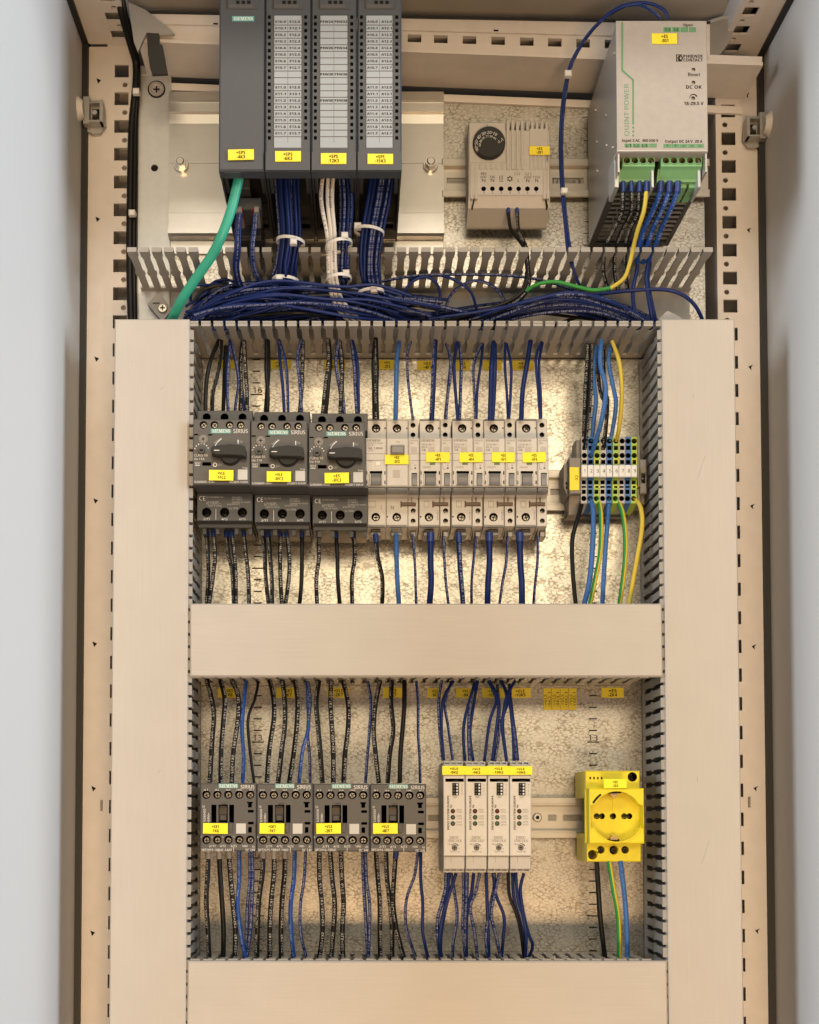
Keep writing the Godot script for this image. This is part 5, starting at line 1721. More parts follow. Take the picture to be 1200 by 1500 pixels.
	block(m, X.call(1024), Y.call(830), X.call(1075), Y.call(945), 0.01, 0.030, 0.0004)
	obj("body", m, "end_grey", t)
	screw(t, X.call(1056), Y.call(640), 0.032, 2.2, "steel", "clamp_screw", 0.9)

func contactors():
	var X = func(v): return 285.0 + v / 6.667
	var Y = func(v): return 1135.0 + v / 6.667
	var z = 0.0805
	var labels = ["grey contactor tagged =SK1 -1K6, leftmost of the four", "grey contactor tagged =SK1 -1K7, second from the left", "grey contactor tagged =VLE -2K7, third from the left", "grey contactor tagged =VLE -4K7, nearest the relay modules"]
	var tags = [["=SK1", "-1K6"], ["=SK1", "-1K7"], ["=VLE", "-2K7"], ["=VLE", "-4K7"]]
	var types = ["3RT2015-1BB41-1AA0", "3RT2015-1BB41-1AA0", "3RT2016-1BB41", "3RT2016-1BB41"]
	var first
	for i in 4:
		var dx = 83.0 * i
		var t
		if i == 0:
			t = thing("contactor", labels[0], "contactor", pt(334, 1247, 0.0), "contactors in a row")
			var m = MB.new()
			var wall = MB.new()
			var hs = []
			for k in 5:
				hs.append(hole(X.call(117 + 107 * k), Y.call(193), z, 6.3, 0.010, 1.06))
				hs.append(hole(X.call(117 + 107 * k), Y.call(635), z, 6.3, 0.010, 1.06))
			for e in [[165, 292, 215, 468], [235, 292, 326, 465], [340, 292, 387, 468], [523, 343, 580, 369], [523, 459, 580, 484], [525, 510, 560, 565], [514, 264, 573, 280], [524, 280, 561, 318]]:
				hs.append(slot(X.call(e[0]), Y.call(e[1]), X.call(e[2]), Y.call(e[3]), z, 0.009))
			block(m, X.call(56), Y.call(82), X.call(604), Y.call(746), 0.010, z, 0.0009, hs, wall)
			obj("body", m, "device_grey", t)
			obj("wells", wall, "shade_black", t)
			for k in 5:
				screw(t, X.call(117 + 107 * k) + 0.5, Y.call(199), z - 0.004, 4.4, "screw_steel", "terminal_screw", 0.7 + 0.5 * k)
				screw(t, X.call(117 + 107 * k) + 0.5, Y.call(639), z - 0.004, 4.4, "screw_steel", "terminal_screw", 0.2 + 0.7 * k)
			part("plunger", X.call(238), Y.call(312), X.call(322), Y.call(455), z - 0.008, z - 0.004, "mechanism", t)
			part("plunger_tip", X.call(247), Y.call(390), X.call(314), Y.call(446), z - 0.006, z - 0.002, "device_slate", t)
			part("plunger_top", X.call(245), Y.call(300), X.call(315), Y.call(318), z - 0.006, z - 0.003, "device_slate", t)
			part("window_catch", X.call(272), Y.call(275), X.call(320), Y.call(290), z, z + 0.0008, "device_slate", t, 0.0002)
			part("tag_clip", X.call(326), Y.call(466), X.call(366), Y.call(560), z, z + 0.0014, "device_grey", t)
			part("clip_notch", X.call(333), Y.call(478), X.call(350), Y.call(500), z, z + 0.0016, "device_slate", t, 0.0001)
			part("clip_notch", X.call(333), Y.call(520), X.call(350), Y.call(545), z, z + 0.0016, "device_slate", t, 0.0001)
			part("side_slot", X.call(369), Y.call(470), X.call(380), Y.call(548), z, z + 0.0001, "device_slate", t, 0.00003)
			part("code_field", X.call(407), Y.call(475), X.call(502), Y.call(574), z, z + 0.0001, "patch", t, 0.00003)
			var b = part("brand_plate", X.call(235), Y.call(86), X.call(426), Y.call(130), z, z + 0.0004, "teal", t, 0.0002)
			m = MB.new()
			write(m, "SIEMENS", X.call(245), X.call(420), Y.call(108), 4.7, z + 0.0004, serif)
			obj("lettering", m, "white_ink", b)
			m = MB.new()
			write(m, "SIRIUS", X.call(453), X.call(586), Y.call(116), 4.8, z)
			write(m, "2/T1", X.call(143), X.call(203), Y.call(695), 3.0, z)
			write(m, "4/T2", X.call(250), X.call(306), Y.call(695), 3.0, z)
			write(m, "6/T3", X.call(356), X.call(413), Y.call(695), 3.0, z)
			write(m, "14NO", X.call(465), X.call(518), Y.call(695), 2.8, z)
			write(m, "A2-", X.call(563), X.call(595), Y.call(700), 2.8, z)
			write(m, "DC 24V", X.call(500), X.call(592), Y.call(733), 3.4, z)
			write(m, "1L1", X.call(90), X.call(130), Y.call(147), 2.2, z)
			write(m, "3L2", X.call(200), X.call(240), Y.call(147), 2.2, z)
			write(m, "5L3", X.call(310), X.call(350), Y.call(147), 2.2, z)
			write(m, "13NO", X.call(410), X.call(465), Y.call(147), 2.2, z)
			write(m, "A1+", X.call(535), X.call(580), Y.call(147), 2.2, z)
			write(m, "10", X.call(77), X.call(100), Y.call(310), 3.0, z)
			write(m, "S/260430", X.call(98) - 9.5, X.call(98) + 9.5, Y.call(395), 2.8, z, sans, PI / 2)
			write(m, "•E06•", X.call(137) - 7, X.call(137) + 7, Y.call(420), 2.8, z, sans, PI / 2)
			for k in 4: write(m, str(k * 2 + 1), X.call(60 + 107 * k), X.call(68 + 107 * k), Y.call(605), 2.6, z)
			var q = pt(X.call(383), Y.call(730), z)
			m.box(q.x - 0.00015, q.y - 0.0022, z, q.x + 0.00015, q.y + 0.0022, z + 0.0001)
			obj("lettering", m, "white_ink", t)
			first = t
		else:
			t = spread(first, first.position + Vector3(pt(334 + dx, 1200, z).x - pt(334, 1200, z).x, -pxm(1200, z) * 0.3 * i, 0), labels[i])
	# what differs from one to the next: tag and type
	var n = 0
	for c in get_children():
		if not str(c.name).begins_with("contactor"): continue
		var dx = 83.0 * n
		sticker(c, X.call(83) + dx, Y.call(472), X.call(325) + dx, Y.call(576), z + 0.0026, tags[n], "lime", 0.27, 0.0, 0.36)
		var m = MB.new()
		write(m, types[n], X.call(66) + dx, X.call(365 if n < 2 else 275) + dx, Y.call(733), 3.4, z)
		obj("type_print", m, "white_ink", c)
		n += 1

func relays():
	var X = func(v): return 640.0 + v / 7.893
	var Y = func(v): return 1105.0 + v / 7.893
	var z = 0.074
	var tags = [["=VLE", "-9K2"], ["=VLE", "-9K3"], ["=VLE", "-10K2"], ["=VLE", "-10K5"]]
	var pos = ["leftmost of the four slim relay modules", "second from the left of the four slim relay modules", "third from the left of the four slim relay modules", "rightmost of the four slim relay modules, beside bare rail"]
	for i in 4:
		var d = 32.35 * i
		var t = thing("relay_module", "beige relay module tagged %s %s, %s" % [tags[i][0], tags[i][1], pos[i]], "relay module", pt(666 + d, 1278, 0.0), "slim relay modules")
		var m = MB.new()
		var wall = MB.new()
		block(m, X.call(78) + d, Y.call(238), X.call(326) + d, Y.call(1176), 0.010, z, 0.0007, [slot(X.call(100) + d, Y.call(280), X.call(312) + d, Y.call(318), z, 0.0012), hole(X.call(205) + d, Y.call(1080), z, 4.2, 0.002, 1.05)], m)
		block(m, X.call(80) + d, Y.call(86), X.call(305) + d, Y.call(236), 0.010, z - 0.006, 0.0006, [slot(X.call(96) + d, Y.call(95), X.call(145) + d, Y.call(114), z - 0.006, 0.01), slot(X.call(166) + d, Y.call(95), X.call(216) + d, Y.call(114), z - 0.006, 0.01), slot(X.call(238) + d, Y.call(95), X.call(288) + d, Y.call(114), z - 0.006, 0.01)], wall)
		obj("body", m, "relay", t)
		m = MB.new()
		block(m, X.call(80) + d, Y.call(1178), X.call(322) + d, Y.call(1330), 0.010, z - 0.0022, 0.0006)
		block(m, X.call(76) + d, Y.call(1318), X.call(316) + d, Y.call(1366), 0.010, z - 0.006, 0.0005, [slot(X.call(90) + d, Y.call(1328), X.call(145) + d, Y.call(1346), z - 0.006, 0.01), slot(X.call(164) + d, Y.call(1328), X.call(220) + d, Y.call(1346), z - 0.006, 0.01), slot(X.call(238) + d, Y.call(1328), X.call(294) + d, Y.call(1346), z - 0.006, 0.01)], wall)
		obj("lower_cap", m, "relay_cap", t)
		obj("wire_mouths", wall, "mechanism", t)  # dark linings, the shade of the mouths put into their colour
		for k in 3:
			for yy in [103, 1338]:
				m = MB.new()
				var q = pt(X.call(121 + 71.5 * k) + d, Y.call(yy + 3), z - 0.009)
				m.cyl(Vector3(q.x, q.y, z - 0.013), Vector3(q.x, q.y, z - 0.0095), 0.0022, 0.002, 12)
				obj("terminal_screw", m, "steel", t)
		# switch bank
		var sw = part("switch_bank", X.call(180) + d, Y.call(332), X.call(256) + d, Y.call(474), z, z + 0.0012, "shade_black", t, 0.0002)
		for k in 4:
			part("switch_slide", X.call(226) + d, Y.call(340 + 35.5 * k), X.call(246) + d, Y.call(362 + 35.5 * k), z + 0.001, z + 0.0018, "paper", sw, 0.0002)
			part("switch_slide", X.call(190) + d, Y.call(342 + 35.5 * k), X.call(212) + d, Y.call(360 + 35.5 * k), z + 0.001, z + 0.0014, "device_grey", sw, 0.0002)
		# indicator lenses
		for k in 3:
			m = MB.new()
			var q = pt(X.call(186) + d, Y.call([657, 728, 800][k]), z)
			m.cyl(q, q + Vector3(0, 0, 0.0006), 0.0016, 0.0014, 16)
			m.cyl(q + Vector3(0, 0, 0.0006), q + Vector3(0, 0, 0.0010), 0.0014, 0.0008, 16)
			obj("indicator_lens", m, "lens_red" if k == 0 else "lens_green", t)
			m = MB.new()
			m.ring(q, 0.0015, 0.0019, 0.0, 0.0004, 16)
			obj("indicator_rim", m, "mechanism", t)
		# trimmer
		m = MB.new()
		var c = pt(X.call(205) + d, Y.call(1080), z)
		m.cyl(Vector3(c.x, c.y, z - 0.002), Vector3(c.x, c.y, z - 0.0002), 0.0019, 0.0018, 16)
		var tr = obj("trimmer", m, "end_grey", t)
		m = MB.new()
		cross(m, c, 0.0013, 0.0002, z - 0.0002)
		obj("cross_recess", m, "shade_black", tr)
		m = MB.new()
		for k in 8:
			var a = deg_to_rad(25 + 16.0 * k); var b = deg_to_rad(25 + 16.0 * (k + 1))
			var th = 0.0007 * (1.0 - 0.1 * k)
			m.quad(c + Vector3(cos(a) * 0.003, sin(a) * 0.003, 0.0002), c + Vector3(cos(a) * (0.003 + th), sin(a) * (0.003 + th), 0.0002), c + Vector3(cos(b) * (0.003 + th), sin(b) * (0.003 + th), 0.0002), c + Vector3(cos(b) * 0.003, sin(b) * 0.003, 0.0002))
		write(m, "DRIVE SYSTEM EUROPE", X.call(132) - 25.0 + d, X.call(132) + 25.0 + d, Y.call(675), 3.0, z, sansb, PI / 2)
		write(m, "by", X.call(162) - 2.2 + d, X.call(162) + 2.2 + d, Y.call(598), 2.6, z, sansb, PI / 2)
		obj("bold_lettering", m, "ink", t)
		m = MB.new()
		write(m, "DRDC", X.call(150) + d, X.call(258) + d, Y.call(962), 4.0, z)
		write(m, "1006-24-6", X.call(124) + d, X.call(286) + d, Y.call(998), 3.6, z)
		write(m, "DIP", X.call(192) + d, X.call(232) + d, Y.call(498), 2.4, z)
		for k in 3:
			write(m, ["RED", "GRN", "GN"][k], X.call(228) + d, X.call(285) + d, Y.call([640, 712, 782][k]), 2.0, z)
			write(m, "LED%d" % (k + 1), X.call(230) + d, X.call(292) + d, Y.call([667, 740, 812][k]), 2.0, z)
		for k in 4: write(m, str(k + 1), X.call(284) + d, X.call(294) + d, Y.call(355 + 35.5 * k), 2.6, z)
		write(m, "TR1", X.call(120) + d, X.call(165) + d, Y.call(1040), 2.2, z)
		write(m, "+", X.call(250) + d, X.call(266) + d, Y.call(1092), 2.2, z)
		write(m, "Ton 0-10s", X.call(155) + d, X.call(262) + d, Y.call(1125), 2.2, z)
		write(m, "24 V DC", X.call(185) + d, X.call(255) + d, Y.call(309), 1.8, z - 0.001)
		obj("lettering", m, "grey_ink", t)
		m = MB.new()
		var v = rc(X.call(167) + d, Y.call(1170), X.call(170) + d, Y.call(1255), z)
		m.box(v[0], v[1], z - 0.0024, v[2], v[3], z - 0.0021)
		obj("seam", m, "grey_ink", t)
		sticker(t, X.call(63) + d, Y.call(133 + 5 * (i % 2)), X.call(336) + d, Y.call(238), z + 0.0018 + 0.0003 * i, tags[i], "lime", 0.24, 0.0, 0.42)

func outlet():
	var X = func(v): return 835.0 + v / 9.375
	var Y = func(v): return 1115.0 + v / 9.375
	var t = thing("socket_outlet", "bright yellow rail mounted power socket with round recess and three pin holes", "power socket", pt(893, 1262, 0.0))
	var zu = 0.060
	var zc = 0.074
	var zb = 0.060
	var m = MB.new()
	var wall = MB.new()
	# base and shoulders
	var hs = []
	for k in 4: hs.append(slot(X.call(268 + 52 * k), Y.call(215), X.call(290 + 52 * k), Y.call(250), zu, 0.006))
	var dark = MB.new()
	block(m, X.call(216), Y.call(132), X.call(962), Y.call(500), 0.010, zu, 0.0009, hs + [hole(X.call(857), Y.call(216), zu, 7.0, 0.018)], wall)
	hs = [hole(X.call(312), Y.call(1285), zb, 7.2, 0.018)]
	for k in 3: hs.append(hole(X.call([425, 602, 760][k]), Y.call([1218, 1220, 1218][k]), zb, [5.8, 6.6, 5.8][k], 0.012))
	block(m, X.call(236), Y.call(1000), X.call(980), Y.call(1382), 0.010, zb, 0.0009, hs, m)
	# face with the round recess and its two side notches
	var s = pxm(1197, zc)
	var cr = 37.0 * s
	var shape = func(a):
		var c = absf(cos(a)); var sn = absf(sin(a))
		var q = cr
		var bx = 38.6 * s; var by = 17.0 * s
		if c > 0.001 and bx * sn / c <= by: q = maxf(cr, bx / c)
		elif c > 0.001: q = maxf(cr, minf(by / maxf(sn, 0.001), bx / c))
		return q
	var cc = pt(X.call(648), Y.call(760), zc)
	var rr = rc(X.call(268), Y.call(372), X.call(1022), Y.call(1134), zc)
	m.fb(rr[0], rr[1], 0.050, rr[2], rr[3], zc, 0.0009, [{"x": cc.x, "y": cc.y, "f": shape, "w": minf(cc.x - rr[0], rr[2] - cc.x) - 0.001, "h": minf(cc.y - rr[1], rr[3] - cc.y) - 0.0012, "d": 0.0135, "thru": true}], m)
	obj("body", m, "socket", t)
	obj("vent_wells", wall, "shade_black", t)
	# recess floor with the pin holes
	var zf = zc - 0.0135
	m = MB.new()
	wall = MB.new()
	var fl = []
	for e in [[365, 755], [438, 755], [592, 756], [744, 755], [816, 755]]: fl.append([X.call(e[0]), Y.call(e[1])])
	var pin = []
	for k in [0, 1, 2, 3, 4]: pin.append(hole(fl[k][0], fl[k][1], zf, 4.6, 0.012, 0.98 if k != 2 else 1.05))
	# paired holes share an opening: joined by a narrow neck
	var dual = func(c):
		return func(a):
			var e = 3.85 * s; var rad = 4.5 * s
			var ca = absf(cos(a)); var sa = absf(sin(a))
			var disc = rad * rad - e * e * sa * sa
			return maxf(e * ca + sqrt(maxf(disc, 0.0)), 2.6 * s) if disc > 0 else 3.2 * s
	var p1 = pt(X.call(402), Y.call(756), zf); var p2 = pt(X.call(780), Y.call(756), zf); var p3 = pt(X.call(591), Y.call(757), zf)
	var lim = [cc.x - cr - 0.003, cc.y - cr - 0.001, cc.x + cr + 0.003, cc.y + cr + 0.001]
	m.face(lim[0], lim[1], lim[2], lim[3], zf, [{"x": p1.x, "y": p1.y, "f": dual.call(0), "w": 9.0 * s, "h": 5.4 * s, "d": 0.012}, {"x": p2.x, "y": p2.y, "f": dual.call(0), "w": 9.0 * s, "h": 5.4 * s, "d": 0.012}, {"x": p3.x, "y": p3.y, "r": 4.7 * s, "w": 5.2 * s, "h": 5.4 * s, "d": 0.012}], wall)
	m.box(pt(X.call(585), 1170, zf).x, pt(X.call(585), Y.call(690), zf).y, zf, pt(X.call(622), 1170, zf).x, pt(X.call(622), Y.call(480), zf).y, zf + 0.0006)
	obj("recess_floor", m, "socket", t)
	obj("pin_holes", wall, "shade_black", t)
	for k in 2:
		m = MB.new()
		var y0 = pt(X.call(600), Y.call(455 if k == 0 else 1062), zf + 0.006)
		var dir = -1.0 if k == 0 else 1.0
		m.box(y0.x - 0.0028, y0.y - 0.0012, zf, y0.x + 0.0028, y0.y + 0.0012, zf + 0.008)
		m.box(y0.x - 0.0014, y0.y + dir * 0.0012 - 0.0014, zf, y0.x + 0.0016, y0.y + dir * 0.0012 + 0.0014, zf + 0.0066)
		obj("earth_clip", m, "brass", t)
		m = MB.new()
		m.box(y0.x - 0.0062, y0.y - dir * 0.0018 - 0.0010, zf + 0.001, y0.x + 0.0052, y0.y - dir * 0.0018 + 0.0012, zf + (0.0115 if k == 0 else 0.003))
		obj("clip_slot", m, "shade_black", t)
	for k in 3: screw(t, X.call([422, 598, 756][k]), Y.call(1222), zb - 0.006, 3.9, "mechanism", "terminal_screw", 0.4 + k)
	m = MB.new()
	var ro = pt(X.call(602), Y.call(1220), zb)
	m.ring(Vector3(ro.x, ro.y, zb), 0.0038, 0.0044, 0.0, 0.0006, 24)
	obj("terminal_rim", m, "socket", t)
	for e in [[857, 216], [312, 1285]]:
		m = MB.new()
		var q = pt(X.call(e[0]) - 1.5, Y.call(e[1]), 0.045)
		m.cyl(Vector3(q.x, q.y, 0.042), Vector3(q.x, q.y, 0.046), 0.0026, 0.0026, 16)
		obj("fixing_hole", m, "slider", t)
	# curved vent, edges of the side notches, raised outline, emblem
	m = MB.new()
	var vent = []
	for k in 9:
		var a = deg_to_rad(126.0 + 25.0 * k / 8.0)
		vent.append(Vector2(cc.x, cc.y) + Vector2(cos(a), sin(a)) * 41.5 * s)
	for k in range(8, -1, -1):
		var a = deg_to_rad(126.0 + 25.0 * k / 8.0)
		vent.append(Vector2(cc.x, cc.y) + Vector2(cos(a), sin(a)) * 38.6 * s)
	m.ext(vent, zc - 0.0002, zc + 0.0002)  # flat black shape, painting the shade of the vent
	obj("curved_vent", m, "shade_black", t)
	m = MB.new()
	for k in 40:
		var a = PI + PI * k / 40.0; var b = PI + PI * (k + 1) / 40.0
		if k < 5 or k > 34: continue
		var e = Vector3(cos(a), sin(a), 0); var f = Vector3(cos(b), sin(b), 0)
		var o = Vector3(cc.x, cc.y, zc)
		m.quad(o + e * cr + Vector3(0, 0, 0.0008), o + e * (cr + 0.0008) + Vector3(0, 0, 0.0008), o + f * (cr + 0.0008) + Vector3(0, 0, 0.0008), o + f * cr + Vector3(0, 0, 0.0008))
		m.quad(o + e * (cr + 0.0008), o + f * (cr + 0.0008), o + f * (cr + 0.0008) + Vector3(0, 0, 0.0008), o + e * (cr + 0.0008) + Vector3(0, 0, 0.0008))
	obj("recess_rim", m, "socket", t)
	m = MB.new()
	var em = pt(X.call(950), Y.call(438), zc)
	m.ring(Vector3(em.x, em.y, zc), 0.0016, 0.0019, 0.0, 0.0002, 16)
	obj("emblem", m, "socket", t)
	for yy in [430, 1138]:
		var q = rc(X.call(72), Y.call(yy), X.call(75), Y.call(yy + 3), 0.02)
	sticker(t, X.call(465), Y.call(245), X.call(780), Y.call(373), zc + 0.0012, ["=ES", "-2X4"], "lime", 0.27, 0.0, 0.30)

const NTH = ["first", "second", "third", "fourth", "fifth", "sixth", "seventh", "eighth", "ninth", "tenth", "eleventh", "twelfth", "thirteenth", "fourteenth", "fifteenth", "sixteenth"]
const LOOK = {"wire_black": ["black_wire", "thick black with white print", "black wire"], "wire_black_b": ["black_wire", "black with white print", "black wire"], "black_cable": ["black_wire", "plain black", "black wire"], "wire_blue": ["dark_blue_wire", "dark blue with white print", "dark blue wire"], "wire_blue_plain": ["dark_blue_wire", "plain dark blue", "dark blue wire"], "wire_mid": ["blue_wire", "mid blue", "blue wire"], "wire_light": ["light_blue_wire", "light blue", "light blue wire"], "wire_earth": ["earth_wire", "green and yellow", "earth wire"], "wire_yellow": ["earth_wire", "yellow side showing", "earth wire"], "wire_white": ["white_wire", "white with black print", "white wire"]}
var pending = []

func path(pts, z0, z1, bulge, wob = 0.0015):   # pixel points at a height that runs from z0 to z1 and bows outwards between
	var q = []
	var n = pts.size()
	for k in n:
		var t = float(k) / (n - 1)
		var z = lerpf(z0, z1, t) + bulge * sin(PI * t)
		if k > 0 and k < n - 1: z += rng.randf_range(-wob, wob)
		if pts[k].size() > 2: z = pts[k][2]
		q.append(pt(pts[k][0], pts[k][1], z))
	return q

func strand(tone, dia, q, label, group, sleeve = null, roll = null, per = 6):
	var s = spline(q, per)
	var m = MB.new()
	var r = dia * 0.0005
	if tone == "wire_earth" and roll == null: roll = 0.17
	m.tube(s, r, 8, roll if roll != null else rng.randf_range(-0.16, 0.16))
	var o
	if sleeve == null:
		o = tag(obj(LOOK[tone][0], m, tone), label, LOOK[tone][2] if LOOK[tone][2] != "earth wire" else "earth wire", group)
	else:
		var lo = s[0].min(s[s.size() - 1])
		o = thing(LOOK[tone][0], label, LOOK[tone][2], lo, group)
		obj("conductor", m, tone, o)
		m = MB.new()
		var d = (s[2] - s[0]).normalized()
		m.cyl(s[0] - d * 0.001, s[0] + d * 0.0075, r * 1.28, r * 1.2, 12)
		obj("ferrule_sleeve", m, sleeve, o)
	return o

func row_of_wires(list, ox, oy, z0, z1, bulge, where, zones, sleeve_at = ""):
	# list: [tone, diameter in mm, points as seen in an enlarged view of the picture (x3.333), optional sleeve]
	var sorted = []
	for e in list:
		var pts = []
		for p in e[2]:
			var w = [ox + p[0] / 3.3333, oy + p[1] / 3.3333]
			if p.size() > 2: w.append(p[2])
			pts.append(w)
		var anchor = pts[pts.size() - 1][0] if where == "above" else pts[0][0]
		sorted.append([anchor, e, pts])
	sorted.sort_custom(func(a, b): return a[0] < b[0])
	var count = {}
	for s in sorted:
		var dev = zones[zones.size() - 1][0]
		for zn in zones:
			if s[0] < zn[1]:
				dev = zn[0]
				break
		var k = count.get(dev, 0)
		count[dev] = k + 1
		var e = s[1]
		var label = "%s wire from left %s the %s, %s" % [NTH[k], where, dev, LOOK[e[0]][1]]
		var q = path(s[2], z0 + rng.randf_range(-0.003, 0.003), z1 + rng.randf_range(-0.003, 0.003), bulge)
		strand(e[0], e[1], q, label, "wires %s the devices of the %s" % [where, "upper window" if oy < 900 else "lower window"], e[3] if e.size() > 3 else null)

func tie(px, py, z, w, label, knob, tilt = 0.0, deep = 0.006):   # a white cable tie round a bundle w pixels wide
	var c = pt(px, py, z)
	var s = pxm(py, z)
	var rx = w * s * 0.5 + 0.0008
	var m = MB.new()
	var n = 24
	for k in n:
		var a = TAU * k / n; var b = TAU * (k + 1) / n
		var rz = maxf(deep, 0.003)
		var A = c + Vector3(cos(a) * rx, cos(a) * tilt * rx, sin(a) * rz - rz * 0.8)
		var B = c + Vector3(cos(b) * rx, cos(b) * tilt * rx, sin(b) * rz - rz * 0.8)
		var h = Vector3(0, 0.0013, 0)
		m.quad(A - h, A + h, B + h, B - h)
		m.quad(A + h, A + h - (A - c) * 0.06, B + h - (B - c) * 0.06, B + h)
		m.quad(A - h - (A - c) * 0.06, A - h, B - h, B - h - (B - c) * 0.06)
	var t = thing("cable_tie", label, "cable tie", c, "white cable ties")
	obj("band", m, "tie", t)
	m = MB.new()
	var k0 = pt(px + knob[0], py + knob[1], z + knob[2])
	m.fb(k0.x - 0.0028, k0.y - 0.0024, k0.z - 0.003, k0.x + 0.0028, k0.y + 0.0026, k0.z + 0.0018, 0.0008)
	obj("head", m, "tie", t)
	return t

func wiring():
	var B = "wire_black"
	var C = "wire_black_b"
	var D = "wire_blue"
	var P = "wire_blue_plain"
	var L = "wire_light"
	var I = "wire_mid"
	var up_zones = [["left motor starter", 369.0], ["middle motor starter", 453.0], ["right motor starter", 537.0], ["wide breaker", 613.0], ["first slim breaker", 661.0], ["second slim breaker", 708.0], ["third slim breaker", 755.0], ["rightmost slim breaker", 812.0], ["numbered terminal blocks", 2000.0]]
	var top_a = [
		["black_cable", 3.5, [[172, 160], [140, 230], [115, 320], [105, 420], [103, 525]]], [B, 3.5, [[180, 165], [175, 260], [160, 340], [140, 420], [135, 525]]], ["black_cable", 3.4, [[203, 190, 0.035], [197, 330, 0.035], [190, 525]]],
		[D, 2.7, [[225, 160], [212, 300], [210, 420], [218, 545]]], [D, 2.5, [[228, 165], [250, 260], [265, 360], [255, 450], [243, 545]]], [B, 3.4, [[285, 165], [275, 270], [278, 400], [272, 525]]],
		[P, 2.5, [[288, 165], [270, 300], [285, 420], [297, 545]]], [C, 3.4, [[293, 170], [298, 280], [305, 400], [308, 520]]],
		["black_cable", 3.5, [[403, 160], [401, 300], [408, 420], [405, 525]]], ["black_cable", 3.5, [[409, 165], [412, 300], [404, 420], [397, 525]]], [P, 2.7, [[462, 160], [468, 260], [482, 400], [490, 550]]], [D, 2.5, [[465, 165], [495, 270], [505, 400], [507, 550]]],
		[D, 2.7, [[575, 160], [553, 240], [565, 380], [575, 550]]], [B, 3.4, [[580, 165], [577, 300], [572, 420], [562, 525]]],
		[B, 3.5, [[700, 155], [706, 260], [690, 380], [676, 530]]], ["black_cable", 3.5, [[705, 160], [712, 270], [702, 400], [690, 530]]], [D, 2.6, [[755, 160], [740, 260], [755, 380], [790, 560]]], [B, 3.5, [[760, 170], [772, 280], [768, 400], [762, 525]]], [D, 2.6, [[752, 170], [765, 300], [775, 420], [784, 560]]],
		[D, 2.7, [[815, 160], [830, 280], [835, 400], [845, 560]]], [P, 2.6, [[822, 165], [845, 270], [850, 400], [853, 560]]],
		["black_cable", 4.0, [[935, 150], [925, 260], [928, 400], [930, 548]]], [C, 3.8, [[935, 160], [940, 300], [938, 400], [941, 548]]], [L, 3.9, [[1050, 170], [1038, 260], [1035, 400], [1032, 552]]], [D, 2.3, [[1107, 170], [1088, 240], [1095, 380], [1117, 552]]]]
	for s in 1:
		pass
	var from_b = [
		[D, 4.2, [[393, 165], [388, 260], [382, 400], [375, 552]]], [D, 2.4, [[445, 180], [466, 250], [457, 380], [440, 545]]], [D, 2.4, [[452, 185], [469, 300], [452, 440], [446, 545]]],
		[P, 2.8, [[500, 170], [484, 280], [490, 400], [503, 552]]], [D, 2.8, [[510, 175], [519, 280], [516, 400], [511, 552]]], [D, 2.3, [[620, 180], [580, 280], [582, 400], [588, 545]]], [P, 2.3, [[625, 180], [615, 280], [598, 400], [593, 545]]],
		[P, 4.0, [[678, 170], [668, 280], [664, 400], [660, 552]]], [P, 3.6, [[684, 180], [683, 300], [679, 420], [671, 552]]], [P, 2.3, [[735, 175], [732, 280], [742, 420], [748, 545]]], [P, 2.3, [[742, 180], [763, 290], [760, 420], [753, 545]]],
		[P, 4.0, [[858, 165], [840, 280], [820, 400], [812, 552]]], [P, 2.3, [[912, 170], [884, 250], [894, 400], [904, 545]]], [P, 2.3, [[916, 175], [899, 280], [907, 420], [909, 545]]]]
	for e in from_b:
		var pts = []
		for p in e[2]: pts.append([p[0] + 250.0 * 3.3333, p[1]])
		top_a.append([e[0], e[1], pts])
	var from_c = [
		[B, 3.4, [[405, 180, 0.052], [399, 300, 0.05], [390, 450, 0.045], [385, 655, 0.034]]], [B, 3.4, [[420, 180, 0.055], [420, 330, 0.056], [413, 480, 0.054], [398, 600, 0.048], [388, 715, 0.034]]], ["black_cable", 3.3, [[412, 185, 0.045], [408, 330, 0.044], [400, 500, 0.04], [393, 640, 0.036]]], [L, 3.6, [[448, 190, 0.05], [432, 330, 0.05], [444, 450, 0.046], [432, 560, 0.04], [424, 655, 0.034]]], [B, 3.4, [[446, 240, 0.042], [463, 400, 0.046], [496, 500, 0.05], [490, 600, 0.045], [481, 718, 0.034]]],
		[L, 4.0, [[470, 160, 0.06], [465, 280, 0.062], [492, 400, 0.062], [470, 560, 0.055], [420, 725, 0.035]]], [C, 3.4, [[480, 210, 0.04], [485, 400, 0.04], [500, 470, 0.042], [482, 715, 0.033]]], [L, 3.7, [[522, 180, 0.05], [505, 260, 0.052], [526, 380, 0.05], [541, 480, 0.046], [515, 655, 0.034]]], ["wire_yellow", 3.6, [[522, 165, 0.056], [560, 280, 0.056], [570, 430, 0.054], [558, 580, 0.045], [543, 652, 0.034]]]]
	for e in from_c:
		var pts = []
		for p in e[2]: pts.append([p[0] + 470.0 * 3.3333, p[1], p[2]])
		top_a.append([e[0], e[1], pts])
	row_of_wires(top_a, 270, 450, 0.046, 0.052, 0.006, "above", up_zones)
	var sb = "sleeve_blue"
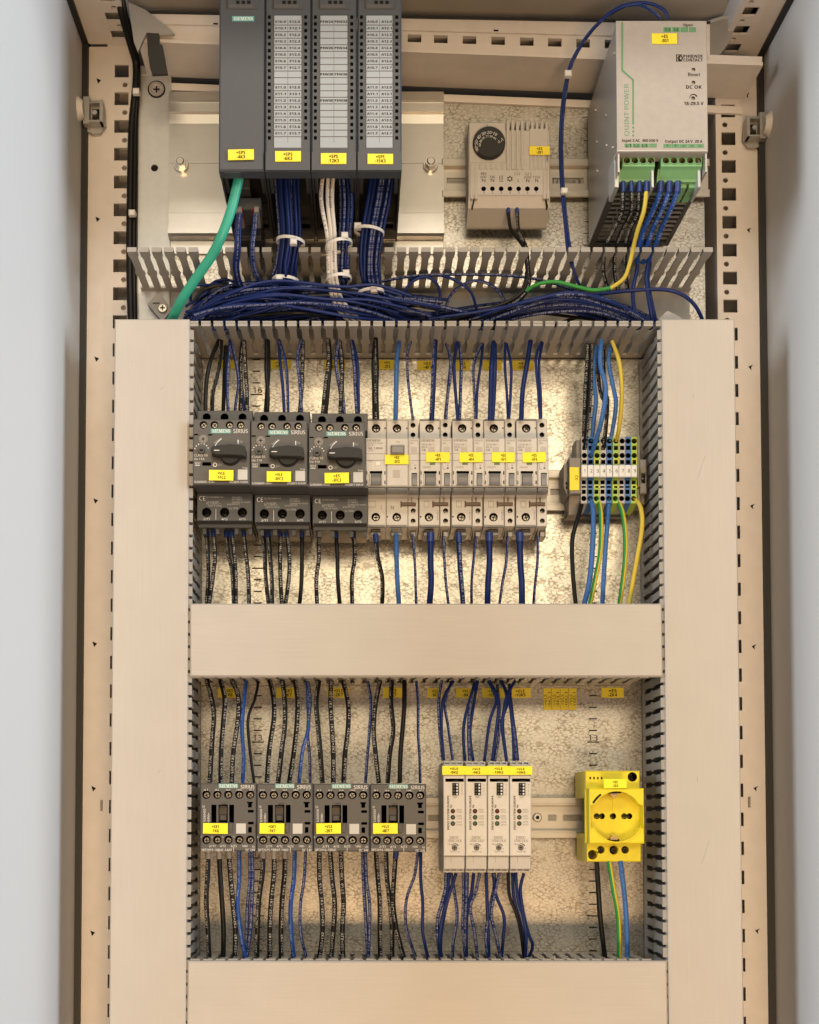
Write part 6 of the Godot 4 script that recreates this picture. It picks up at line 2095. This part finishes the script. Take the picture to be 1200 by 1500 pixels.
	var low_a = [
		[C, 3.4, [[110, 1085], [115, 1200], [118, 1300], [108, 1475]], sb], [B, 3.4, [[140, 1085], [150, 1200], [142, 1300], [118, 1475]], sb], [B, 3.4, [[205, 1085], [215, 1200], [235, 1300], [243, 1475]], sb], [C, 3.4, [[230, 1085], [245, 1220], [252, 1320], [252, 1475]], sb], [B, 3.4, [[288, 1080], [300, 1200], [312, 1300], [318, 1475]], sb],
		[C, 3.4, [[385, 1085], [393, 1200], [398, 1320], [415, 1475]], sb], [B, 3.4, [[410, 1085], [420, 1220], [428, 1330], [430, 1475]], sb], [C, 3.4, [[472, 1085], [468, 1200], [470, 1330], [478, 1475]], sb], [B, 3.4, [[497, 1085], [513, 1220], [510, 1330], [490, 1475]], sb], ["black_cable", 3.4, [[575, 1085], [575, 1220], [572, 1350], [560, 1475]], sb],
		[B, 3.4, [[657, 1090], [658, 1220], [645, 1330], [650, 1475]], sb], ["black_cable", 3.4, [[740, 1090], [748, 1220], [750, 1330], [762, 1475]], sb], [B, 3.4, [[825, 1090], [832, 1220], [818, 1330], [822, 1475]], sb],
		[B, 3.5, [[935, 1115], [945, 1220], [968, 1330], [965, 1475]], sb], [L, 3.9, [[1035, 1110], [1036, 1200], [1040, 1320], [1050, 1475]]], [D, 2.2, [[1115, 1110], [1125, 1230], [1130, 1350], [1133, 1475]]]]
	for e in [[P, 5.0, [[370, 1110], [370, 1250], [372, 1350], [362, 1475]], sb], [D, 2.3, [[433, 1120], [438, 1250], [445, 1350], [460, 1475]]], [D, 4.2, [[507, 1110], [512, 1250], [520, 1350], [530, 1475]], sb], [D, 2.3, [[592, 1120], [578, 1250], [570, 1350], [570, 1475]]], [P, 5.0, [[656, 1110], [657, 1250], [650, 1350], [647, 1475]], sb], [D, 2.3, [[747, 1120], [738, 1250], [720, 1350], [703, 1475]]], [P, 5.2, [[805, 1110], [808, 1250], [815, 1350], [816, 1475]], sb], [D, 2.3, [[894, 1120], [891, 1250], [880, 1350], [870, 1475]]]]:
		var pts = []
		for p in e[2]: pts.append([p[0] + 250.0 * 3.3333, p[1]])
		low_a.append([e[0], e[1], pts] + ([e[3]] if e.size() > 3 else []))
	for e in [["black_cable", 3.7, [[385, 928, 0.034], [352, 1040, 0.046], [328, 1140, 0.05], [331, 1300], [348, 1475]]], [L, 4.4, [[416, 926, 0.034], [431, 1010, 0.046], [425, 1200, 0.05], [410, 1350], [380, 1475]]], ["wire_earth", 3.9, [[450, 926, 0.034], [468, 1010, 0.046], [466, 1180, 0.05], [440, 1330], [410, 1475]]], [L, 3.9, [[509, 926, 0.034], [500, 1050, 0.046], [489, 1200, 0.05], [480, 1350], [474, 1475]]], ["wire_earth", 4.0, [[540, 926, 0.034], [575, 1010, 0.046], [589, 1150, 0.05], [580, 1300], [555, 1475]]], ["wire_yellow", 4.0, [[628, 928, 0.034], [662, 980, 0.046], [668, 1080, 0.05], [640, 1250], [600, 1475]]]]:
		var pts = []
		for p in e[2]: pts.append([p[0] + 470.0 * 3.3333, p[1]] + ([p[2]] if p.size() > 2 else []))
		low_a.append([e[0], e[1], pts])
	row_of_wires(low_a, 270, 450, 0.044, 0.048, 0.005, "below", up_zones)
	var lo_zones = [["first contactor", 376.5], ["second contactor", 459.0], ["third contactor", 542.0], ["fourth contactor", 630.0], ["leftmost relay module", 682.0], ["second relay module", 714.0], ["third relay module", 747.0], ["rightmost relay module", 800.0], ["yellow socket", 2000.0]]
	var sg = "sleeve_grey"
	var top_d = [
		[B, 4.0, [[108, 88], [130, 160], [145, 260], [135, 400], [125, 590]]], [C, 4.0, [[178, 92], [198, 180], [190, 300], [180, 440], [178, 590]]], [B, 4.0, [[234, 92], [262, 160], [265, 260], [240, 440], [232, 590]]], [I, 3.2, [[302, 92], [290, 200], [282, 330], [290, 460], [285, 590]]], ["black_cable", 2.4, [[362, 95], [345, 180], [312, 280], [322, 440], [342, 590]]],
		[B, 4.0, [[418, 90], [435, 170], [438, 270], [415, 430], [403, 590]]], [B, 4.0, [[480, 92], [490, 180], [492, 300], [475, 440], [458, 590]]], [B, 4.0, [[540, 92], [553, 180], [550, 300], [535, 440], [512, 590]]], [I, 3.0, [[600, 95], [605, 200], [605, 330], [578, 430], [560, 590]]], [D, 2.4, [[606, 95], [616, 200], [603, 330], [612, 460], [615, 590]]],
		[B, 4.0, [[658, 92], [645, 200], [655, 330], [665, 450], [675, 590]]], [B, 4.0, [[718, 92], [714, 200], [722, 330], [728, 450], [728, 590]]], [C, 4.0, [[776, 92], [800, 200], [800, 320], [785, 450], [778, 590]]], [D, 2.5, [[897, 95], [911, 190], [905, 330], [895, 450], [885, 590]]],
		[B, 3.8, [[957, 92], [935, 200], [925, 330], [935, 450], [950, 590]]], [C, 3.8, [[1014, 92], [1010, 200], [1021, 330], [1004, 450], [993, 590]]], ["black_cable", 3.8, [[1075, 92], [1075, 200], [1066, 330], [1056, 450], [1052, 590]]], [D, 2.4, [[1134, 95], [1142, 200], [1142, 350], [1149, 450], [1152, 590]]]]
	for e in [[D, 2.6, [[425, 92], [410, 180], [412, 300], [430, 480]]], [P, 2.5, [[482, 92], [432, 180], [423, 320], [435, 480]]], [D, 2.5, [[472, 95], [440, 200], [456, 320], [478, 478]]], [P, 2.6, [[592, 95], [556, 200], [530, 330], [537, 482]]], [D, 2.6, [[584, 95], [561, 220], [555, 350], [560, 482]]], [P, 2.6, [[600, 92], [578, 220], [562, 350], [578, 482]]], [P, 2.6, [[650, 92], [690, 180], [658, 290], [632, 485]]], [P, 2.6, [[657, 92], [701, 190], [690, 330], [670, 482]]], [D, 2.5, [[695, 110, 0.035], [705, 220], [704, 350], [683, 482]]], [P, 2.6, [[710, 92], [750, 170], [770, 320], [777, 482]]], [P, 2.6, [[718, 92], [745, 190], [718, 300], [741, 485]]], [P, 2.5, [[782, 92], [741, 170], [722, 300], [742, 485]]], [D, 2.6, [[752, 110, 0.035], [770, 260], [786, 380], [795, 480]]], [D, 2.4, [[758, 110, 0.035], [763, 260], [780, 380], [786, 480]]]]:
		var pts = []
		for p in e[2]: pts.append([p[0] + 250.0 * 3.3333, p[1]] + ([p[2]] if p.size() > 2 else []))
		top_d.append([e[0], e[1], pts])
	row_of_wires(top_d, 270, 970, 0.045, 0.056, 0.007, "above", lo_zones)
	var low_d = [
		[B, 4.1, [[118, 915], [115, 1030], [108, 1160], [115, 1300], [122, 1448]], sg], ["black_cable", 4.1, [[170, 915], [175, 1030], [185, 1180], [192, 1320], [190, 1448]], sg], [B, 4.1, [[217, 915], [225, 1030], [238, 1180], [250, 1320], [246, 1448]], sg], [I, 3.4, [[268, 915], [268, 1060], [260, 1180], [275, 1320], [299, 1448]]], [D, 2.8, [[318, 915], [320, 1050], [310, 1180], [305, 1320], [302, 1448]]], [D, 2.8, [[330, 915], [335, 1050], [330, 1180], [322, 1320], [305, 1448]]],
		[B, 4.1, [[385, 915], [382, 1030], [365, 1160], [358, 1300], [354, 1448]], sg], [B, 4.1, [[438, 915], [438, 1030], [425, 1160], [418, 1300], [418, 1448]], sg], [B, 4.1, [[492, 915], [490, 1030], [478, 1160], [472, 1300], [474, 1448]], sg], [I, 3.6, [[540, 915], [535, 1060], [520, 1180], [522, 1320], [537, 1448]]], [D, 2.5, [[593, 915], [585, 1060], [568, 1180], [568, 1320], [598, 1448]]],
		[B, 4.0, [[660, 915], [660, 1050], [672, 1180], [675, 1320], [658, 1448]]], [B, 4.0, [[712, 915], [722, 1050], [735, 1180], [728, 1320], [717, 1448]]], [C, 4.0, [[765, 915], [770, 1050], [778, 1180], [772, 1320], [776, 1448]]], [D, 3.0, [[872, 915], [875, 1050], [882, 1180], [890, 1320], [896, 1448]]], [D, 2.6, [[885, 915], [890, 1060], [905, 1180], [905, 1320], [898, 1448]]],
		[B, 3.9, [[935, 915], [945, 1050], [955, 1180], [955, 1320], [957, 1448]]], [B, 3.9, [[985, 915], [990, 1050], [1005, 1180], [1015, 1320], [1015, 1448]]], [C, 3.9, [[1035, 915], [1025, 1050], [1020, 1180], [1040, 1320], [1075, 1448]], sb], [D, 2.5, [[1142, 915], [1125, 1040], [1085, 1160], [1085, 1300], [1134, 1448]]], [P, 2.7, [[1155, 915], [1155, 1060], [1165, 1180], [1165, 1320], [1192, 1448]]]]
	for e in [[D, 3.0, [[445, 1025], [440, 1120], [405, 1250], [405, 1350], [418, 1445]]], [P, 3.0, [[460, 1025], [450, 1140], [425, 1260], [412, 1360], [421, 1445]]], [P, 2.8, [[495, 1030], [456, 1150], [430, 1270], [418, 1370], [424, 1445]]], [D, 2.6, [[470, 1030], [490, 1150], [499, 1250], [480, 1370], [478, 1445]]], [D, 2.8, [[530, 1025], [530, 1150], [528, 1300], [540, 1445]]], [D, 3.0, [[548, 1025], [546, 1150], [540, 1300], [542, 1445]]], [P, 2.9, [[580, 1030], [570, 1120], [546, 1250], [544, 1445]]], [D, 2.7, [[610, 1030], [590, 1120], [564, 1200], [585, 1320], [598, 1445]]], [P, 2.9, [[640, 1025], [645, 1150], [649, 1280], [655, 1445]]], [D, 2.9, [[680, 1030], [680, 1100], [655, 1220], [640, 1350], [652, 1445]]], [D, 2.7, [[705, 1030], [690, 1100], [666, 1230], [690, 1340], [712, 1445]]], [P, 2.8, [[675, 1030], [690, 1140], [728, 1240], [725, 1340], [716, 1445]]], ["black_cable", 2.8, [[748, 1025], [755, 1140], [790, 1230], [812, 1330], [826, 1445]]], [P, 2.8, [[770, 1025], [775, 1140], [800, 1240], [822, 1340], [830, 1445]]], [P, 2.8, [[785, 1025], [795, 1150], [820, 1240], [836, 1330], [833, 1445]]], [P, 2.7, [[825, 1030], [808, 1110], [822, 1220], [846, 1320], [868, 1385], [845, 1448]]]]:
		var pts = []
		for p in e[2]: pts.append([p[0] + 250.0 * 3.3333, p[1]])
		low_d.append([e[0], e[1], pts])
	for e in [["black_cable", 4.1, [[447, 970], [455, 1100], [465, 1250], [488, 1445]]], ["wire_earth", 4.1, [[507, 970], [530, 1110], [553, 1250], [557, 1445]]], [L, 4.1, [[563, 970], [579, 1100], [592, 1250], [598, 1445]]]]:
		var pts = []
		for p in e[2]: pts.append([p[0] + 470.0 * 3.3333, p[1]])
		low_d.append([e[0], e[1], pts])
	row_of_wires(low_d, 270, 970, 0.056, 0.044, 0.005, "below", lo_zones)
	top_wires()

func bundle(tops, ends, mids, count, tones, dia, what, group, seed_n):   # wires side by side from a row of points above, through a round bundle, to ends spread out below
	var r2 = RandomNumberGenerator.new()
	r2.seed = seed_n
	for k in count:
		var f = (k + 0.5) / count
		var a = TAU * k * 0.381966
		var rad = sqrt(f)
		var q = []
		for j in mids.size():
			var c = mids[j]     # [px, py, z, half width px, half depth m]
			var x = c[0] + cos(a) * rad * c[3]
			q.append(pt(x, c[1], c[2] + sin(a) * rad * c[4]))
		var e = ends[k % ends.size()]
		for j in range(0, e.size()):
			q.append(pt(e[j][0] + r2.randf_range(-4, 4), e[j][1] + r2.randf_range(-3, 3), e[j][2] + r2.randf_range(-0.006, 0.006)))
		var tone = tones[k % tones.size()]
		strand(tone, dia, q, "dark blue wire bundled below the %s, one among many alike" % what, group)

func top_wires():
	var D = "wire_blue"
	var C = "wire_black_b"
	var P = "wire_blue_plain"
	var left1 = [[[380, 428, 0.06], [330, 438, 0.05], [286, 462, 0.05]], [[370, 424, 0.05], [320, 444, 0.045], [290, 466, 0.03]], [[388, 436, 0.04], [350, 452, 0.04], [330, 475, 0.03]], [[400, 440, 0.05], [385, 458, 0.05], [372, 480, 0.04]], [[430, 440, 0.05], [455, 455, 0.045], [478, 478, 0.04]], [[440, 432, 0.04], [490, 446, 0.04], [540, 470, 0.03]]]
	bundle(null, left1, [[419, 240, 0.095, 18, 0.006], [421, 290, 0.088, 17, 0.008], [424, 345, 0.078, 16, 0.009], [419, 385, 0.068, 15, 0.009], [415, 412, 0.058, 15, 0.009]], 22, [D, P, D, P, P], 2.6, "second control module", "blue wires below the second control module", 11)
	var e2 = [[[512, 420, 0.05], [530, 445, 0.045], [548, 472, 0.04]], [[505, 425, 0.05], [520, 450, 0.04], [560, 474, 0.03]], [[515, 430, 0.04], [545, 450, 0.04], [600, 468, 0.03]]]
	bundle(null, e2, [[503, 240, 0.095, 9, 0.006], [507, 290, 0.088, 10, 0.008], [505, 345, 0.078, 9, 0.008], [503, 385, 0.068, 8, 0.008], [504, 410, 0.058, 8, 0.008]], 9, [D, P], 2.6, "third control module", "blue wires below the third control module", 12)
	var e3 = [[[560, 438, 0.06], [590, 452, 0.055], [632, 462, 0.05]], [[556, 444, 0.055], [580, 462, 0.05], [610, 474, 0.04]], [[548, 440, 0.05], [556, 460, 0.045], [570, 482, 0.04]], [[575, 436, 0.06], [625, 446, 0.055], [690, 462, 0.05]], [[580, 430, 0.05], [650, 452, 0.05], [740, 462, 0.045]]]
	bundle(null, e3, [[562, 240, 0.095, 19, 0.006], [554, 290, 0.088, 18, 0.008], [545, 340, 0.078, 17, 0.009], [541, 385, 0.068, 15, 0.009], [545, 418, 0.058, 13, 0.009]], 24, [D, P, P, D], 2.6, "fourth control module", "blue wires below the fourth control module", 13)
	# three white wires
	for k in 3:
		var f = k - 1
		var q = []
		for c in [[483 + 7.0 * f, 240, 0.102], [480 + 6.6 * f - (3 if k == 0 else 0), 290, 0.098], [485 + 5.4 * f, 345, 0.09], [486 + 5.0 * f, 385, 0.078], [488 + 5.4 * f, 412, 0.07], [494 + 6.6 * f, 438, 0.062], [508 + 8.4 * f, 458, 0.055], [524 + 9 * f, 474, 0.045]]: q.append(pt(c[0], c[1], c[2]))
		strand("wire_white" if k != 0 else "wire_white", 3.3, q, ["leftmost of three white printed wires below the third control module", "middle one of three white printed wires below the third control module", "rightmost of three white printed wires, touching the blue ones"][k], "white wires below the third control module", null, 0.02 + 0.3 * k)
	tie(425, 348, 0.089, 40, "white cable tie round the blue bundle below the second control module", [5, 6, 0.003], -0.12, 0.01)
	tie(418, 406, 0.069, 38, "white cable tie low on the blue bundle of the second control module", [-9, 1, 0.002], -0.1, 0.01)
	tie(496, 352, 0.096, 38, "white cable tie round white and blue wires below the third control module", [9, -7, 0.001], 0.2, 0.012)
	tie(496, 403, 0.078, 36, "white cable tie low on the white and blue wires", [11, -3, -0.004], 0.1, 0.012)
	tie(541, 333, 0.089, 42, "white cable tie round the blue bundle below the fourth control module", [-17, -2, -0.004], -0.12, 0.01)
	tie(543, 424, 0.069, 38, "white cable tie low on the blue bundle of the fourth control module", [5, 0, 0.003], 0.1, 0.01)
	# wires of the first module
	for k in 6:
		var left = k < 3
		var x = (349 + 3.0 * k) if left else (373 + 1.6 * (k - 3))
		var q = path([[x, 306, 0.096], [x - (3 if left else 2), 335, 0.09], [x - (4 if left else 5), 365, 0.085], [x - (6 if left else 2), 395, 0.07], [x - 4 + (8 if left else 20), 425, 0.05], [x + (30 if left else 50), 440, 0.04]], 0.095, 0.04, 0.0)
		strand(D if k % 2 else P, 2.4, q, "%s thin wire from the left at the plug below the plain control module" % NTH[k], "wires of the plain control module")
	# green network cable
	var g = path([[352, 250, 0.118], [349, 266, 0.118], [338, 310, 0.115], [325, 345, 0.11], [310, 375, 0.1], [287, 408, 0.088], [266, 440, 0.075], [250, 472, 0.055]], 0.1, 0.05, 0.0)
	var m = MB.new()
	m.tube(spline(g, 8), 0.0040, 14)
	var go = thing("network_cable", "thick green network cable leaving the plain control module", "cable", pt(300, 472, 0.05))
	obj("jacket", m, "cable_green", go)
	m = MB.new()
	var s0 = pt(352, 247, 0.118)
	m.cyl(s0 + Vector3(0.0004, 0.003, 0), s0 + Vector3(-0.0004, -0.005, 0), 0.0056, 0.0050, 16)
	m.box(s0.x - 0.006, s0.y - 0.0005, s0.z - 0.006, s0.x + 0.006, s0.y + 0.012, s0.z + 0.004)
	obj("plug_boot", m, "cable_green", go)
	# wires lying along the wide duct
	var r2 = RandomNumberGenerator.new()
	r2.seed = 99
	var sweeps = [
		[[283, 462, 0.05], [310, 440, 0.056], [350, 427, 0.062], [420, 420, 0.066], [500, 424, 0.064], [560, 432, 0.06], [640, 440, 0.055]],
		[[287, 458, 0.06], [330, 432, 0.066], [400, 422, 0.07], [480, 424, 0.072], [540, 428, 0.07], [600, 446, 0.06]],
		[[283, 466, 0.06], [330, 452, 0.065], [390, 447, 0.068], [450, 448, 0.066], [520, 460, 0.06], [590, 472, 0.05]],
		[[300, 470, 0.05], [350, 458, 0.055], [410, 440, 0.06], [470, 432, 0.055], [540, 440, 0.05], [610, 455, 0.05]],
		[[283, 450, 0.04], [300, 428, 0.045], [318, 421, 0.05], [345, 424, 0.05], [380, 440, 0.05], [430, 460, 0.04]],
		[[320, 476, 0.03], [400, 462, 0.035], [480, 455, 0.04], [560, 458, 0.04], [650, 466, 0.035], [740, 470, 0.03]],
		[[430, 470, 0.04], [520, 452, 0.045], [600, 462, 0.045], [700, 456, 0.05], [780, 448, 0.055], [860, 452, 0.05], [930, 472, 0.04]]]
	var n = 0
	for k in 42:
		var s = sweeps[k % 7]
		var q = []
		var dx = r2.randf_range(-14, 14)
		var dy = r2.randf_range(-8, 11)
		var dz = r2.randf_range(-0.024, 0.012)
		for p in s: q.append(pt(p[0] + dx + r2.randf_range(-9, 9), p[1] + dy + r2.randf_range(-6, 6), clampf(p[2] + dz + r2.randf_range(-0.006, 0.006), 0.004, 0.077)))
		strand(D if k % 3 == 0 else P, 2.6, q, ["dark blue wire sweeping from the left end under the bundles to the middle", "dark blue wire arching highest over the left half of the duct", "dark blue wire lying low across the front of the left duct half", "dark blue wire climbing from the duct floor beneath the white wires", "dark blue wire curling round the far left end of the duct", "dark blue wire deep in the duct under all the bundles", "dark blue wire running right along the duct towards the power supply"][k % 7], "blue wires along the wide open duct")
	var right = [
		[[690, 472, 0.05], [740, 455, 0.06], [790, 438, 0.068], [840, 430, 0.07], [890, 440, 0.066], [930, 456, 0.058], [965, 478, 0.05]],
		[[640, 468, 0.055], [720, 458, 0.06], [790, 444, 0.066], [850, 440, 0.068], [900, 452, 0.062], [950, 474, 0.05]],
		[[700, 478, 0.04], [760, 460, 0.05], [820, 450, 0.055], [880, 454, 0.055], [940, 476, 0.045]]]
	for k in 24:
		var s = right[k % 3]
		var q = []
		var dx = r2.randf_range(-14, 10)
		var dy = r2.randf_range(-5, 9)
		var dz = r2.randf_range(-0.02, 0.006)
		for p in s: q.append(pt(p[0] + dx + r2.randf_range(-4, 4), p[1] + dy + r2.randf_range(-2, 2), clampf(p[2] + dz, 0.004, 0.077)))
		strand(D if k % 2 == 0 else P, 2.8, q, ["dark blue wire on top of the thick strand at the right of the duct", "dark blue wire in the middle of the thick strand at the right of the duct", "dark blue wire at the bottom of the thick strand right of the duct middle"][k % 3], "blue wires in the right strand of the wide duct")
	for k in 9:
		var s = sweeps[[0, 2, 3, 5, 6, 1, 5, 6, 4][k]]
		var q = []
		var dy = r2.randf_range(2, 16)
		for p in s: q.append(pt(p[0] + r2.randf_range(-16, 16), p[1] + dy + r2.randf_range(-6, 6), clampf(p[2] - 0.014 + r2.randf_range(-0.01, 0.01), 0.004, 0.07)))
		strand("black_cable" if k % 2 else C, 2.8, q, "black wire deep among the blue ones, %s" % ["running under the left arch", "low at the front left", "below the white wires", "on the duct floor", "towards the right end", "just under the top arch", "near the duct floor at right", "close to the supply wires", "curling at the far left"][k], "black wires in the wide open duct")
	# loose loops and stragglers
	var loops = [
		[D, 2.5, [[560, 412, 0.05], [610, 404, 0.06], [680, 402, 0.062], [750, 404, 0.06], [800, 412, 0.05], [840, 425, 0.04]], "long slack dark blue wire rising highest in the wide duct"],
		[P, 2.5, [[590, 452, 0.05], [592, 430, 0.06], [605, 412, 0.065], [625, 406, 0.065], [640, 416, 0.062], [645, 436, 0.055], [640, 462, 0.05]], "small upright blue loop in the middle of the wide duct"],
		[P, 2.5, [[600, 410, 0.05], [640, 403, 0.06], [670, 412, 0.064], [690, 428, 0.06], [698, 452, 0.05]], "blue wire arching right of the small loop in the duct"],
		[D, 2.5, [[650, 460, 0.045], [662, 430, 0.055], [685, 414, 0.06], [705, 412, 0.06], [728, 424, 0.055], [745, 450, 0.045]], "second blue arch under the thermostat wires"],
		["black_cable", 3.2, [[640, 474, 0.05], [690, 460, 0.056], [740, 444, 0.06], [765, 428, 0.06], [772, 410, 0.06]], "black wire running from the thermostat down to the left"],
		["wire_black_b", 3.2, [[650, 480, 0.05], [700, 466, 0.056], [745, 450, 0.06], [768, 432, 0.06], [776, 412, 0.058]], "second black wire running from the thermostat down to the left"],
		["black_cable", 3.0, [[810, 478, 0.03], [850, 464, 0.04], [900, 462, 0.045], [950, 470, 0.04], [985, 480, 0.03]], "black wire low in the right strand of the duct"],
		[P, 3.2, [[870, 432, 0.05], [920, 426, 0.058], [970, 424, 0.06], [1000, 432, 0.06], [1020, 450, 0.055], [1032, 476, 0.045]], "single blue wire sweeping to the right end of the duct"],
		[P, 3.4, [[925, 355, 0.07], [934, 385, 0.06], [930, 410, 0.058], [927, 432, 0.056], [932, 476, 0.05]], "left one of two blue wires dropping through the fingers at right"],
		[P, 3.6, [[945, 350, 0.07], [950, 380, 0.062], [947, 405, 0.06], [950, 435, 0.058], [957, 476, 0.05]], "middle of the blue wires dropping through the fingers at right"],
		[P, 3.4, [[948, 352, 0.066], [952, 385, 0.06], [949, 410, 0.056], [954, 440, 0.054], [962, 476, 0.048]], "right one of two blue wires dropping through the fingers at right"],
		["black_cable", 3.0, [[285, 440, 0.05], [300, 424, 0.05], [330, 418, 0.05], [380, 424, 0.05]], "dark wire curling at the left end of the wide duct"]]
	for e in loops:
		var q = []
		for p in e[2]: q.append(pt(p[0], p[1], p[2]))
		strand(e[0], e[1], q, e[3], "")
	# thermostat wires
	for k in 2:
		var x = 744.5 + 12.8 * k
		var q = path([[x, 303, 0.032], [x + 1, 318, 0.036], [x + 5 - 2 * k, 338, 0.045], [767 + 4 * k, 362, 0.055], [772 + 2 * k, 392, 0.06], [773 + 3 * k, 414, 0.06]], 0.03, 0.05, 0.0, 0.0)
		strand("black_cable" if k == 0 else "wire_black_b", 3.0, q, ["left one of two black wires under the thermostat", "right one of two black wires under the thermostat"][k], "wires under the thermostat", "sleeve_blue")
	# power supply: black, earth, blue
	for k in 3:
		var x = 912.5 + 12.0 * k
		var q = path([[x, 268, 0.116], [x + 0.5, 288, 0.115], [x - 1, 312, 0.105], [x - 14, 338, 0.09], [x - 26 + 3 * k, 365, 0.075], [x - 28 + 4 * k, 400, 0.06], [x - 20 + 2 * k, 428, 0.05]], 0.1, 0.05, 0.0, 0.0)
		strand("wire_black", 3.3, q, ["leftmost of three black wires under the green plug", "middle one of three black wires under the green plug", "rightmost of three black wires under the green plug"][k], "black wires of the power supply", "sleeve_blue")
	for k in 3:
		var x = 968 + 12.5 * k
		var q = path([[x, 268, 0.116], [x - 2, 285, 0.114], [x - 12, 310, 0.104], [x - 24, 335, 0.09], [x - 32 - 1.5 * k, 365, 0.074], [x - 34 - 5 * k, 385, 0.06]], 0.1, 0.05, 0.0, 0.0)
		strand("wire_mid", 4.2, q, ["leftmost of three thick blue wires under the green plug", "middle one of three thick blue wires under the green plug", "rightmost of three thick blue wires under the green plug"][k], "blue wires of the power supply", "sleeve_blue")
	var y = path([[947, 268, 0.117], [946.5, 285, 0.117], [943, 310, 0.112], [934, 338, 0.1], [928, 362, 0.088], [922, 388, 0.08], [914, 408, 0.074], [895, 422, 0.068], [870, 425, 0.066], [845, 420, 0.066], [815, 413, 0.066], [790, 416, 0.065], [772, 426, 0.06], [761, 442, 0.05]], 0.1, 0.05, 0.0, 0.0)
	strand("wire_yellow", 3.4, y.slice(0, 8), "yellow earth wire under the green plug, its upper run", "", "sleeve_blue")
	strand("wire_earth", 3.4, y.slice(7), "green and yellow earth wire lying in the wide duct, its lower run", "", null, -0.12)
	# pair of signal wires looping from the top of the supply
	for k in 2:
		var q = path([[[967, 979][k], 28, 0.118], [[958, 972][k], 18 - 4 * k, 0.118], [[935, 945][k], 7 - 3 * k, 0.11], [[905, 906][k], 14 - 3 * k, 0.1], [872 - 1.5 * k, 40, 0.088], [847 - 2 * k, 75, 0.075], [834 - 2.5 * k, 108, 0.066], [826 - 3 * k, 160, 0.055], [823.5 - 3 * k, 220, 0.05], [826 - 3 * k, 278, 0.05], [831 - 3 * k, 330, 0.055], [836 - 4 * k, 368, 0.06], [842, 400, 0.06], [852, 425, 0.05]], 0.1, 0.05, 0.0, 0.0)
		strand("wire_blue" if k == 0 else "wire_blue_plain", 2.5, q, ["right one of two blue signal wires looping from the power supply top", "left one of two blue signal wires looping from the power supply top"][k], "signal wires of the power supply", null, 0.1)
	tie(832.5, 108, 0.068, 8, "white cable tie high on the looping blue signal wires", [0, 0, 0.002], 0.0, 0.003)
	tie(826, 280, 0.052, 8, "white cable tie low on the looping blue signal wires, beside the rail", [1, 0, 0.002], 0.0, 0.003)
	# heavy black cable down the left post
	for k in 2:
		var q = path([[171 + 6 * k, -20, 0.06], [178 + 5 * k, 15, 0.05], [186 + 5 * k, 45, 0.035], [194 + 4 * k, 72, 0.022], [200 + 2 * k, 95, 0.012], [199 + 3 * k, 130, 0.01], [194 + 5 * k, 180, 0.008], [192 + 6 * k, 250, 0.008], [191 + 6 * k, 312, 0.008], [190.5 + 6 * k, 360, 0.008], [191 + 6 * k, 420, 0.008], [193 + 5 * k, 480, 0.008]], 0.05, 0.01, 0.0, 0.0)
		m = MB.new()
		m.tube(spline(q, 6), 0.0034 if k == 0 else 0.0022, 12)
		tag(obj("black_cable", m, "black_cable"), ["thick black cable running down beside the left perforated post", "thinner black cable behind the thick one at the left post"][k], "cable", "black cables at the left post")
	tie(199.5, 134, 0.014, 9, "white cable tie on the black cable level with the bracket screw", [0, 0, 0.003], 0.0, 0.004)
	tie(193.5, 312, 0.012, 9, "white cable tie on the black cable above the wide duct", [0, 0, 0.003], 0.0, 0.004)
